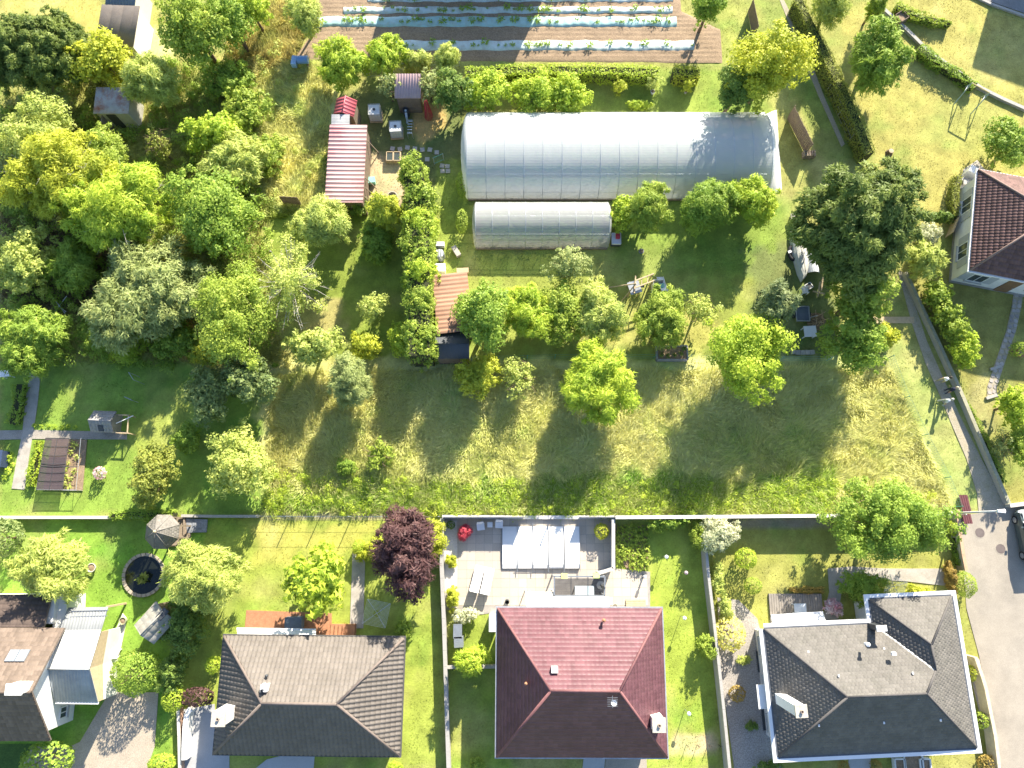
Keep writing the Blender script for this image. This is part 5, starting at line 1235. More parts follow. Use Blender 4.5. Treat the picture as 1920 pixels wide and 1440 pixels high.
m1 = MB(); m1.box((q.x, q.y, .22), (.55, .45, .44), .1); m1.build('crate', mat('crate_turquoise', (.25,.60,.52), .5), t); m1 = MB(); m1.box((q.x, q.y, .46), (.6, .5, .05), .1); m1.build('rim', mat('crate_rim', (.30,.66,.58), .5), t)
q = P(737, 372); t = thing('stone_trough', 'pale rounded stone trough at the lower end of the earth yard', 'trough', (q.x, q.y, 0)); m1 = MB(); m1.lathe((q.x, q.y, 0), [(.3, 0), (.42, .4), (.36, .42), (.3, .2), (0, .2)], 14); m1.build('trough', M_PATH, t)
# white boxes and drums north of the orange shed
for px, sz, z, rz, lb, m in (((825,462),(.75,.3),.5,0,'narrow white box at the top of the row beside the laurel', M_PVC), ((826,508),(.85,.6),.75,0,'white chest with blue print right above the orange roof', M_PVC),
    ((868,510),(.9,.35),.35,.05,'pale planks stacked on the wall of the orange shed', M_WOODL), ((856,474),(.35,.85),.4,.55,'pale concrete trough lying askew above the orange roof', M_PATH)):
    q = P(*px); t = thing('storage_box', lb, 'box', (q.x, q.y, 0)); m1 = MB(); m1.box((q.x, q.y, z/2), (*sz, z), rz); bd = m1.build('body', m, t); m1 = MB(); m1.box((q.x, q.y, z + .025), (sz[0] + .04, sz[1] + .04, .05), rz); m1.build('lid', m, t)
q = P(826, 483); t = thing('striped_drum', 'grey ribbed drum standing beside the laurel row', 'drum', (q.x, q.y, 0)); m1 = MB(); m1.lathe((q.x, q.y, 0), [(.36, 0), (.38, .3), (.36, .35), (.38, .6), (.36, .9), (0, .92)], 18); m1.build('drum', M_ZINC, t)
for k in range(3): m1 = MB(); m1.bar((q.x - .2 + k*.2, q.y - .28, .94), (q.x - .2 + k*.2, q.y + .28, .94), .07, .04); m1.build('slat', M_PVC, t)
# cart at the small tunnel
q = P(1154, 452); t = thing('hand_cart', 'white hand cart with red bucket at the small polytunnel end', 'cart', (q.x, q.y, 0)); m1 = MB(); m1.box((q.x, q.y, .35), (.7, .9, .06)); m1.build('tray', M_PVC, t)
for dx, dy, lx, ly in ((-.35, 0, .04, .9), (.35, 0, .04, .9), (0, -.45, .7, .04), (0, .45, .7, .04)): m1 = MB(); m1.box((q.x + dx, q.y + dy, .45), (lx, ly, .2)); m1.build('side', M_PVC, t)
m1 = MB(); m1.box((q.x + .12, q.y + .2, .52), (.3, .4, .3)); m1.build('red_bucket', mat('bucket_red', (.55,.06,.08), .5), t)
for dy in (-.35, .35): m1 = MB(); m1.tube([(q.x - .4, q.y + dy, .15), (q.x + .4, q.y + dy, .15)], .15, 10); m1.build('wheel', M_DARKMET, t)

# play set with swing beam and slide
def playset():
    T = P(1192, 533, 1.75); t = thing('swing_set', 'timber swing frame with platform and ladder bars on the middle lawn', 'swing set', (T.x, T.y, 0))
    legs = [P(1136, 540), P(1156, 576)]
    for l in legs: m1 = MB(); m1.tube([l, (T.x, T.y, 1.9)], .05, 7); m1.build('leg', M_WOODL, t)
    e = P(1224, 520, 1.75)
    for dy in (-.25, .3): m1 = MB(); m1.bar((T.x, T.y + dy, 1.75), (e.x + .1, e.y + dy, 1.75), .09); m1.build('beam', M_WOODL, t)
    m1 = MB(); m1.bar((T.x - .05, T.y - .55, 1.3), (T.x + .1, T.y + .85, 1.3), .09); m1.build('cross_beam', M_WOODL, t)
    for u in (.35, .7):
        for dy in (-.25, .3): pass
        c = T.lerp(e, u); m1 = MB(); m1.bar((c.x, c.y - .25, 1.72), (c.x, c.y + .3, 1.72), .05); m1.build('rung', M_WOODL, t)
    for dy in (-.25, .3): m1 = MB(); m1.bar((e.x, e.y + dy, 0), (e.x, e.y + dy, 1.72), .08); m1.build('post', M_WOODL, t)
    m1 = MB(); m1.box((T.x, T.y - .05, 1.2), (.9, 1.0, .06), .3); m1.build('platform', M_ZINC, t)
    for dx, dy in ((-.35, -.4), (.35, -.4), (.35, .4), (-.35, .4)): m1 = MB(); m1.box((T.x + dx, T.y + dy, .6), (.08, .08, 1.2)); m1.build('post', M_WOODL, t)
    for s in (-.2, .2):
        m1 = MB(); c = T.lerp(e, .5); m1.tube([(c.x + s, c.y, 1.7), (c.x + s, c.y, .5)], .01, 3); m1.build('rope', M_WOOD, t)
    m1 = MB(); c = T.lerp(e, .5); m1.box((c.x, c.y, .5), (.45, .18, .04)); m1.build('seat', M_DARKMET, t)
    a, b = P(1237, 519, .15), P(1246, 545, 1.1); s = thing('slide', 'pale curved play slide beside the timber swing frame', 'slide', P(1242, 532))
    rings = []
    for k in range(9):
        f = k/8; c = a.lerp(b, f); zz = .12 + 1.0 * f ** 1.3
        rings.append([(c.x - .28, c.y, zz + .14), (c.x - .24, c.y, zz), (c.x + .24, c.y, zz), (c.x + .28, c.y, zz + .14), (c.x + .25, c.y, zz - .04), (c.x - .25, c.y, zz - .04)])
    m1 = MB(); m1.loft(rings); m1.build('chute', mat('slide_white', (.72,.74,.70), .4), s)
    for dx in (-.22, .22): m1 = MB(); m1.bar((b.x + dx, b.y - .1, 0), (b.x + dx, b.y - .1, 1.15), .05); m1.build('leg', M_STEEL, s)
    h = P(1231, 541); s = thing('play_hut', 'small open play box with green roof board below the slide', 'play hut', (h.x, h.y, 0))
    for dx, dy, lx, ly in ((-.4, 0, .04, .8), (.4, 0, .04, .8), (0, .4, .8, .04)): m1 = MB(); m1.box((h.x + dx, h.y + dy, .45), (lx, ly, .9)); m1.build('side', M_PVC, s)
    m1 = MB(); m1.box((h.x + .05, h.y - .1, .9), (.75, .35, .03), .1); m1.build('board', mat('board_green', (.2,.42,.35), .5), s)
playset()
# metal swing on the upper right lawn
def metal_swing():
    A, B = P(1822.5, 155.6, 1.75), P(1855.6, 174, 1.75); t = thing('metal_swing', 'bare metal swing frame with rings on the yellow upper right lawn', 'swing frame', (A.x, A.y, 0))
    mg = mat('tube_green_grey', (.34,.44,.38), .5); d = (B - A).normalized(); nn = Vector((-d.y, d.x, 0))
    m1 = MB(); m1.tube([A, B], .045, 7); m1.build('top_bar', mat('tube_ochre', (.60,.48,.24), .5), t)
    for C in (A, B):
        for s in (-1, 1): m1 = MB(); m1.tube([C, (C.x + nn.x*s*.95, C.y + nn.y*s*.95, 0)], .04, 6); m1.build('leg', mg, t)
        m1 = MB(); m1.bar((C.x - nn.x*.4, C.y - nn.y*.4, 1.0), (C.x + nn.x*.4, C.y + nn.y*.4, 1.0), .045); m1.build('brace', M_PVC, t)
    c = A.lerp(B, .4); m1 = MB(); m1.tube([c, c - Vector((0, 0, 1.1))], .012, 4); m1.build('rope', M_WOOD, t)
    m1 = MB(); e = c - Vector((0, 0, 1.15)); m1.tube([(e.x + .1*math.cos(a), e.y, e.z + .1*math.sin(a)) for a in [k*math.pi/6 for k in range(13)]], .014, 4); m1.build('ring', M_ZINC, t)
metal_swing()
# goal frames / poles in lawns
def tframe(label, a, b, h, name='clothes_pole'):
    A, B = P(*a, h), P(*b, h); t = thing(name, label, 'frame', (A.x, A.y, 0))
    for c in (A, B): m1 = MB(); m1.tube([(c.x, c.y, 0), c], .025, 6); m1.build('post', M_STEEL, t)
    m1 = MB(); m1.tube([A, B], .022, 6); m1.build('cross_bar', M_STEEL, t)
tframe('thin metal goal frame below the swing set', (1146, 591), (1174, 591), 1.5, 'goal_frame')
tframe('white metal washing line frame on the dark left lawn', (241, 698), (250, 712), 1.6)
tframe('short white pole frame above the grey playhouse', (233, 744), (246, 750), 1.0)
t = thing('fallen_trellis', 'crossed pale poles lying in the shade of the overgrown garden', 'poles', P(112, 575))
for a, b in (((98,556),(122,588)),((125,555),(100,588)),((112,575),(124,585))): m1 = MB(); m1.tube([P(*a, .6), P(*b, .3)], .03, 5); m1.build('pole', M_STEEL, t)

# junk corner below the big conifer
def junk():
    pts = [(1478,437),(1490,428),(1504,432),(1511,470),(1516,500),(1510,520),(1501,530),(1494,516),(1484,480)]
    hv = P(1497, 480); t = thing('boat', 'upturned pale dinghy hull lying along the conifer', 'boat', (hv.x, hv.y, 0)); cen = PL(pts); cx, cy = np.mean(cen, 0); rings = []
    for f, z in ((1, .02), (.97, .22), (.86, .42), (.62, .56), (.3, .63)): rings.append([(cx + (x-cx)*f, cy + (y-cy)*(.5 + .5*f), z) for x, y in cen])
    m1 = MB(); m1.loft(rings); m1.build('hull', mat('hull_pale', (.50,.50,.46), .6, .1, 2), t, smooth=False)
    m1 = MB(); m1.bar((cx - .2, cy + 1.6, .62), (cx + .15, cy - 1.5, .62), .07, .06); m1.build('keel', M_CONC, t); HARD.append(cen)
    a, b = P(1511, 480), P(1530, 512); t = thing('sheet_panel', 'curved pale sheet propped against the conifer beside the hull', 'panel', (a.x, a.y, 0)); m1 = MB(); pr = []
    for k in range(7): f = k/6; pr.append((lerp(-.45, .45, f), .35 + .25*math.sin(math.pi*f)))
    c0, c1 = P(1512, 470), P(1523, 514); m1.loft([[(c0.x + x, c0.y, z) for x, z in pr] + [(c0.x + x, c0.y, z - .03) for x, z in pr[::-1]], [(c1.x + x, c1.y, z) for x, z in pr] + [(c1.x + x, c1.y, z - .03) for x, z in pr[::-1]]]); m1.build('sheet', mat('sheet_pale_blue', (.55,.58,.62), .4), t)
    for f in (0.1, .9):
        c = c0.lerp(c1, f); m1 = MB(); m1.box((c.x, c.y, .17), (.8, .06, .34)); m1.build('support', M_WOOD, t)
    q = P(1485, 476); t = thing('tyre', 'big black tyre lying beside the pale hull', 'tyre', (q.x, q.y, 0)); m1 = MB(); R, r = .42, .14
    for k in range(1): 
        rings = [[(q.x + (R + r*math.cos(a))*math.cos(b)*.75, q.y + (R + r*math.cos(a))*math.sin(b)*1.25, .17 + r*math.sin(a)) for a in [j*math.pi/4 for j in range(8)]] for b in [i*math.pi/10 for i in range(21)]]
        m1.loft(rings, False)
    m1.build('tyre', mat('rubber', (.025,.026,.03), .8), t, smooth=True); m1 = MB(); m1.box((q.x - .3, q.y + .05, .34), (.28, .2, .03), .4); m1.build('bag', M_PVC, t)
    q = P(1516, 537); t = thing('framed_board', 'black board in a pale frame lying below the hull', 'board', (q.x, q.y, 0)); m1 = MB(); m1.box((q.x, q.y, .06), (.5, .42, .04), .5); m1.build('panel', M_DARKMET, t); m1 = MB()
    ca, sa = math.cos(.5), math.sin(.5); R_ = lambda x, y: (q.x + x*ca - y*sa, q.y + x*sa + y*ca, .09)
    for a, b in (((-.26,-.22),(.26,-.22)),((.26,-.22),(.26,.22)),((.26,.22),(-.26,.22)),((-.26,.22),(-.26,-.22))): m1.bar(R_(*a), R_(*b), .045)
    m1.build('frame', M_WFRAME, t)
    q = P(1500, 592); t = thing('trailer', 'small grey flat trailer under the spruce', 'trailer', (q.x, q.y, 0)); m1 = MB(); m1.box((q.x, q.y, .45), (1.0, 1.15, .06)); m1.build('bed', mat('bed_slate', (.15,.17,.19), .6), t)
    for dx, dy, lx, ly in ((-.5, 0, .05, 1.2), (.5, 0, .05, 1.2), (0, -.58, 1, .05), (0, .58, 1, .05)): m1 = MB(); m1.box((q.x + dx, q.y + dy, .52), (lx, ly, .14)); m1.build('rail', M_STEEL, t)
    for dx in (-.58, .58): m1 = MB(); m1.tube([(q.x + dx - .06, q.y, .26), (q.x + dx + .06, q.y, .26)], .26, 14); m1.build('wheel', mat('rubber', (.025,.026,.03)), t)
    m1 = MB(); m1.bar((q.x + .5, q.y - .3, .4), (q.x + 1.2, q.y - .1, .35), .06); m1.build('drawbar', M_STEEL, t)
    q = P(1530, 603); t = thing('brush_heap', 'heap of sticks and brown brush beside the grey trailer', 'heap', (q.x, q.y, 0)); rnd = random.Random(3)
    m1 = MB(); m1.lathe((q.x, q.y, 0), [(.75, 0), (.6, .2), (.3, .38), (0, .45)], 12); m1.build('heap', mat('brush_brown', (.20,.15,.09), .95, .3, 5, .3, 20), t)
    for k in range(26):
        a = rnd.uniform(0, 6.28); l = rnd.uniform(.3, .7); c = Vector((q.x + rnd.uniform(-.5,.5), q.y + rnd.uniform(-.5,.5), rnd.uniform(.2,.5))); d = Vector((math.cos(a), math.sin(a), rnd.uniform(-.3,.5)))*l
        m1 = MB(); m1.tube([c - d, c + d], .018, 4); m1.build('stick', M_WOODL if k % 3 else M_WOOD, t)
    for k, (a, b) in enumerate((((1538,528),(1533,556)),((1524,546),(1546,551)),((1543,520),(1540,545)))):
        p, r = P(*a, .3), P(*b, .15); m1 = MB(); m1.bar(p, r, .1, .06); o = m1.build('plank', M_WOODL, None); tag(o, ['long pale plank leaning by the framed board', 'short plank across the long one by the framed board', 'plank tucked under the conifer by the framed board'][k], 'plank')
    q = P(1486, 418); t = thing('stone_bench', 'pale bench at the top of the junk row under the conifer', 'bench', (q.x, q.y, 0)); m1 = MB(); m1.box((q.x, q.y, .42), (.45, 1.2, .08), .12); m1.build('seat', M_PATH, t)
    for dy in (-.45, .45): m1 = MB(); m1.box((q.x, q.y + dy, .19), (.4, .15, .38)); m1.build('leg', M_PATH, t)
    q = P(1503, 661); t = thing('stone_bench', 'rubble stone ledge below the white shaded table', 'bench', (q.x, q.y, 0))
    for k in range(5): m1 = MB(); m1.box((q.x - .7 + k*.36, q.y + random.uniform(-.04,.04), .12), (.33, .32, .24), random.uniform(-.1,.1)); m1.build('block', M_PATH, t)
junk()
# planter bed with timber frame
q = P(1258, 664); t = thing('raised_bed', 'timber framed raised bed at the meadow fence', 'raised bed', (q.x, q.y, 0)); a, b = P(1229, 651), P(1287, 677)
for p, r in (((a.x, a.y), (b.x, a.y)), ((b.x, a.y), (b.x, b.y)), ((b.x, b.y), (a.x, b.y)), ((a.x, b.y), (a.x, a.y))): m1 = MB(); m1.bar((*p, .25), (*r, .25), .12, .45); m1.build('side_board', mat('sleeper_grey', (.30,.29,.29), .9, .2, 3), t)
m1 = MB(); m1.prism([(a.x, a.y), (b.x, a.y), (b.x, b.y), (a.x, b.y)], 0, .36); m1.build('soil', mat('soil_dry', (.30,.21,.13), .95, .3, 4, .3, 12), t)
HARD.append([(a.x, a.y), (b.x, a.y), (b.x, b.y), (a.x, b.y)])
# fruit cage with dark net
def cage():
    h = .8; c = [P(86, 821, h), P(152, 822, h), P(143, 919, h), P(68, 918, h)]; q = (c[0] + c[2])/2; t = thing('fruit_cage', 'vegetable bed under dark purple netting beside the gravel path', 'fruit cage', (q.x, q.y, 0))
    mid0, mid1 = c[0].lerp(c[1], .66), c[3].lerp(c[2], .66)
    nm = filmmat('dark_net', (.10,.075,.085), .22, .1, .8)
    def net(A, B, C, D, nme):
        m1 = MB(); n = 8
        for i in range(n):
            for j in range(n):
                g = lambda u, v: (lambda p: (p.x, p.y, p.z - .05*math.sin(math.pi*u)*math.sin(math.pi*v)))(A.lerp(B, u).lerp(D.lerp(C, u), v))
                m1.face((g(i/n, j/n), g((i+1)/n, j/n), g((i+1)/n, (j+1)/n), g(i/n, (j+1)/n)))
        m1.build(nme, nm, t)
    net(c[3], mid1, mid0, c[0], 'net')
    for k in range(7):
        f = k/6; m1 = MB(); m1.tube([c[0].lerp(c[3], f) + Vector((0,0,.015)), mid0.lerp(mid1, f) + Vector((0,0,.015))], .016, 5); m1.build('frame_bar', M_DARKMET, t)
    for f in (0, .33, .66, 1.0): m1 = MB(); m1.tube([c[0].lerp(c[1], f) + Vector((0,0,.03)), c[3].lerp(c[2], f) + Vector((0,0,.03))], .016, 5); m1.build('frame_bar', M_DARKMET if f < 1 else M_STEEL, t)
    m1 = MB(); m1.tube([c[3], c[2]], .025, 5); m1.build('frame_bar', M_STEEL, t); m1 = MB(); m1.tube([c[0].lerp(c[3], .55), c[1].lerp(c[2], .55)], .02, 5); m1.build('frame_bar', M_DARKMET, t)
    for p in (*c, mid0, mid1): m1 = MB(); m1.tube([(p.x, p.y, 0), (p.x, p.y, h)], .02, 5); m1.build('post', M_STEEL, t)
    m1 = MB(); m1.prism([(p.x, p.y) for p in c], 0, .06); m1.build('soil', M_SOIL, t); HARD.append([(p.x, p.y) for p in c])
cage()
q = P(8, 862); t = thing('compost_bin', 'dark blue bin at the left edge of the vegetable plot', 'bin', (q.x, q.y, 0)); m1 = MB(); m1.box((q.x - .4, q.y, .4), (1.5, 1.2, .8)); m1.build('bin', mat('bin_navy', (.04,.06,.11), .6), t); m1 = MB(); m1.box((q.x - .4, q.y, .83), (1.55, 1.25, .06)); m1.build('lid', mat('bin_navy_lid', (.05,.075,.14), .6), t)
# round pond
q = P(270, 1078); t = thing('pond', 'round dark garden pond with pale rim beside the lush lawn', 'pond', (q.x, q.y, 0)); m1 = MB(); R = 1.35
m1.lathe((q.x, q.y, 0), [(R, .03), (0, .03)], 28); m1.build('water', mat('pond_water', (.012,.015,.012), .08, .1, spec=.6), t)
for k in range(26):
    a = k/26*6.283; m1 = MB(); m1.box((q.x + (R+.08)*math.cos(a), q.y + (R+.08)*math.sin(a), .05), (.22, .30, .12), a); m1.build('rim_stone', mat('rim_stone', (.40,.34,.26), .9, .2, 4), t)
HARD.append([(q.x + R*math.cos(k*.5), q.y + R*math.sin(k*.5)) for k in range(13)])
# terrace of gabled house
sheet('patio', [(198,1183),(217,1182),(230,1150),(238,1160),(228,1210),(206,1300),(184,1306)], mat('terrace_white', (.66,.62,.57), .8, .06), .03)
q = P(212, 1196); t = thing('garden_chair', 'olive wicker chair on the pale terrace beside the carport', 'chair', (q.x, q.y, 0)); m1 = MB(); m1.box((q.x, q.y, .42), (.5, .5, .06)); m1.build('seat', mat('wicker', (.34,.33,.24)), t); m1 = MB(); m1.box((q.x, q.y + .25, .68), (.5, .05, .5)); m1.build('backrest', mat('wicker', (.34,.33,.24)), t)
for dx in (-.2, .2):
    for dy in (-.2, .2): m1 = MB(); m1.box((q.x + dx, q.y + dy, .2), (.05, .05, .4)); m1.build('leg', mat('wicker', (.34,.33,.24)), t)
# sheet boxes beside the red house
for px, sz, lb, rz in (((860,1180),(.55,.9),'grey cabinet against the concrete wall left of the red house',0), ((862,1200),(.6,.65),'grey wheeled bin below the grey cabinet',.05), ((925,1165),(.5,1.1),'white gas locker at the corner of the red roof',0)):
    q = P(*px); t = thing('outdoor_cabinet', lb, 'cabinet', (q.x, q.y, 0)); m = M_ZINC if px[0] < 900 else M_PVC; m1 = MB(); m1.box((q.x, q.y, .5), (*sz, 1.0), rz); m1.build('body', m, t); m1 = MB(); m1.box((q.x, q.y, 1.03), (sz[0]+.05, sz[1]+.05, .06), rz); m1.build('lid', m, t)
# lawn torches on the strip east of the red house
for px, lb in (((1276,1155),'slim garden torch standing on the lime lawn near the ivy wall, upper'), ((1284,1330),'slim garden torch standing on the lime lawn, lower'), ((1243,1043),'slim lamp pole with white head on the lawn beside the vegetable bed'), ((1279,1072),'pinkish ball ornament on a stick below the lamp pole')):
    q = P(*px); t = thing('garden_torch', lb, 'garden light', (q.x, q.y, 0)); hh = 1.1; m1 = MB(); m1.tube([(q.x, q.y, 0), (q.x, q.y, hh)], .02, 5); m1.build('stick', M_ZINC, t); m1 = MB(); m1.lathe((q.x, q.y, hh), [(.03, 0), (.13, .06), (.13, .16), (0, .22)], 10); m1.build('head', M_PVC if 'ball' not in lb else mat('ball_pink', (.5,.35,.36)), t)
for k in range(4):
    q = P(1287 + k*20, 1396); t = thing('bare_sapling', ['first', 'second', 'third', 'fourth'][k] + ' bare stake from the left in the sandy bed beside the gravel wall', 'sapling', (q.x, q.y, 0)); m1 = MB(); m1.tube([(q.x, q.y, 0), (q.x, q.y, .55)], .02, 5)
    for j in range(5): a = j*1.3; m1.tube([(q.x, q.y, .3 + .05*j), (q.x + .16*math.cos(a), q.y + .16*math.sin(a), .5 + .04*j)], .008, 4)
    m1.build('stem', mat('bark_dark', (.10,.07,.05)), t)
# manholes, lamp, short post, red bench, car, kerbs
for px, lb in (((1837,999),'round iron manhole cover on the road near the lamp'), ((1876,1029),'round iron manhole cover on the road near the parked car')):
    q = P(*px); t = thing('manhole_cover', lb, 'manhole', (q.x, q.y, 0)); m1 = MB(); m1.lathe((q.x, q.y, .012), [(.34, 0), (.34, .012), (.29, .014), (.29, .008), (0, .010)], 20); m1.build('cover', mat('iron', (.16,.13,.12), .7), t); m1 = MB(); m1.lathe((q.x, q.y, .012), [(.42, 0), (.42, .006), (.345, .008)], 20); m1.build('ring', M_ASPH, t)
def lamp():
    q = P(1790, 962); h = 4.75; t = thing('street_lamp', 'grey street lamp with white head above the road end', 'street lamp', (q.x, q.y, 0)); m1 = MB(); m1.tube([(q.x, q.y, 0), (q.x, q.y, 1.2), (q.x, q.y, h)], [.09, .075, .05], 10); m1.build('pole', mat('lamp_grey', (.60,.60,.60), .5), t, smooth=True)
    m1 = MB(); m1.loft([[(q.x + .0 + x*s, q.y + y*s, z) for x, y in ((-.1,-.1),(.45,-.14),(.5,0),(.45,.14),(-.1,.1))] for s, z in ((.9, h - .02), (1, h + .06), (.7, h + .13))]); m1.build('lamp_head', M_PVC, t); m1 = MB(); m1.lathe((q.x, q.y, 0), [(.16, 0), (.16, .08), (.09, .12)], 12); m1.build('base', M_CONC, t)
    q = P(1786, 966); t = thing('sign_post', 'short grey post beside the street lamp', 'post', (q.x, q.y, 0)); m1 = MB(); m1.tube([(q.x, q.y, 0), (q.x, q.y, 1.6)], .045, 8); m1.build('post', M_ZINC, t); m1 = MB(); m1.lathe((q.x, q.y, 1.6), [(.05, 0), (.05, .03), (0, .05)], 8); m1.build('cap', M_ZINC, t)
lamp()
for px, L, lb in (((1803,945),1.3,'dark red slatted bench above the street lamp'), ((1807,973),.7,'dark red planter box at the road end below the lamp')):
    q = P(*px); t = thing('red_bench', lb, 'bench', (q.x, q.y, 0)); n = 4
    for k in range(n): m1 = MB(); m1.box((q.x - .24 + k*.16, q.y, .42), (.13, L, .05), .12); m1.build('slat', mat('paint_oxblood', (.15,.055,.06), .6), t)
    for dy in (-L*.35, L*.35): m1 = MB(); m1.box((q.x, q.y + dy, .2), (.5, .08, .4)); m1.build('leg', M_CONC, t)

def car():
    q = P(1926, 1007); rz = math.radians(4); t = thing('car', 'dark grey-green car parked at the right edge of the road', 'car', (q.x, q.y, .012)); L, Wd = 4.0, 1.75
    ca, sa = math.cos(rz), math.sin(rz); T = lambda x, y, z: (q.x + x*ca - y*sa, q.y + x*sa + y*ca, z + .012)
    paint = mat('car_paint', (.10,.125,.125), .25, .04, spec=.6, metal=.3)
    # body cross sections along the length (front is north)
    sec = [(-2.0,.42,.66,.30),(-1.9,.70,.82,.25),(-1.4,.86,.93,.20),(-.4,.88,.95,.18),(.6,.88,.95,.18),(1.3,.87,.92,.20),(1.75,.80,.80,.24),(2.0,.55,.60,.32)]
    rings = [[T(-w, y, zb), T(-w, y, lerp(zb, zt, .6)), T(-w*.93, y, zt), T(0, y, zt + .03), T(w*.93, y, zt), T(w, y, lerp(zb, zt, .6)), T(w, y, zb)] for y, w, zt, zb in sec]
    m1 = MB(); m1.loft(rings); body = m1.build('body', paint, t, smooth=False)
    cab = [(-1.85,.70,.92),(-1.35,.66,1.38),(-.3,.66,1.48),(.35,.64,1.45),(1.15,.74,.94)]
    m1 = MB(); m1.loft([[T(-w - .06, y, .90), T(-w*.95, y, z), T(w*.95, y, z), T(w + .06, y, .90)] for y, w, z in cab]); m1.build('cabin', glassmat('car_glass', (.02,.03,.04), 0.0), t)
    m1 = MB(); m1.loft([[T(-w*.96, y, z + .01), T(-w*.8, y, z + .05), T(w*.8, y, z + .05), T(w*.96, y, z + .01)] for y, w, z in cab[1:4]]); m1.build('roof', paint, t)
    for s in (-1, 1):
        for y0, y1 in ((cab[0], cab[1]), (cab[3], cab[4])): m1 = MB(); m1.bar(T(s*(y0[1]*.97), y0[0], y0[2] + .01), T(s*(y1[1]*.97), y1[0], y1[2] + .01), .07, .04); m1.build('pillar', paint, t)
        m1 = MB(); m1.bar(T(s*.69, -.45, .93), T(s*.64, -.42, 1.44), .06, .03); m1.build('pillar', paint, t)
        for y in (-1.25, 1.28):
            m1 = MB(); m1.tube([T(s*.70, y, .31), T(s*.88, y, .31)], .31, 18); wh = m1.build('wheel', mat('rubber', (.025,.026,.03)), t)
            m1 = MB(); m1.tube([T(s*.86, y, .31), T(s*.90, y, .31)], .20, 14); m1.build('rim', M_ZINC, wh)
        m1 = MB(); m1.box(T(s*.62, 1.86, .68), (.34, .14, .13), rz); m1.build('headlight', M_PVC, t); m1 = MB(); m1.box(T(s*.62, -1.9, .75), (.28, .12, .16), rz); m1.build('tail_light', mat('lamp_red', (.4,.02,.02), .3), t)
        m1 = MB(); m1.box(T(s*.95, .75, 1.0), (.16, .12, .12), rz); m1.build('mirror', paint, t)
    m1 = MB(); m1.box(T(0, 1.55, .93), (1.3, .6, .03), rz); m1.build('bonnet_glare', mat('car_glare_pale', (.55,.58,.58), .3, .03, spec=.6), t)  # pale plate: a white reflection on the dark car put into colour
car()

# ---------------------------------------------------------------- fences
def wire_fence(label, pts, h, step, m_post, net=None, name='wire_fence', top=True, rails=0):
    root = thing(name, label, 'fence', P(*pts[0])); q = [P(a, b) for a, b in pts]
    for k in range(len(q) - 1):
        a, b = q[k], q[k+1]; n = max(1, int(round((b - a).length/step)))
        for j in range(n + (1 if k == len(q) - 2 else 0)):
            c = a.lerp(b, j/n); m1 = MB(); m1.tube([c, c + Vector((0, 0, h))], .03, 6); m1.build('post', m_post, root)
        m1 = MB()
        for z in ([h*.98, h*.5, h*.1] if not net else [h*.98, h*.1]): m1.tube([a + Vector((0,0,z)), b + Vector((0,0,z))], .008, 3, False)
        if net:
            L = (b - a).length; nn = int(L/.16)
            for j in range(nn): c = a.lerp(b, j/nn); m1.tube([c + Vector((0,0,.1)), c + Vector((0,0,h))], .006, 3, False)
            for z in (.35, .6, .85): m1.tube([a + Vector((0,0,z*h)), b + Vector((0,0,z*h))], .006, 3, False)
        m1.build('wire', net or m_post, root)
    return root
M_GRN = mat('fence_green', (.10,.30,.22), .5)
wire_fence('green mesh fence between the meadow and the lane', [(1664,672),(1693,747),(1727,817),(1768,896),(1790,950)], 1.0, 3.0, M_GRN, mat('mesh_green', (.25,.45,.34), .6))
wire_fence('thin wire fence on the kerb between the meadow and the taupe house lawn', [(490,968),(600,969),(720,969),(825,969)], 1.2, 2.0, M_STEEL)
wire_fence('green wire fence along the lower edge of the middle garden', [(885,676),(1040,672),(1225,672)], 1.2, 2.5, M_GRN)
wire_fence('turquoise wire fence below the shaded junk corner', [(1290,672),(1340,676),(1460,676),(1550,676)], 1.2, 2.5, mat('fence_turquoise', (.25,.50,.42), .5))
wire_fence('wire fence under the conifer hedge at the top of the earth yard', [(690,145),(740,142),(862,125)], 1.4, 2.2, M_STEEL)
wire_fence('leaning wire fence along the upper grass lane', [(1480,215),(1502,262),(1516,300)], 1.3, 1.0, M_WOOD, None, 'post_fence')
wire_fence('thin wire fence along the clipped hedge lane', [(1502,60),(1550,170),(1590,265)], 1.1, 3.0, M_STEEL)
def board_fence(label, pts, h, bw, m, name='board_fence'):
    root = thing(name, label, 'fence', P(*pts[0])); q = [P(a, b) for a, b in pts]
    for k in range(len(q) - 1):
        a, b = q[k], q[k+1]; n = max(2, int((b-a).length/bw)); d = (b-a).normalized()
        for j in range(n):
            c = a.lerp(b, (j+.5)/n); hh = h + random.uniform(-.03,.03); m1 = MB(); m1.bar(c - d*(bw*.44), c + d*(bw*.44), .03, 2*hh); m1.v = [(x, y, max(0, z)) for x, y, z in m1.v]; m1.build('board', m, root)
        for z in (.3, h*.8): m1 = MB(); m1.bar(a + Vector((0,.03,z)), b + Vector((0,.03,z)), .04, .07); m1.build('rail', m, root)
board_fence('dark board fence at the right end of the large polytunnel', [(1476,222),(1510,290)], 1.6, .16, M_TIMB)
board_fence('leaning dark gate panel at the top of the grass lane', [(1402,22),(1412,72)], 1.5, .16, M_TIMB, 'gate_panel')
board_fence('slatted screen on the lawn below the wild dry grass', [(532,382),(566,384)], 1.3, .12, M_TIMB, 'slatted_screen')
board_fence('yellowish slatted gate beside the mauve-roofed house', [(1772,446),(1783,418)], 1.1, .14, M_WOODL, 'slatted_gate')
q = P(1515, 293); t = thing('wood_pile', 'pile of split firewood at the lower end of the board fence', 'wood pile', (q.x, q.y, 0))
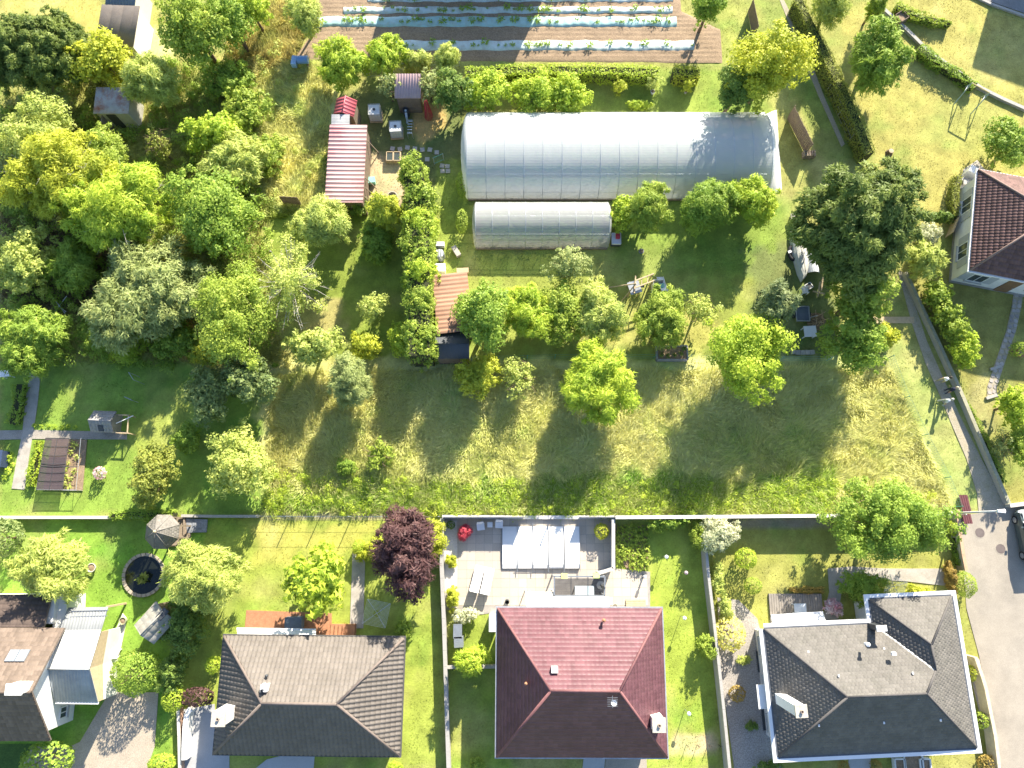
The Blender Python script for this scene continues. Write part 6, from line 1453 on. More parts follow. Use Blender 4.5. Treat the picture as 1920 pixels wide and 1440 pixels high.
for i in range(5):
    for j in range(3): m1 = MB(); m1.tube([(q.x - .45 + i*.2, q.y - .25, .1 + j*.18), (q.x - .45 + i*.2, q.y + .25, .1 + j*.18)], .09, 7); m1.build('log', M_WOOD, t)
q = P(1684, 40); t = thing('compost_box', 'brown timber compost box at the top of the upper right lawn', 'box', (q.x, q.y, 0))
for a in range(4): m1 = MB(); an = .6 + a*math.pi/2; m1.box((q.x + .4*math.cos(an), q.y + .4*math.sin(an), .35), (.05, .82, .7), an); m1.build('side', M_TIMB, t)
m1 = MB(); m1.box((q.x, q.y, .5), (.75, .75, .1), .6); m1.build('compost', M_SOIL, t)
q = P(1667, 287); t = thing('tree_stump', 'cut tree stump alone on the dry upper right lawn', 'stump', (q.x, q.y, 0)); m1 = MB(); m1.lathe((q.x, q.y, -.02), [(.32, 0), (.24, .12), (.21, .4)], 11); m1.build('bark', mat('bark', (.17,.12,.08), .95, .3, 6, .3, 20), t); m1 = MB(); m1.lathe((q.x, q.y, .37), [(.21, .0), (.12, .012), (0, .015)], 11); m1.build('cut_face', M_WOODL, t)
for px, lb in (((1808,335),'white garden cupboard at the north corner of the mauve-roofed house'),):
    q = P(*px); t = thing('outdoor_cabinet', lb, 'cabinet', (q.x, q.y, 0)); m1 = MB(); m1.box((q.x + .3, q.y + .2, .5), (.9, .6, 1.0), -.6); m1.build('body', M_PVC, t); m1 = MB(); m1.box((q.x - .3, q.y - .5, .25), (.6, .6, .5), -.5); m1.build('drawer', M_CONC, t)
sheet('patio', [(1806,318),(1832,300),(1846,318),(1824,360),(1812,358)], M_PATH, .02)
# ---------------------------------------------------------------- plants
PAL = {  # two leaf tones each
 'lime':   ((0.243,0.389,0.029), (0.437,0.551,0.049)),   'yellow': ((.27,.34,.03), (.47,.51,.05)),
 'mid':    ((0.121,0.243,0.029), (0.259,0.389,0.049)),  'dark':   ((0.057,0.138,0.026), (0.138,0.243,0.049)),
 'fresh': ((.16,.27,.03), (.33,.43,.06)),  'grey':   ((0.178,0.243,0.089), (0.356,0.421,0.178)),
 'blue': ((.09,.15,.055), (.22,.30,.12)),  'pale':   ((0.275,0.373,0.081), (0.502,0.567,0.162)),
 'purple': ((.055,.026,.024), (.155,.09,.075)), 'red': ((0.356,0.049,0.073), (0.648,0.130,0.146)),
 'gold':   ((0.648,0.583,0.097), (0.750,0.750,0.259)),    'orange': ((.24,.18,.04), (.40,.32,.08)),
 'white': ((.32,.38,.20), (.60,.62,.42)),    'conifer': ((.045,.095,.022), (.15,.22,.05)),
 'pink':   ((0.486,0.194,0.227), (0.750,0.680,0.680)),    'spruce': ((.09,.14,.07), (.22,.28,.15)), 'olive': ((0.146,0.194,0.032), (0.292,0.324,0.065)),
}
GREENS = ('mid', 'dark', 'fresh', 'grey', 'blue', 'pale', 'conifer', 'spruce', 'olive', 'lime')
for _k in GREENS:   # the photograph's greens all lean to a warm yellow-green
    PAL[_k] = tuple(tuple(lerp(v, w, .24) for v, w in zip(t, z)) for t, z in zip(PAL[_k], ((.19, .25, .025), (.42, .47, .07))))
def lmat(p): return leafmat('leaves_' + p, *[(min(.8, r*1.28), min(.8, g*1.2), min(.8, b*1.2 + .008)) for r, g, b in PAL[p]], .34)
BARK = mat('bark', (.17, .12, .08), .95, .3, 6, .3, 20); BARKP = mat('bark_pale', (.42, .38, .33), .9, .3, 6, .2, 20)
LEAFTOT = [0]
def leaf_quads(pos, nrm, tan, L, Wd):
    bit = np.cross(nrm, tan); v = np.empty((len(pos), 3, 3)); l, w = (L / 2)[:, None], (Wd / 2)[:, None]
    v[:, 0] = pos - tan * l * .7 + bit * w; v[:, 1] = pos + tan * l * 1.1; v[:, 2] = pos - tan * l * .5 - bit * w
    return v
def unit(a): return a / (np.linalg.norm(a, axis=-1, keepdims=True) + 1e-9)
def crown(R, c, rx, ry, rz, style, leaf, cov=2.6, low=-.35):
    """leaf positions, tangents and tints of one crown; clumps of leaves spread over an uneven ellipsoid"""
    c = np.array(c); m = (rx * ry * rz) ** (1/3)
    K = {'b': 46, 's': 30, 'w': 52, 'c': 70, 'p': 56, 'g': 1, 'f': 30}[style]
    if m < .9 and style != 'g': K = int(K * .6)
    if m > 3.0: K = int(K * min(2.4, (m / 3.0) ** 2 + .2))
    ax = np.array([rx, ry, rz])
    if style == 'g':
        n = int(cov * 1.5 * 4 * math.pi * m * m * .75 / (leaf * leaf * .5)); n = min(n, 9000)
        d = unit(R.normal(size=(n, 3))); d = d[d[:, 2] > -.6]; n = len(d)
        bump = 1 + .05 * np.sin(d[:, 0] * 7 + R.random() * 6) * np.sin(d[:, 1] * 6 + 1) + .04 * np.sin(d[:, 2] * 9)
        pos = c + d * ax * (bump * (1 - .14 * R.random(n) ** 2))[:, None]; out = d; tint = R.random(n) * .8 + .1
    else:
        i = np.arange(K) + .5; ph = np.arccos(1 - (1 - low) / 1.0 * i / K * (1 if low > -1 else 1)); th = math.pi * (1 + 5 ** .5) * i + R.random() * 6
        dirs = np.stack([np.sin(ph) * np.cos(th), np.sin(ph) * np.sin(th), np.cos(ph)], -1)
        dirs = unit(dirs + R.normal(0, .16, (K, 3)))
        p1, p2, p3 = R.random(3) * 6.28
        lob = 1 + .20 * np.sin(2 * th + p1) * np.sin(ph) + .16 * np.sin(3 * th + p2) + .12 * np.sin(5 * th + 3 * ph + p3)
        if style == 'c': lob = 1 + (lob - 1) * .35
        rad = (.42 + .52 * R.random(K)) * lob if style != 's' else (.40 + .62 * R.random(K)) * lob
        if style == 'c': dirs = dirs * np.stack([1.12 - .5 * np.maximum(dirs[:, 2], 0), 1.12 - .5 * np.maximum(dirs[:, 2], 0), np.ones(K)], -1)
        rad = np.minimum(rad, 1.0); cc = c + dirs * ax * rad[:, None]; cr = m * (.17 + .26 * R.random(K) ** 1.5) * (34 / K) ** .35
        if style == 's': cr *= .72
        k2 = int(K * 1.3); d2 = unit(R.normal(size=(k2, 3)) + np.array((0, 0, .25))); t2 = np.arctan2(d2[:, 1], d2[:, 0]); f2 = np.arccos(np.clip(d2[:, 2], -1, 1))
        l2 = 1 + .20 * np.sin(2 * t2 + p1) * np.sin(f2) + .16 * np.sin(3 * t2 + p2) + .12 * np.sin(5 * t2 + 3 * f2 + p3)
        cc = np.vstack([cc, c + d2 * ax * np.minimum((.74 + .28 * R.random(k2)) * l2, 1.16)[:, None]]); cr = np.append(cr, np.clip(m * (.06 + .09 * R.random(k2)), .10, .5)); K += k2
        inn = int((K - k2) * .35); cc = np.vstack([cc, c + unit(R.normal(size=(inn, 3))) * ax * .35]); cr = np.append(cr, m * .36 * np.ones(inn)); K += inn
        ct = R.random(K) * .6
        area = 4 * math.pi * cr ** 2; la = leaf * leaf * (.5 if style in 'bsf' else .28)
        nn = np.minimum((cov * .62 * area / la * (.6 if style == 's' else 1)).astype(int) + 4, 2600)
        idx = np.repeat(np.arange(K), nn); n = len(idx)
        d = unit(R.normal(size=(n, 3)) + np.array((0, 0, .35))); r = .35 + .85 * R.random(n) ** .8
        sq = np.array((1.0, 1.0, .75 if style != 'w' else .9)); pos = cc[idx] + d * sq * (cr[idx] * r)[:, None]
        out = unit(unit((pos - c) / ax) * .6 + d * .8); tint = np.clip(ct[idx] + R.random(n) * .45, 0, 1)
    nrm = unit(out * .9 + np.array((0, 0, .5)) + R.normal(0, .5, (n, 3)))
    if style in ('w',): tv = unit(out * .7 + np.array((0, 0, -.2)) + R.normal(0, .35, (n, 3)))
    elif style in ('c', 'p'): tv = unit(out * 1.0 + np.array((0, 0, -.1)) + R.normal(0, .25, (n, 3)))
    else: tv = R.normal(size=(n, 3))
    tan = unit(tv - nrm * np.sum(tv * nrm, -1, keepdims=True))
    L = leaf * (.65 + .7 * R.random(n)); asp = {'w': .22, 'c': .34, 'p': .26, 'f': .35}.get(style, .62)
    if style in 'wcp': L = L * 1.7
    return pos, nrm, tan, L, L * asp, tint
def limbs(mb, R, base, c, rx, ry, rz, h, r0, n=7, reach=.75):
    b = Vector(base); top = Vector(c); mid = b.lerp(top, .55) + Vector((R.normal(0, .04) * h, R.normal(0, .04) * h, 0))
    mb.tube([b, b.lerp(mid, .5), mid, top + Vector((0, 0, rz * .3))], [r0 * 1.25, r0, r0 * .75, r0 * .25], 7)
    for k in range(n):
        a = k / n * 6.283 + R.random(); s = mid.lerp(top, R.random() * .6); e = top + Vector((rx * math.cos(a), ry * math.sin(a), rz * (R.random() * .9 - .25))) * reach
        m_ = s.lerp(e, .5) + Vector((0, 0, .12 * rz)); mb.tube([s, m_, e], [r0 * .45, r0 * .28, r0 * .08], 5)
        for j in range(2):
            e2 = m_.lerp(e, .3 + .4 * R.random()); q = e2 + Vector((R.normal(0, .25) * rx, R.normal(0, .25) * ry, abs(R.normal(0, .2)) * rz)); mb.tube([m_, e2, q], [r0 * .22, r0 * .14, r0 * .04], 4, False)
SEED = [100]
def plant(name, style, pal, px, py, rx, ry, h, label, leaf=None, cov=None, cat=None, twigs=0, bark=None, trunk=True, group=None, base=None, low=None):
    SEED[0] += 1; R = np.random.default_rng(SEED[0])
    tree = h > 2.6 and trunk; zc = h * (.60 if tree else .5); rz = h * (.42 if tree else .52)
    c = P(px, py, zc); ax = (P(px + rx, py, zc) - P(px - rx, py, zc)).length / 2; ay = (P(px, py - ry, zc) - P(px, py + ry, zc)).length / 2
    tx, ty = abs(c.x) / (H - zc), abs(c.y) / (H - zc)          # undo the foreshortening of the crown's height
    if px < 520 and py < 700: ax *= 1.13; ay *= 1.13            # crowns of the thicket run into each other
    ex = math.sqrt(max(ax*ax - (tx*rz)**2, (.68*ax)**2)); ey = math.sqrt(max(ay*ay - (ty*rz)**2, (.68*ay)**2))
    root = thing(name, label, cat or ('tree' if tree else 'shrub'), (c.x, c.y, 0), group)
    L = leaf or (.225 if ex > 1.6 else .19 if ex > .8 else .13)
    L *= .8 + .4 * R.random()
    q = crown(R, (c.x, c.y, zc), ex, ey, rz, style, L, (cov or 1.42) * .95, low if low is not None else (-.45 if tree else -.75))
    v = leaf_quads(*q[:5]); v[:, :, 2] = np.maximum(v[:, :, 2], .02); n = len(v); LEAFTOT[0] += n
    mb = MB(); r0 = max(.02, .022 * h + .012 * ex)
    limbs(mb, R, (c.x, c.y, -.05), (c.x, c.y, zc), ex, ey, rz, h, r0, 7 if ex > 1 else 4)
    for k in range(twigs):
        a = R.random() * 6.283; el = R.random() * 1.2 - .1; d = Vector((math.cos(a)*math.cos(el)*ex, math.sin(a)*math.cos(el)*ey, math.sin(el)*rz)); s = Vector((c.x, c.y, zc)) + d * .35; e = Vector((c.x, c.y, zc)) + d * (.95 + .35*R.random())
        w = s.lerp(e, .55) + Vector((R.normal(0,.12), R.normal(0,.12), R.normal(0,.12))); mb.tube([s, w, e], [.035, .022, .006], 4, False)
        for j in range(3): g = e.lerp(w, R.random()); mb.tube([g, g + Vector((R.normal(0,.25), R.normal(0,.25), R.normal(.1,.15)))], [.014, .004], 3, False)
    mb.build('trunk' if tree else 'stems', bark or BARK, root)
    raw_mesh('crown' if tree else 'foliage', v.reshape(-1, 3), np.arange(n*3).reshape(n, 3), lmat(pal), root, n=3, attrs={'tint': ('FACE', 'FLOAT', q[5])}, off=OFF[root.name])
    return root
def hedge(label, pts, w, h, pal, leaf=.15, cov=1.5, rough=.10, name='hedge'):
    """clipped hedge along a polyline surveyed along its crest"""
    SEED[0] += 1; R = np.random.default_rng(SEED[0]); q = [P(a, b, h * .8) for a, b in pts]; root = thing(name, label, 'hedge', (q[0].x, q[0].y, 0)); VV, TT = [], []
    mb = MB()
    for k in range(len(q) - 1):
        a, b = q[k], q[k+1]; d = b - a; d.z = 0; Ln = d.length; d.normalize(); nn = np.array((-d.y, d.x, 0)); per = w + 2 * h
        n = int(cov * per * Ln / (leaf * leaf * .5)); s = R.random(n) * per; t = R.random(n)
        off = np.where(s < h, -w/2, np.where(s < h + w, s - h - w/2, w/2)); z = np.where(s < h, s, np.where(s < h + w, h, per - s))
        o = np.where((s < h)[:, None], -nn, np.where((s < h + w)[:, None], np.array((0, 0, 1.)), nn))
        bse = np.array((a.x, a.y, 0)) + t[:, None] * np.array((b.x - a.x, b.y - a.y, 0)); pos = bse + nn * off[:, None]; pos[:, 2] = z
        lump = fbm(pos[:, 0] * 1.0, pos[:, 1] + pos[:, 2], 1.3, 3) - .5; pos += o * (lump * 2 * rough * 2.2 - R.random(n) * leaf)[:, None]
        nr = unit(o * .8 + np.array((0, 0, .4)) + R.normal(0, .45, (n, 3))); tv = R.normal(size=(n, 3)); tn = unit(tv - nr * np.sum(tv * nr, -1, keepdims=True)); L = leaf * (.6 + .8 * R.random(n))
        v = leaf_quads(pos, nr, tn, L, L * .6); v[:, :, 2] = np.maximum(v[:, :, 2], .02); VV.append(v); TT.append(np.clip(R.random(n) * .6 + fbm(pos[:, 0], pos[:, 1], .7) * .5, 0, 1))
        m = max(2, int(Ln / .6))
        for j in range(m): p = a.lerp(b, (j + .5) / m); mb.tube([(p.x, p.y, 0), (p.x, p.y, h * .8)], [.04, .015], 5)
        mb.prism([(x.x, x.y) for x in (a + Vector(nn)*(w*.5-.2), b + Vector(nn)*(w*.5-.2), b - Vector(nn)*(w*.5-.2), a - Vector(nn)*(w*.5-.2))], .05, h - .2)
    v = np.vstack(VV); LEAFTOT[0] += len(v); mb.build('stems', mat('hedge_core', (.05,.055,.025), .95), root)
    raw_mesh('foliage', v.reshape(-1, 3), np.arange(len(v)*3).reshape(-1, 3), lmat(pal), root, n=3, attrs={'tint': ('FACE', 'FLOAT', np.concatenate(TT))}, off=OFF[root.name]); return root

TREES = [
 # name, style, palette, x, y, rx, ry, height, label
 ('conifer_tree','c','conifer',12,100,30,66,6.0,'leftmost of the tall hedge conifers at the top left edge'),
 ('conifer_tree','c','conifer',48,95,28,66,6.2,'second hedge conifer from the left edge, top left'),
 ('conifer_tree','c','conifer',82,94,28,66,6.2,'third hedge conifer from the left edge, top left'),
 ('conifer_tree','c','conifer',114,96,27,62,6.0,'fourth hedge conifer from the left edge, top left'),
 ('conifer_tree','c','conifer',142,98,22,52,5.4,'rightmost of the tall hedge conifers at the top left'),
 ('broadleaf_tree','b','yellow',190,115,60,46,5.0,'bright yellow-green tree in front of the grey felt-roofed shed'),
 ('broadleaf_tree','w','pale',285,152,44,46,4.5,'pale feathery tree right of the rusty shed'),
 ('broadleaf_tree','b','fresh',368,58,66,62,6.5,'large glossy green tree left of the field'),
 ('broadleaf_tree','b','mid',432,38,42,44,6.0,'medium green tree touching the right side of the large glossy tree'),
 ('broadleaf_tree','b','lime',472,14,36,30,4.5,'lime green tree cut by the top edge left of the field'),
 ('shrub','w','pale',95,196,46,46,3.2,'pale feathery shrub with dead twigs below the conifer row'),
 ('broadleaf_tree','b','pale',70,262,78,58,5.5,'broad light green tree at the left edge below the feathery shrub'),
 ('broadleaf_tree','b','fresh',200,290,42,44,4.5,'fresh green tree just below the rusty shed'),
 ('broadleaf_tree','w','yellow',120,330,112,62,6.0,'huge yellow-green tree filling the left side'),
 ('broadleaf_tree','w','lime',218,395,92,72,6.0,'large drooping lime tree right of the huge yellow-green one'),
 ('shrub','b','mid',428,150,42,40,2.4,'rampant green shrub at the head of the wild dry grass'),
 ('shrub','b','fresh',462,205,38,44,2.5,'bramble-like shrub on the edge of the wild dry grass'),
 ('broadleaf_tree','b','lime',398,250,48,34,4.0,'light green small tree below the rampant shrub'),
 ('broadleaf_tree','w','pale',440,308,56,50,4.0,'grey-green willowy tree left of the wild dry grass'),
 ('shrub','b','fresh',500,290,34,40,2.0,'low green thicket inside the wild dry grass'),
 ('broadleaf_tree','b','mid',402,392,74,76,5.6,'dark green round tree in the middle of the overgrown garden'),
 ('dead_tree','s','olive',300,275,26,26,3.5,'small half-dead tree with bare forked branches'),
 ('broadleaf_tree','b','pale',42,488,56,58,4.2,'light green tree at the left edge above the shaded poles'),
 ('shrub','w','mid',135,498,48,40,3.0,'soft mid green shrub beside the light left edge tree'),
 ('pine_tree','p','grey',278,552,104,84,5.2,'wide grey-green pine in the centre of the overgrown garden'),
 ('broadleaf_tree','b','fresh',442,600,62,92,6.2,'tall fresh green tree left of the twiggy tree'),
 ('broadleaf_tree','s','pale',545,530,70,78,5.2,'greyish tree with many bare twigs'),
 ('broadleaf_tree','w','mid',62,638,64,56,4.0,'soft green feathery tree above the white shaded table'),
 ('shrub','f','mid',182,636,36,34,1.8,'fern-like green shrub above the left lawn'),
 ('shrub','f','lime',240,650,36,26,1.6,'light low shrub right of the fern-like shrub'),
 ('shrub','b','mid',330,640,42,30,1.8,'low green thicket left of the orange dry patch'),
 ('shrub','b','yellow',385,655,26,26,1.3,'yellow withering shrub at the foot of the tall fresh tree'),
 ('broadleaf_tree','b','blue',392,740,48,52,3.6,'grey-green tree at the top right of the left lawn'),
 ('broadleaf_tree','b','blue',465,712,56,44,4.2,'grey-green tree left of the meadow top'),
 ('broadleaf_tree','w','pale',603,420,60,44,4.5,'pale open tree below the long red shed'),
 ('shrub','b','dark',668,385,28,20,2.2,'dark ivy bush at the foot of the long red shed'),
 ('broadleaf_tree','w','yellow',722,398,34,32,5.0,'yellow-green tree between the red shed and the laurel row'),
 ('shrub','w','mid',708,450,34,38,2.6,'green bush in the shade beside the laurel row'),
 ('fruit_tree','s','pale',700,576,28,30,2.8,'lone small fruit tree on the shaded lawn'),
 ('broadleaf_tree','b','pale',588,648,52,34,4.0,'pale yellow-green bush at the lower left of the shaded lawn'),
 ('shrub','b','yellow',685,648,36,26,2.4,'bright yellow-green bush at the bottom of the shaded lawn'),
 ('broadleaf_tree','w','grey',655,712,40,44,4.2,'greyish tree at the top left corner of the meadow'),
 ('broadleaf_tree','b','pale',448,864,66,68,3.8,'big light green bush at the left end of the meadow'),
 ('broadleaf_tree','b','olive',288,892,44,54,3.6,'olive-yellow tree on the left lawn'),
 ('shrub','b','mid',350,822,28,26,2.2,'dark green bush in the middle of the left lawn shade'),
 ('flower_bush','g','pink',187,887,13,12,.9,'round pink flowering bush right of the netted bed'),
 ('shrub','g','blue',8,1008,38,36,2.4,'round grey-green bush at the left edge below the low wall'),
 ('willow_tree','w','pale',100,1062,72,62,4.6,'pale silvery willow above the gabled house'),
 ('broadleaf_tree','w','pale',382,1082,72,70,4.6,'pale yellow-green tree right of the pond'),
 ('shrub','g','mid',255,1260,48,44,2.8,'clipped round green bush at the head of the gravel drive'),
 ('shrub','b','dark',340,1170,44,58,2.6,'dark creeper thicket along the fence left of the taupe roof'),
 ('shrub','b','dark',322,1262,30,42,2.0,'dark creeper mass below the thicket by the drive'),
 ('shrub','g','mid',88,1424,52,36,2.4,'big round bush at the bottom left edge'),
 ('shrub','g','lime',400,1247,15,17,1.3,'small lime ball bush at the left wall of the taupe house'),
 ('shrub','g','lime',325,1311,23,24,1.6,'lime hedge bush left of the dark red hedge'),
 ('shrub','g','purple',370,1307,32,19,1.5,'dark red clipped hedge block beside the grey drive'),
 ('shrub','g','lime',303,1432,26,20,1.4,'lime ball bush at the bottom edge beside the gravel drive'),
 ('broadleaf_tree','b','lime',592,1085,64,64,4.6,'bright yellow-green large-leaved tree above the brick patio'),
 ('plum_tree','w','purple',762,1036,56,82,6.0,'dark purple plum tree left of the pool terrace'),
 ('shrub','b','yellow',815,1008,18,44,2.0,'light green shrub squeezed between the plum tree and the pool wall'),
 ('shrub','w','yellow',700,1030,34,22,1.2,'golden grass tuft at the top of the garden path'),
 ('shrub','g','lime',674,1026,13,15,1.2,'small ball bush at the top end of the garden path'),
 ('shrub','b','fresh',757,1180,16,16,1.2,'small green shrub at the corner of the taupe roof'),
 ('shrub','b','white',870,1154,28,14,1.0,'whitish flowering shrub at the lower left of the pool terrace'),
 ('shrub','w','yellow',848,1122,11,22,.9,'yellow-green grasses at the low end of the pool bed'),
 ('shrub','w','yellow',846,1052,10,10,.6,'small yellow grass tuft midway in the pool bed'),
 ('shrub','g','dark',845,984,8,8,.7,'dark little ball plant at the top of the pool bed'),
 ('potted_maple','w','red',871,998,13,13,1.0,'red maple in a pot beside the pool chairs'),
 ('potted_shrub','g','yellow',1128,996,14,15,1.1,'yellow flowering shrub right of the pool cover'),
 ('bamboo','w','lime',885,1238,26,30,3.2,'light bamboo clump behind the small cross wall'),
 ('shrub','b','white',1347,1000,38,36,2.6,'white flowering bush on the corner of the grey wall'),
 ('shrub','b','mid',1250,980,44,12,1.5,'green climber along the white coped wall'),
 ('shrub','b','fresh',1312,1005,16,30,1.8,'green climber hanging left of the white flowering bush'),
 ('shrub','b','pale',1345,1085,14,32,1.5,'pale climber on the grey wall below the white bush'),
 ('shrub','b','pale',1360,1140,12,28,1.4,'pale climber on the grey wall above the golden bush'),
 ('shrub','g','lime',1398,1047,21,20,1.5,'light round bush on the slate house lawn'),
 ('shrub','g','fresh',1412,1098,17,16,1.2,'clipped green ball below the light round bush'),
 ('shrub','g','gold',1368,1188,29,33,1.8,'large golden-yellow ball bush at the top of the gravel strip'),
 ('shrub','g','orange',1382,1301,16,16,.9,'small amber ball bush in the gravel strip'),
 ('shrub','b','fresh',1323,1211,18,22,1.8,'green bush against the lawn side of the grey wall'),
 ('shrub','f','pale',1394,1238,13,10,.5,'spiky pale plant in the gravel below the golden bush'),
 ('shrub','f','dark',1410,1360,12,10,.6,'spiky dark plant in the lower gravel strip'),
 ('shrub','f','dark',1440,1436,26,10,.7,'dark low plants at the bottom of the gravel strip'),
 ('broadleaf_tree','b','mid',1665,978,116,84,6.0,'large broad green tree spreading over the wall end near the street lamp'),
 ('shrub','b','mid',1620,1104,46,38,2.6,'green shrub at the inner corner of the slate roof'),
 ('flower_bush','b','pink',1560,1137,17,17,1.3,'pink rose bush beside the plank deck'),
 ('shrub','g','fresh',1809,1096,23,24,1.8,'round bright bush at the road corner of the slate roof'),
 ('shrub','c','orange',1783,1085,10,28,1.2,'rusty orange conifer in the bed by the road wall'),
 ('shrub','b','yellow',1720,1108,26,12,1.0,'yellow-green low shrub above the slate wing'),
 ('shrub','g','yellow',1821,1262,9,15,1.0,'small yellow bush in the pale gravel by the cream wall'),
 ('shrub','g','fresh',1840,1350,15,16,1.1,'small green bush at the lower right of the slate roof'),
 ('shrub','g','orange',1852,1432,20,18,.9,'amber bush in a round bed at the bottom right'),
 ('flower_bush','g','orange',1582,1438,12,12,.7,'orange flower bush left of the front path, bottom edge'),
 ('flower_bush','g','orange',1642,1436,12,12,.7,'orange flower bush right of the front path, bottom edge'),
 ('shrub','w','lime',742,1438,14,10,1.0,'light bush under the lower right corner of the taupe roof'),
 ('shrub','b','fresh',895,1432,14,12,.9,'small green bush below the wine-red roof'),
 ('laurel_bush','b','fresh',1757,552,28,28,2.2,'topmost laurel bush of the row right of the lane wall'),
 ('laurel_bush','b','fresh',1773,585,30,28,2.2,'second laurel bush of the row right of the lane wall'),
 ('laurel_bush','b','fresh',1790,618,30,28,2.2,'third laurel bush of the row right of the lane wall'),
 ('laurel_bush','b','lime',1809,656,32,34,2.4,'largest and lowest laurel bush right of the lane wall'),
 ('shrub','w','pale',1735,488,38,34,2.8,'pale open bush at the top end of the lane wall'),
 ('shrub','b','white',1738,442,24,24,2.0,'whitish flowering bush between the conifer and the slatted gate'),
 ('shrub','b','dark',1762,408,34,10,1.4,'dark low hedge north of the slatted gate'),
 ('conifer_tree','c','conifer',1612,425,112,120,9.5,'giant dark conifer right of the polytunnels'),
 ('broadleaf_tree','b','fresh',1612,560,64,54,6.0,'bright broadleaf crown at the foot of the giant conifer'),
 ('cherry_tree','w','mid',1645,108,58,66,5.5,'rounded tree with visible trunk on the upper right lawn'),
 ('broadleaf_tree','w','pale',1558,14,40,30,4.5,'pale tree cut by the top edge above the clipped lane hedge'),
 ('broadleaf_tree','w','fresh',1642,12,22,22,3.6,'small tree cut by the top edge on the upper right lawn'),
 ('shrub','b','mid',1896,272,54,46,3.0,'round dense bush at the right edge above the mauve roof'),
 ('broadleaf_tree','b','yellow',1440,125,78,72,7.5,'bright yellow maple right of the field'),
 ('broadleaf_tree','b','dark',1378,170,40,44,5.0,'dark green tree in the shade of the yellow maple'),
 ('broadleaf_tree','b','mid',1328,12,32,34,5.0,'green tree cut by the top edge at the right end of the field'),
 ('broadleaf_tree','b','lime',912,172,42,42,3.2,'bright green tree above the left end of the large polytunnel'),
 ('broadleaf_tree','b','lime',1005,176,46,44,3.0,'left one of two lime trees over the large polytunnel roof edge'),
 ('broadleaf_tree','b','lime',1066,176,40,36,2.9,'right one of two lime trees over the large polytunnel roof edge'),
 ('broadleaf_tree','b','dark',850,172,36,42,3.8,'dark green tree right of the pink shelter'),
 ('olive_tree','s','grey',730,164,24,24,3.0,'thin silvery tree left over the pink shelter roof'),
 ('olive_tree','s','grey',806,162,28,34,3.0,'thin silvery tree right of the pink shelter roof'),
 ('broadleaf_tree','w','lime',640,118,52,44,3.4,'mid green tree right of the blue barrel'),
 ('broadleaf_tree','w','lime',722,106,40,40,3.0,'feathery green tree at the lower left of the field'),
 ('broadleaf_tree','w','pale',836,110,22,28,2.8,'small upright pale tree on the field edge'),
 ('shrub','w','pale',780,118,26,22,2.0,'low pale bush on the field edge left of the small upright tree'),
 ('fruit_tree','s','yellow',1161,162,15,15,2.0,'yellow sapling on the lawn above the large polytunnel'),
 ('fruit_tree','s','pale',1226,156,17,16,2.2,'pale sapling over a white pot above the large polytunnel'),
 ('fruit_tree','s','yellow',1290,162,12,12,1.8,'smallest yellow sapling above the large polytunnel'),
 ('shrub','b','lime',1198,198,24,9,.8,'low weeds against the top side of the large polytunnel'),
 ('broadleaf_tree','w','pale',570,32,34,38,4.0,'thin tree with dark leaning trunk at the left end of the field'),
 ('laurel_bush','b','fresh',775,330,28,34,4.6,'topmost bush of the clipped laurel row'),
 ('laurel_bush','b','fresh',790,372,33,38,4.6,'second bush from the top of the clipped laurel row'),
 ('laurel_bush','b','lime',790,425,33,40,4.6,'third bush from the top of the clipped laurel row'),
 ('laurel_bush','b','fresh',788,478,32,38,4.6,'fourth bush from the top of the clipped laurel row'),
 ('laurel_bush','b','lime',790,520,32,36,4.6,'fifth bush from the top of the clipped laurel row'),
 ('laurel_bush','b','fresh',790,574,31,40,4.6,'sixth bush from the top of the clipped laurel row'),
 ('laurel_bush','b','fresh',790,642,34,46,4.6,'large lowest bush of the clipped laurel row'),
 ('laurel_bush','b','lime',750,634,22,30,2.6,'bush standing left of the lowest laurel bush'),
 ('laurel_bush','b','fresh',768,536,15,16,1.8,'small side bush on the left of the laurel row'),
 ('yew_bush','g','fresh',866,345,11,24,1.5,'narrow bush at the left side of the large polytunnel'),
 ('yew_bush','g','fresh',866,415,11,24,1.5,'narrow bush at the left side of the small polytunnel'),
 ('olive_tree','s','grey',1064,500,44,40,3.8,'silvery olive tree below the small polytunnel'),
 ('fig_tree','b','mid',905,592,50,58,6.2,'dark glossy tree right of the orange roof'),
 ('broadleaf_tree','w','lime',985,586,52,56,3.5,'light feathery tree in the middle row'),
 ('broadleaf_tree','b','fresh',1056,588,54,54,3.1,'deep green tree right of the light feathery one'),
 ('broadleaf_tree','w','pale',1124,588,44,58,3.6,'pale willowy tree left of the goal frame'),
 ('fruit_tree','w','fresh',1240,596,48,54,3.4,'green fruit tree below the play slide'),
 ('fruit_tree','s','pale',1312,582,36,34,3.4,'thin pale fruit tree with dark forked trunk'),
 ('broadleaf_tree','b','lime',1400,664,82,80,6.3,'large light green tree on the meadow edge below the spruce'),
 ('spruce_tree','p','spruce',1450,582,40,46,6.5,'blue spruce beside the grey trailer'),
 ('broadleaf_tree','b','mid',1604,642,64,58,5.0,'medium tree right of the white shaded table'),
 ('shrub','b','yellow',1660,630,24,24,1.8,'yellowish bush below the plank footpath'),
 ('broadleaf_tree','b','yellow',896,704,42,42,2.7,'bright yellow-green bush tree below the black shed'),
 ('broadleaf_tree','s','pale',972,710,36,38,2.7,'paler thin tree right of the bright bush tree'),
 ('broadleaf_tree','w','lime',1122,722,70,72,4.8,'big light green tree standing in the meadow top'),
 ('broadleaf_tree','w','fresh',1216,388,44,44,4.2,'green tree right of the small polytunnel'),
 ('broadleaf_tree','w','mid',1330,385,54,48,4.4,'wide green tree in front of the large polytunnel'),
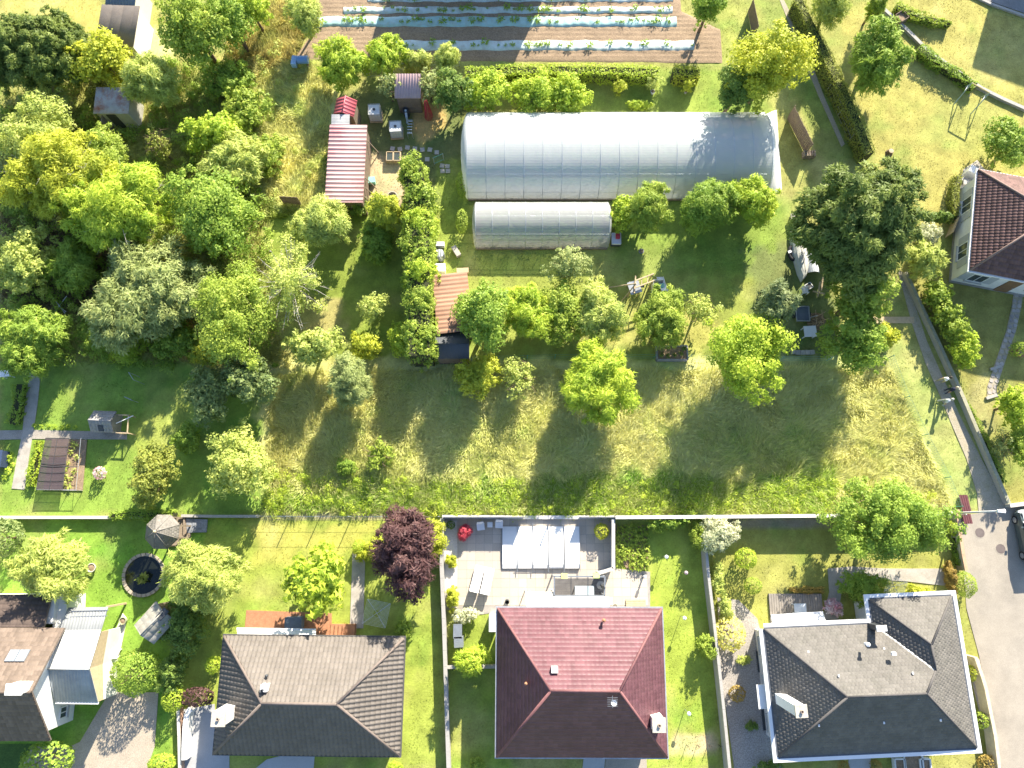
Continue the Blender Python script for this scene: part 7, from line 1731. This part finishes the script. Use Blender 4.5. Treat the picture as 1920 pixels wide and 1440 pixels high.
 ('broadleaf_tree','w','lime',1412,375,48,44,4.0,'lime tree at the lower right end of the large polytunnel'),
 ('shrub','b','lime',1168,398,28,34,2.4,'lime bush at the right end of the small polytunnel'),
 ('sapling','s','fresh',712,852,30,28,1.8,'spindly sapling in the dry meadow'),
 ('shrub','b','mid',650,876,20,20,1.1,'small dark bush in the dry meadow'),
 ('broadleaf_tree','b','lime',1898,760,32,36,3.2,'light green tree at the right edge beside the stone path end'),
 ('shrub','b','fresh',1912,830,24,60,2.8,'green bush at the right edge below the stone path'),
 ('shrub','s','grey',1880,835,24,34,2.0,'thin grey bush beside the right edge bush'),
 ('topiary','g','fresh',1908,655,12,14,1.9,'clipped plant in the terracotta pot at the right edge'),
 ('shrub','g','lime',1786,990,12,14,1.0,'small lime bush between the road wall and the large broad green tree'),
]
BIGL = {'yellow-green large-leaved': .36}
for tr in TREES:
    kw = {}
    n, st, pal, x, y, rx, ry, h, lb = tr
    if 'large-leaved' in lb: kw['leaf'] = .34
    if 'bare twigs' in lb: kw.update(twigs=34, bark=BARKP, cov=1.25)
    if 'dead' in lb: kw.update(twigs=26, cov=.6)
    if 'thin' in lb or 'spindly' in lb: kw.update(twigs=10, cov=1.1)
    if 'huge yellow-green' in lb: kw.update(bark=BARKP, twigs=12, cov=1.4)
    if n in ('laurel_bush', 'topiary', 'yew_bush', 'bamboo'): kw['trunk'] = False
    if st == 'g': kw['trunk'] = False
    cat = 'tree' if n.endswith('tree') else {'sapling': 'tree'}.get(n)
    if n == 'laurel_bush': kw['group'] = 'clipped laurel row' if x < 900 else 'laurel bushes along the lane'
    o = plant(n, st, pal, x, y, rx, ry, h, lb, **kw)
    if cat: o['category'] = cat

hedge('tall dense laurel hedge forming the body of the clipped laurel row', [(772,318),(786,372),(788,450),(787,540),(788,670)], 1.9, 3.7, 'fresh', .19, 1.3, .32)
hedge('clipped hedge between the crop field and the polytunnel garden', [(872,140),(960,133),(1060,132),(1180,134),(1235,138)], 1.0, 1.5, 'lime')
hedge('short clipped hedge at the right end of the field', [(1262,136),(1312,138)], 1.0, 1.4, 'yellow')
hedge('clipped hedge with brown patches along the upper grass lane', [(1495,0),(1520,50),(1550,110),(1580,170),(1606,230),(1630,290)], 1.0, 1.7, 'olive', .12)
hedge('low shrub hedge along the stone kerb of the upper right lawn', [(1722,90),(1765,118),(1800,140),(1830,160)], .9, .9, 'mid', .14, 2.2, .2)
hedge('shrub edge along the kerb at the top right lawn', [(1680,10),(1730,32),(1785,42)], .7, .8, 'fresh', .14, 2.0, .2)
hedge('narrow clipped hedge at the west side of the mauve-roofed house', [(1796,330),(1790,372),(1793,405)], .6, 1.0, 'olive', .12)
hedge('row of garden plants left of the netted vegetable bed', [(70,826),(62,870),(56,912)], .6, .6, 'lime', .14, 1.8, .2)
hedge('leafy vegetable row left of the concrete path', [(36,720),(30,760),(22,795)], .9, .7, 'mid', .16, 1.8, .25)
hedge('ivy cover on the low wall by the eight-sided pavilion', [(205,968),(250,964),(325,966)], .7, .9, 'mid', .14, 2.0, .2)
hedge('flower edge along the plank deck of the slate house', [(1480,1106),(1545,1106)], .35, .4, 'orange', .10, 2.0, .15)
hedge('green plants between the two road walls', [(1792,1000),(1798,1060)], .35, .6, 'mid', .12, 2.0, .2)
hedge('weedy hedge at the foot of the lane wall', [(1815,752),(1845,815),(1885,905)], .35, .4, 'mid', .12, 1.6, .2)

# crop plants: one low leafy rosette, copied along the rows
def rosette(name, pal, r, h, n, label, cat, group, leaf=.16, seed=1):
    R = np.random.default_rng(seed); a = R.random(n) * 6.283; e = R.random(n) ** .7; d = np.stack([np.cos(a), np.sin(a), .25 + .9 * R.random(n)], -1)
    pos = unit(d) * (r * (.25 + .7 * e))[:, None]; pos[:, 2] = pos[:, 2] * h / r + .04; nr = unit(np.stack([np.cos(a) * .4, np.sin(a) * .4, np.ones(n)], -1) + R.normal(0, .35, (n, 3))); tv = d
    tn = unit(tv - nr * np.sum(tv * nr, -1, keepdims=True)); L = leaf * (.7 + .6 * R.random(n)); v = leaf_quads(pos, nr, tn, L, L * .55)
    o = raw_mesh(name, v.reshape(-1, 3), np.arange(n*3).reshape(n, 3), lmat(pal), n=3, attrs={'tint': ('FACE', 'FLOAT', R.random(n))}); tag(o, label, cat, group); return o
def row(proto, pts, label=None):
    first = True; out = []
    for x, y, z, s in pts:
        o = proto if first and not proto.get('used') else proto.copy()
        if o is not proto: COL.objects.link(o)
        o.location = (x, y, z); o.rotation_euler.z = random.uniform(0, 6.28); o.scale = (s, s, s * random.uniform(.8, 1.2)); first = False
        if label: o['label'] = label
        out.append(o)
    return out
rl = ['leafy crop plant in the mulch strip nearest to the clipped hedge', 'leafy crop plant in the turquoise mulch strip', 'leafy crop plant in the third mulch strip from the hedge', 'leafy crop plant in the mulch strip at the top edge']
for k, (yc, xa, xb) in enumerate(rows):
    pr = rosette('crop_plant', 'mid', .30, .36, 30, rl[k], 'plant', 'crop plants of strip %s' % ['one', 'two', 'three', 'four'][k], .17, k + 1)
    pts = []; x = xa + .4
    while x < xb - .3: pts.append((x, yc + random.uniform(-.18, .18), .12, random.uniform(.45, 1.5))); x += random.choice((.32, .45, .6, .75, 1.1, 1.7))
    row(pr, pts)
# vegetable bed right of the pool
sheet('vegetable_bed', [(1155,985),(1215,985),(1216,1068),(1175,1066),(1157,1040)], M_SOIL, .03, label='dark soil of the vegetable bed')
pr = rosette('vegetable_plant', 'fresh', .34, .45, 46, 'leafy vegetable plant in the bed right of the pool terrace', 'plant', 'vegetables right of the pool', .2, 9)
pts = []
for i in range(5):
    for j in range(9):
        x, y = 1161 + i * 12 + random.uniform(-2, 2), 990 + j * 9 + random.uniform(-2, 2)
        if y > 1046 and x < 1176: continue
        q = P(x, y); pts.append((q.x, q.y, .02, random.uniform(.75, 1.3)))
row(pr, pts)
pr = rosette('vegetable_plant', 'pale', .25, .3, 30, 'pale vegetable plant in the open part of the netted bed', 'plant', 'vegetables of the netted bed', .16, 12)
row(pr, [(*P2(x + random.uniform(-3, 3), y), .06, random.uniform(.7, 1.3)) for x, y in [(136,830),(146,836),(134,848),(144,858),(133,868),(128,880),(140,884),(127,894),(136,898),(124,906),(134,912)]])
pr = rosette('vegetable_plant', 'dark', .2, .22, 24, 'dark vegetable plant in the timber raised bed', 'plant', 'vegetables of the raised bed', .15, 13)
row(pr, [(*P2(x, y), .36, random.uniform(.7, 1.2)) for x, y in [(1238,668),(1250,670),(1262,668),(1274,666),(1280,657)]])
pr = rosette('garden_flower', 'lime', .24, .3, 30, 'leafy plant in the border above the gravel path', 'plant', 'plants of the path border', .16, 14)
row(pr, [(*P2(x, y), 0, random.uniform(.7, 1.4)) for x, y in [(66,798),(80,800),(92,798),(104,800),(118,802),(130,800),(142,802),(20,860),(26,872),(18,884),(10,895),(24,850)]])
pr = rosette('water_plant', 'olive', .4, .5, 40, 'reed clump in the round dark pond', 'plant', None, .3, 15); row(pr, [(*P2(272, 1084), .03, 1.2)])
build_grass()
print('LEAVES', LEAFTOT[0])
# undergrowth of the overgrown garden: nobody could count it
def undergrowth(name, poly, n_cl, leaf, pal, label, hmin, hmax, seed):
    R = np.random.default_rng(seed); c = scatter(PL(poly), n_cl); c = off_hard(c); k = len(c); hh = hmin + (hmax - hmin) * R.random(k) ** 1.5; rr = .25 + .45 * R.random(k)
    nn = 70; idx = np.repeat(np.arange(k), nn); n = len(idx); d = unit(R.normal(size=(n, 3)) + np.array((0, 0, .5)))
    pos = np.empty((n, 3)); pos[:, :2] = c[idx] + d[:, :2] * (rr[idx] * (.3 + .8 * R.random(n)))[:, None]; pos[:, 2] = np.maximum(.04, hh[idx] * (.5 + .55 * d[:, 2]))
    nr = unit(d * .7 + np.array((0, 0, .6)) + R.normal(0, .35, (n, 3))); tv = R.normal(size=(n, 3)); tn = unit(tv - nr * np.sum(tv * nr, -1, keepdims=True)); L = leaf * (.6 + .8 * R.random(n))
    v = leaf_quads(pos, nr, tn, L, L * .5); ct = R.random(k); tint = np.clip(ct[idx] * .6 + R.random(n) * .4, 0, 1); LEAFTOT[0] += n
    o = raw_mesh(name, v.reshape(-1, 3), np.arange(n*3).reshape(n, 3), lmat(pal), n=3, attrs={'tint': ('FACE', 'FLOAT', tint)}); o['kind'] = 'stuff'; o['label'] = label; o['category'] = 'undergrowth'
undergrowth('undergrowth', [(0,170),(170,150),(330,110),(470,120),(500,380),(520,480),(520,690),(0,690)], 900, .19, 'mid', 'green undergrowth between the trees of the overgrown garden', .3, 1.3, 5)
undergrowth('undergrowth', [(0,190),(330,120),(470,60),(560,110),(600,390),(480,640),(0,670)], 420, .17, 'pale', 'pale weeds between the trees of the overgrown garden', .3, 1.0, 6)
undergrowth('weeds', [(490,885),(840,900),(1350,905),(1560,900),(1760,930),(1540,965),(490,965)], 520, .14, 'lime', 'fresh green weeds along the foot of the meadow', .2, .5, 8)
# ---------------------------------------------------------------- people on the lane
SKIN = mat('skin', (.45, .28, .20), .6, .04); 
def person(label, px, face, top, legs, hair, pose=0.0, arm=0.0, shoes=(.5,.5,.5), bag=None):
    """one continuous skinned figure, 1.72 m; face = heading in radians"""
    q = P(*px); root = thing('person', label, 'person', (q.x, q.y, 0))
    st = .16 + .10 * pose
    J = {  # joint: (x side, y forward, z, radius, parent)
     'pel': (0, 0, .94, .135, None), 'waist': (0, .01, 1.10, .125, 'pel'), 'chest': (0, .02, 1.30, .15, 'waist'), 'shl': (0, .0, 1.43, .10, 'chest'), 'neck': (0, .02, 1.50, .055, 'shl'),
     'head': (0, .04, 1.60, .092, 'neck'), 'crown': (0, .03, 1.70, .075, 'head')}
    for s, n in ((-1, 'l'), (1, 'r')):
        f = st * s * pose
        J['hip' + n] = (s*.10, 0, .90, .10, 'pel'); J['kn' + n] = (s*.11, f*.7 + .03, .50, .065, 'hip' + n); J['an' + n] = (s*.11, f*1.1 - .02, .09, .042, 'kn' + n); J['toe' + n] = (s*.125, f*1.1 + .14, .045, .036, 'an' + n)
        J['sh' + n] = (s*.185, 0, 1.40, .062, 'shl'); J['el' + n] = (s*.24, -.03 + arm*.10 - f*.5, 1.13, .045, 'sh' + n); J['wr' + n] = (s*.23, .06 + arm*.25 - f*.9, .90 + arm*.15, .030, 'el' + n)
        J['pa' + n] = (s*.225, .10 + arm*.3 - f*.9, .83 + arm*.15, .028, 'wr' + n)
        for k, (dx, dl) in enumerate(((-.03, .075), (-.01, .09), (.012, .085), (.032, .065))): J['f%d' % k + n] = (s*.225 + dx, .12 + arm*.33 - f*.9, .83 - dl + arm*.17, .009, 'pa' + n)
        J['th' + n] = (s*.225 - s*.045, .14 + arm*.28 - f*.9, .83 + arm*.15, .010, 'pa' + n)
    names = list(J); me = bpy.data.meshes.new('body'); co = [J[k][:3] for k in names]; ed = [(names.index(J[k][4]), names.index(k)) for k in names if J[k][4]]
    me.from_pydata(co, ed, []); ob = bpy.data.objects.new('body', me); COL.objects.link(ob)
    md = ob.modifiers.new('skin', 'SKIN'); sk = me.skin_vertices[0].data
    for i, k in enumerate(names): sk[i].radius = (J[k][3], J[k][3]); sk[i].use_root = (k == 'pel')
    ss = ob.modifiers.new('sub', 'SUBSURF'); ss.levels = 2; ss.render_levels = 2
    dg = bpy.context.evaluated_depsgraph_get(); ev = ob.evaluated_get(dg); m2 = bpy.data.meshes.new_from_object(ev); bpy.data.objects.remove(ob)
    ca, sa = math.cos(face), math.sin(face)
    v = np.empty(len(m2.vertices) * 3); m2.vertices.foreach_get('co', v); v = v.reshape(-1, 3); loc = v.copy()
    mats = [SKIN, mat('cloth_' + label[:18], top, .9, .06), mat('cloth_leg_' + label[:18], legs, .9, .06), mat('shoe', shoes, .7), mat('hair_' + label[:14], hair, .7, .1)]
    for m in mats: m2.materials.append(m)
    idx = np.zeros(len(m2.polygons), int)
    for i, pl in enumerate(m2.polygons):
        x, y, z = loc[list(pl.vertices)].mean(0)
        if abs(x) > .165 and z < 1.12: k = 0
        elif z < .085: k = 3
        elif z < .97: k = 2
        elif z < 1.49: k = 1
        elif z > 1.66 or (z > 1.53 and y < .02): k = 4
        else: k = 0
        idx[i] = k
    m2.polygons.foreach_set('material_index', idx.tolist()); m2.polygons.foreach_set('use_smooth', [True]*len(m2.polygons))
    nv = np.stack([v[:, 0]*ca - v[:, 1]*sa, v[:, 0]*sa + v[:, 1]*ca, v[:, 2]], -1); m2.vertices.foreach_set('co', nv.ravel())
    b = bpy.data.objects.new('body', m2); COL.objects.link(b); b.parent = root; OFF[b.name] = OFF[root.name]
    # face: eyes, nose, mouth, ears as one small mesh; hair cap
    T = lambda x, y, z: (q.x + x*ca - y*sa, q.y + x*sa + y*ca, z)
    fm = MB(); fm.tube([T(0, .125, 1.625), T(0, .15, 1.59)], [.008, .014], 6)
    for s in (-1, 1): fm.tube([T(s*.088, .03, 1.625), T(s*.092, .03, 1.575)], .014, 6)
    fm.build('nose_and_ears', SKIN, root); em = MB()
    for s in (-1, 1): em.box(T(s*.033, .128, 1.628), (.022, .012, .012), face)
    em.build('eyes', M_DARKMET, root); mm = MB(); mm.box(T(0, .128, 1.555), (.045, .012, .010), face); mm.build('mouth', mat('lips', (.35,.14,.12)), root)
    hm = MB(); hm.lathe(T(0, .018, 1.60), [(.098, 0), (.104, .06), (.085, .12), (.045, .155), (0, .165)], 12); hm.build('hair', mats[4], root, smooth=True)
    if bag: bm_ = MB(); bm_.box(T(-.28, .0, .95), (.12, .28, .30), face); bm_.build('bag', mat('bag', bag, .7), root)
    return root
person('person in a white shirt and sand trousers walking up the lane', (1759, 716), 1.9, (.78,.79,.82), (.42,.36,.22), (.06,.05,.04), .6)
person('person in dark navy clothes with pale hair on the lane', (1771, 735), 1.2, (.02,.025,.05), (.03,.035,.06), (.50,.42,.30), .3, .6)
person('person in light grey clothes leading down the lane', (1761, 756), 4.4, (.60,.62,.64), (.40,.42,.38), (.55,.52,.46), .8, .8)
build_ground()
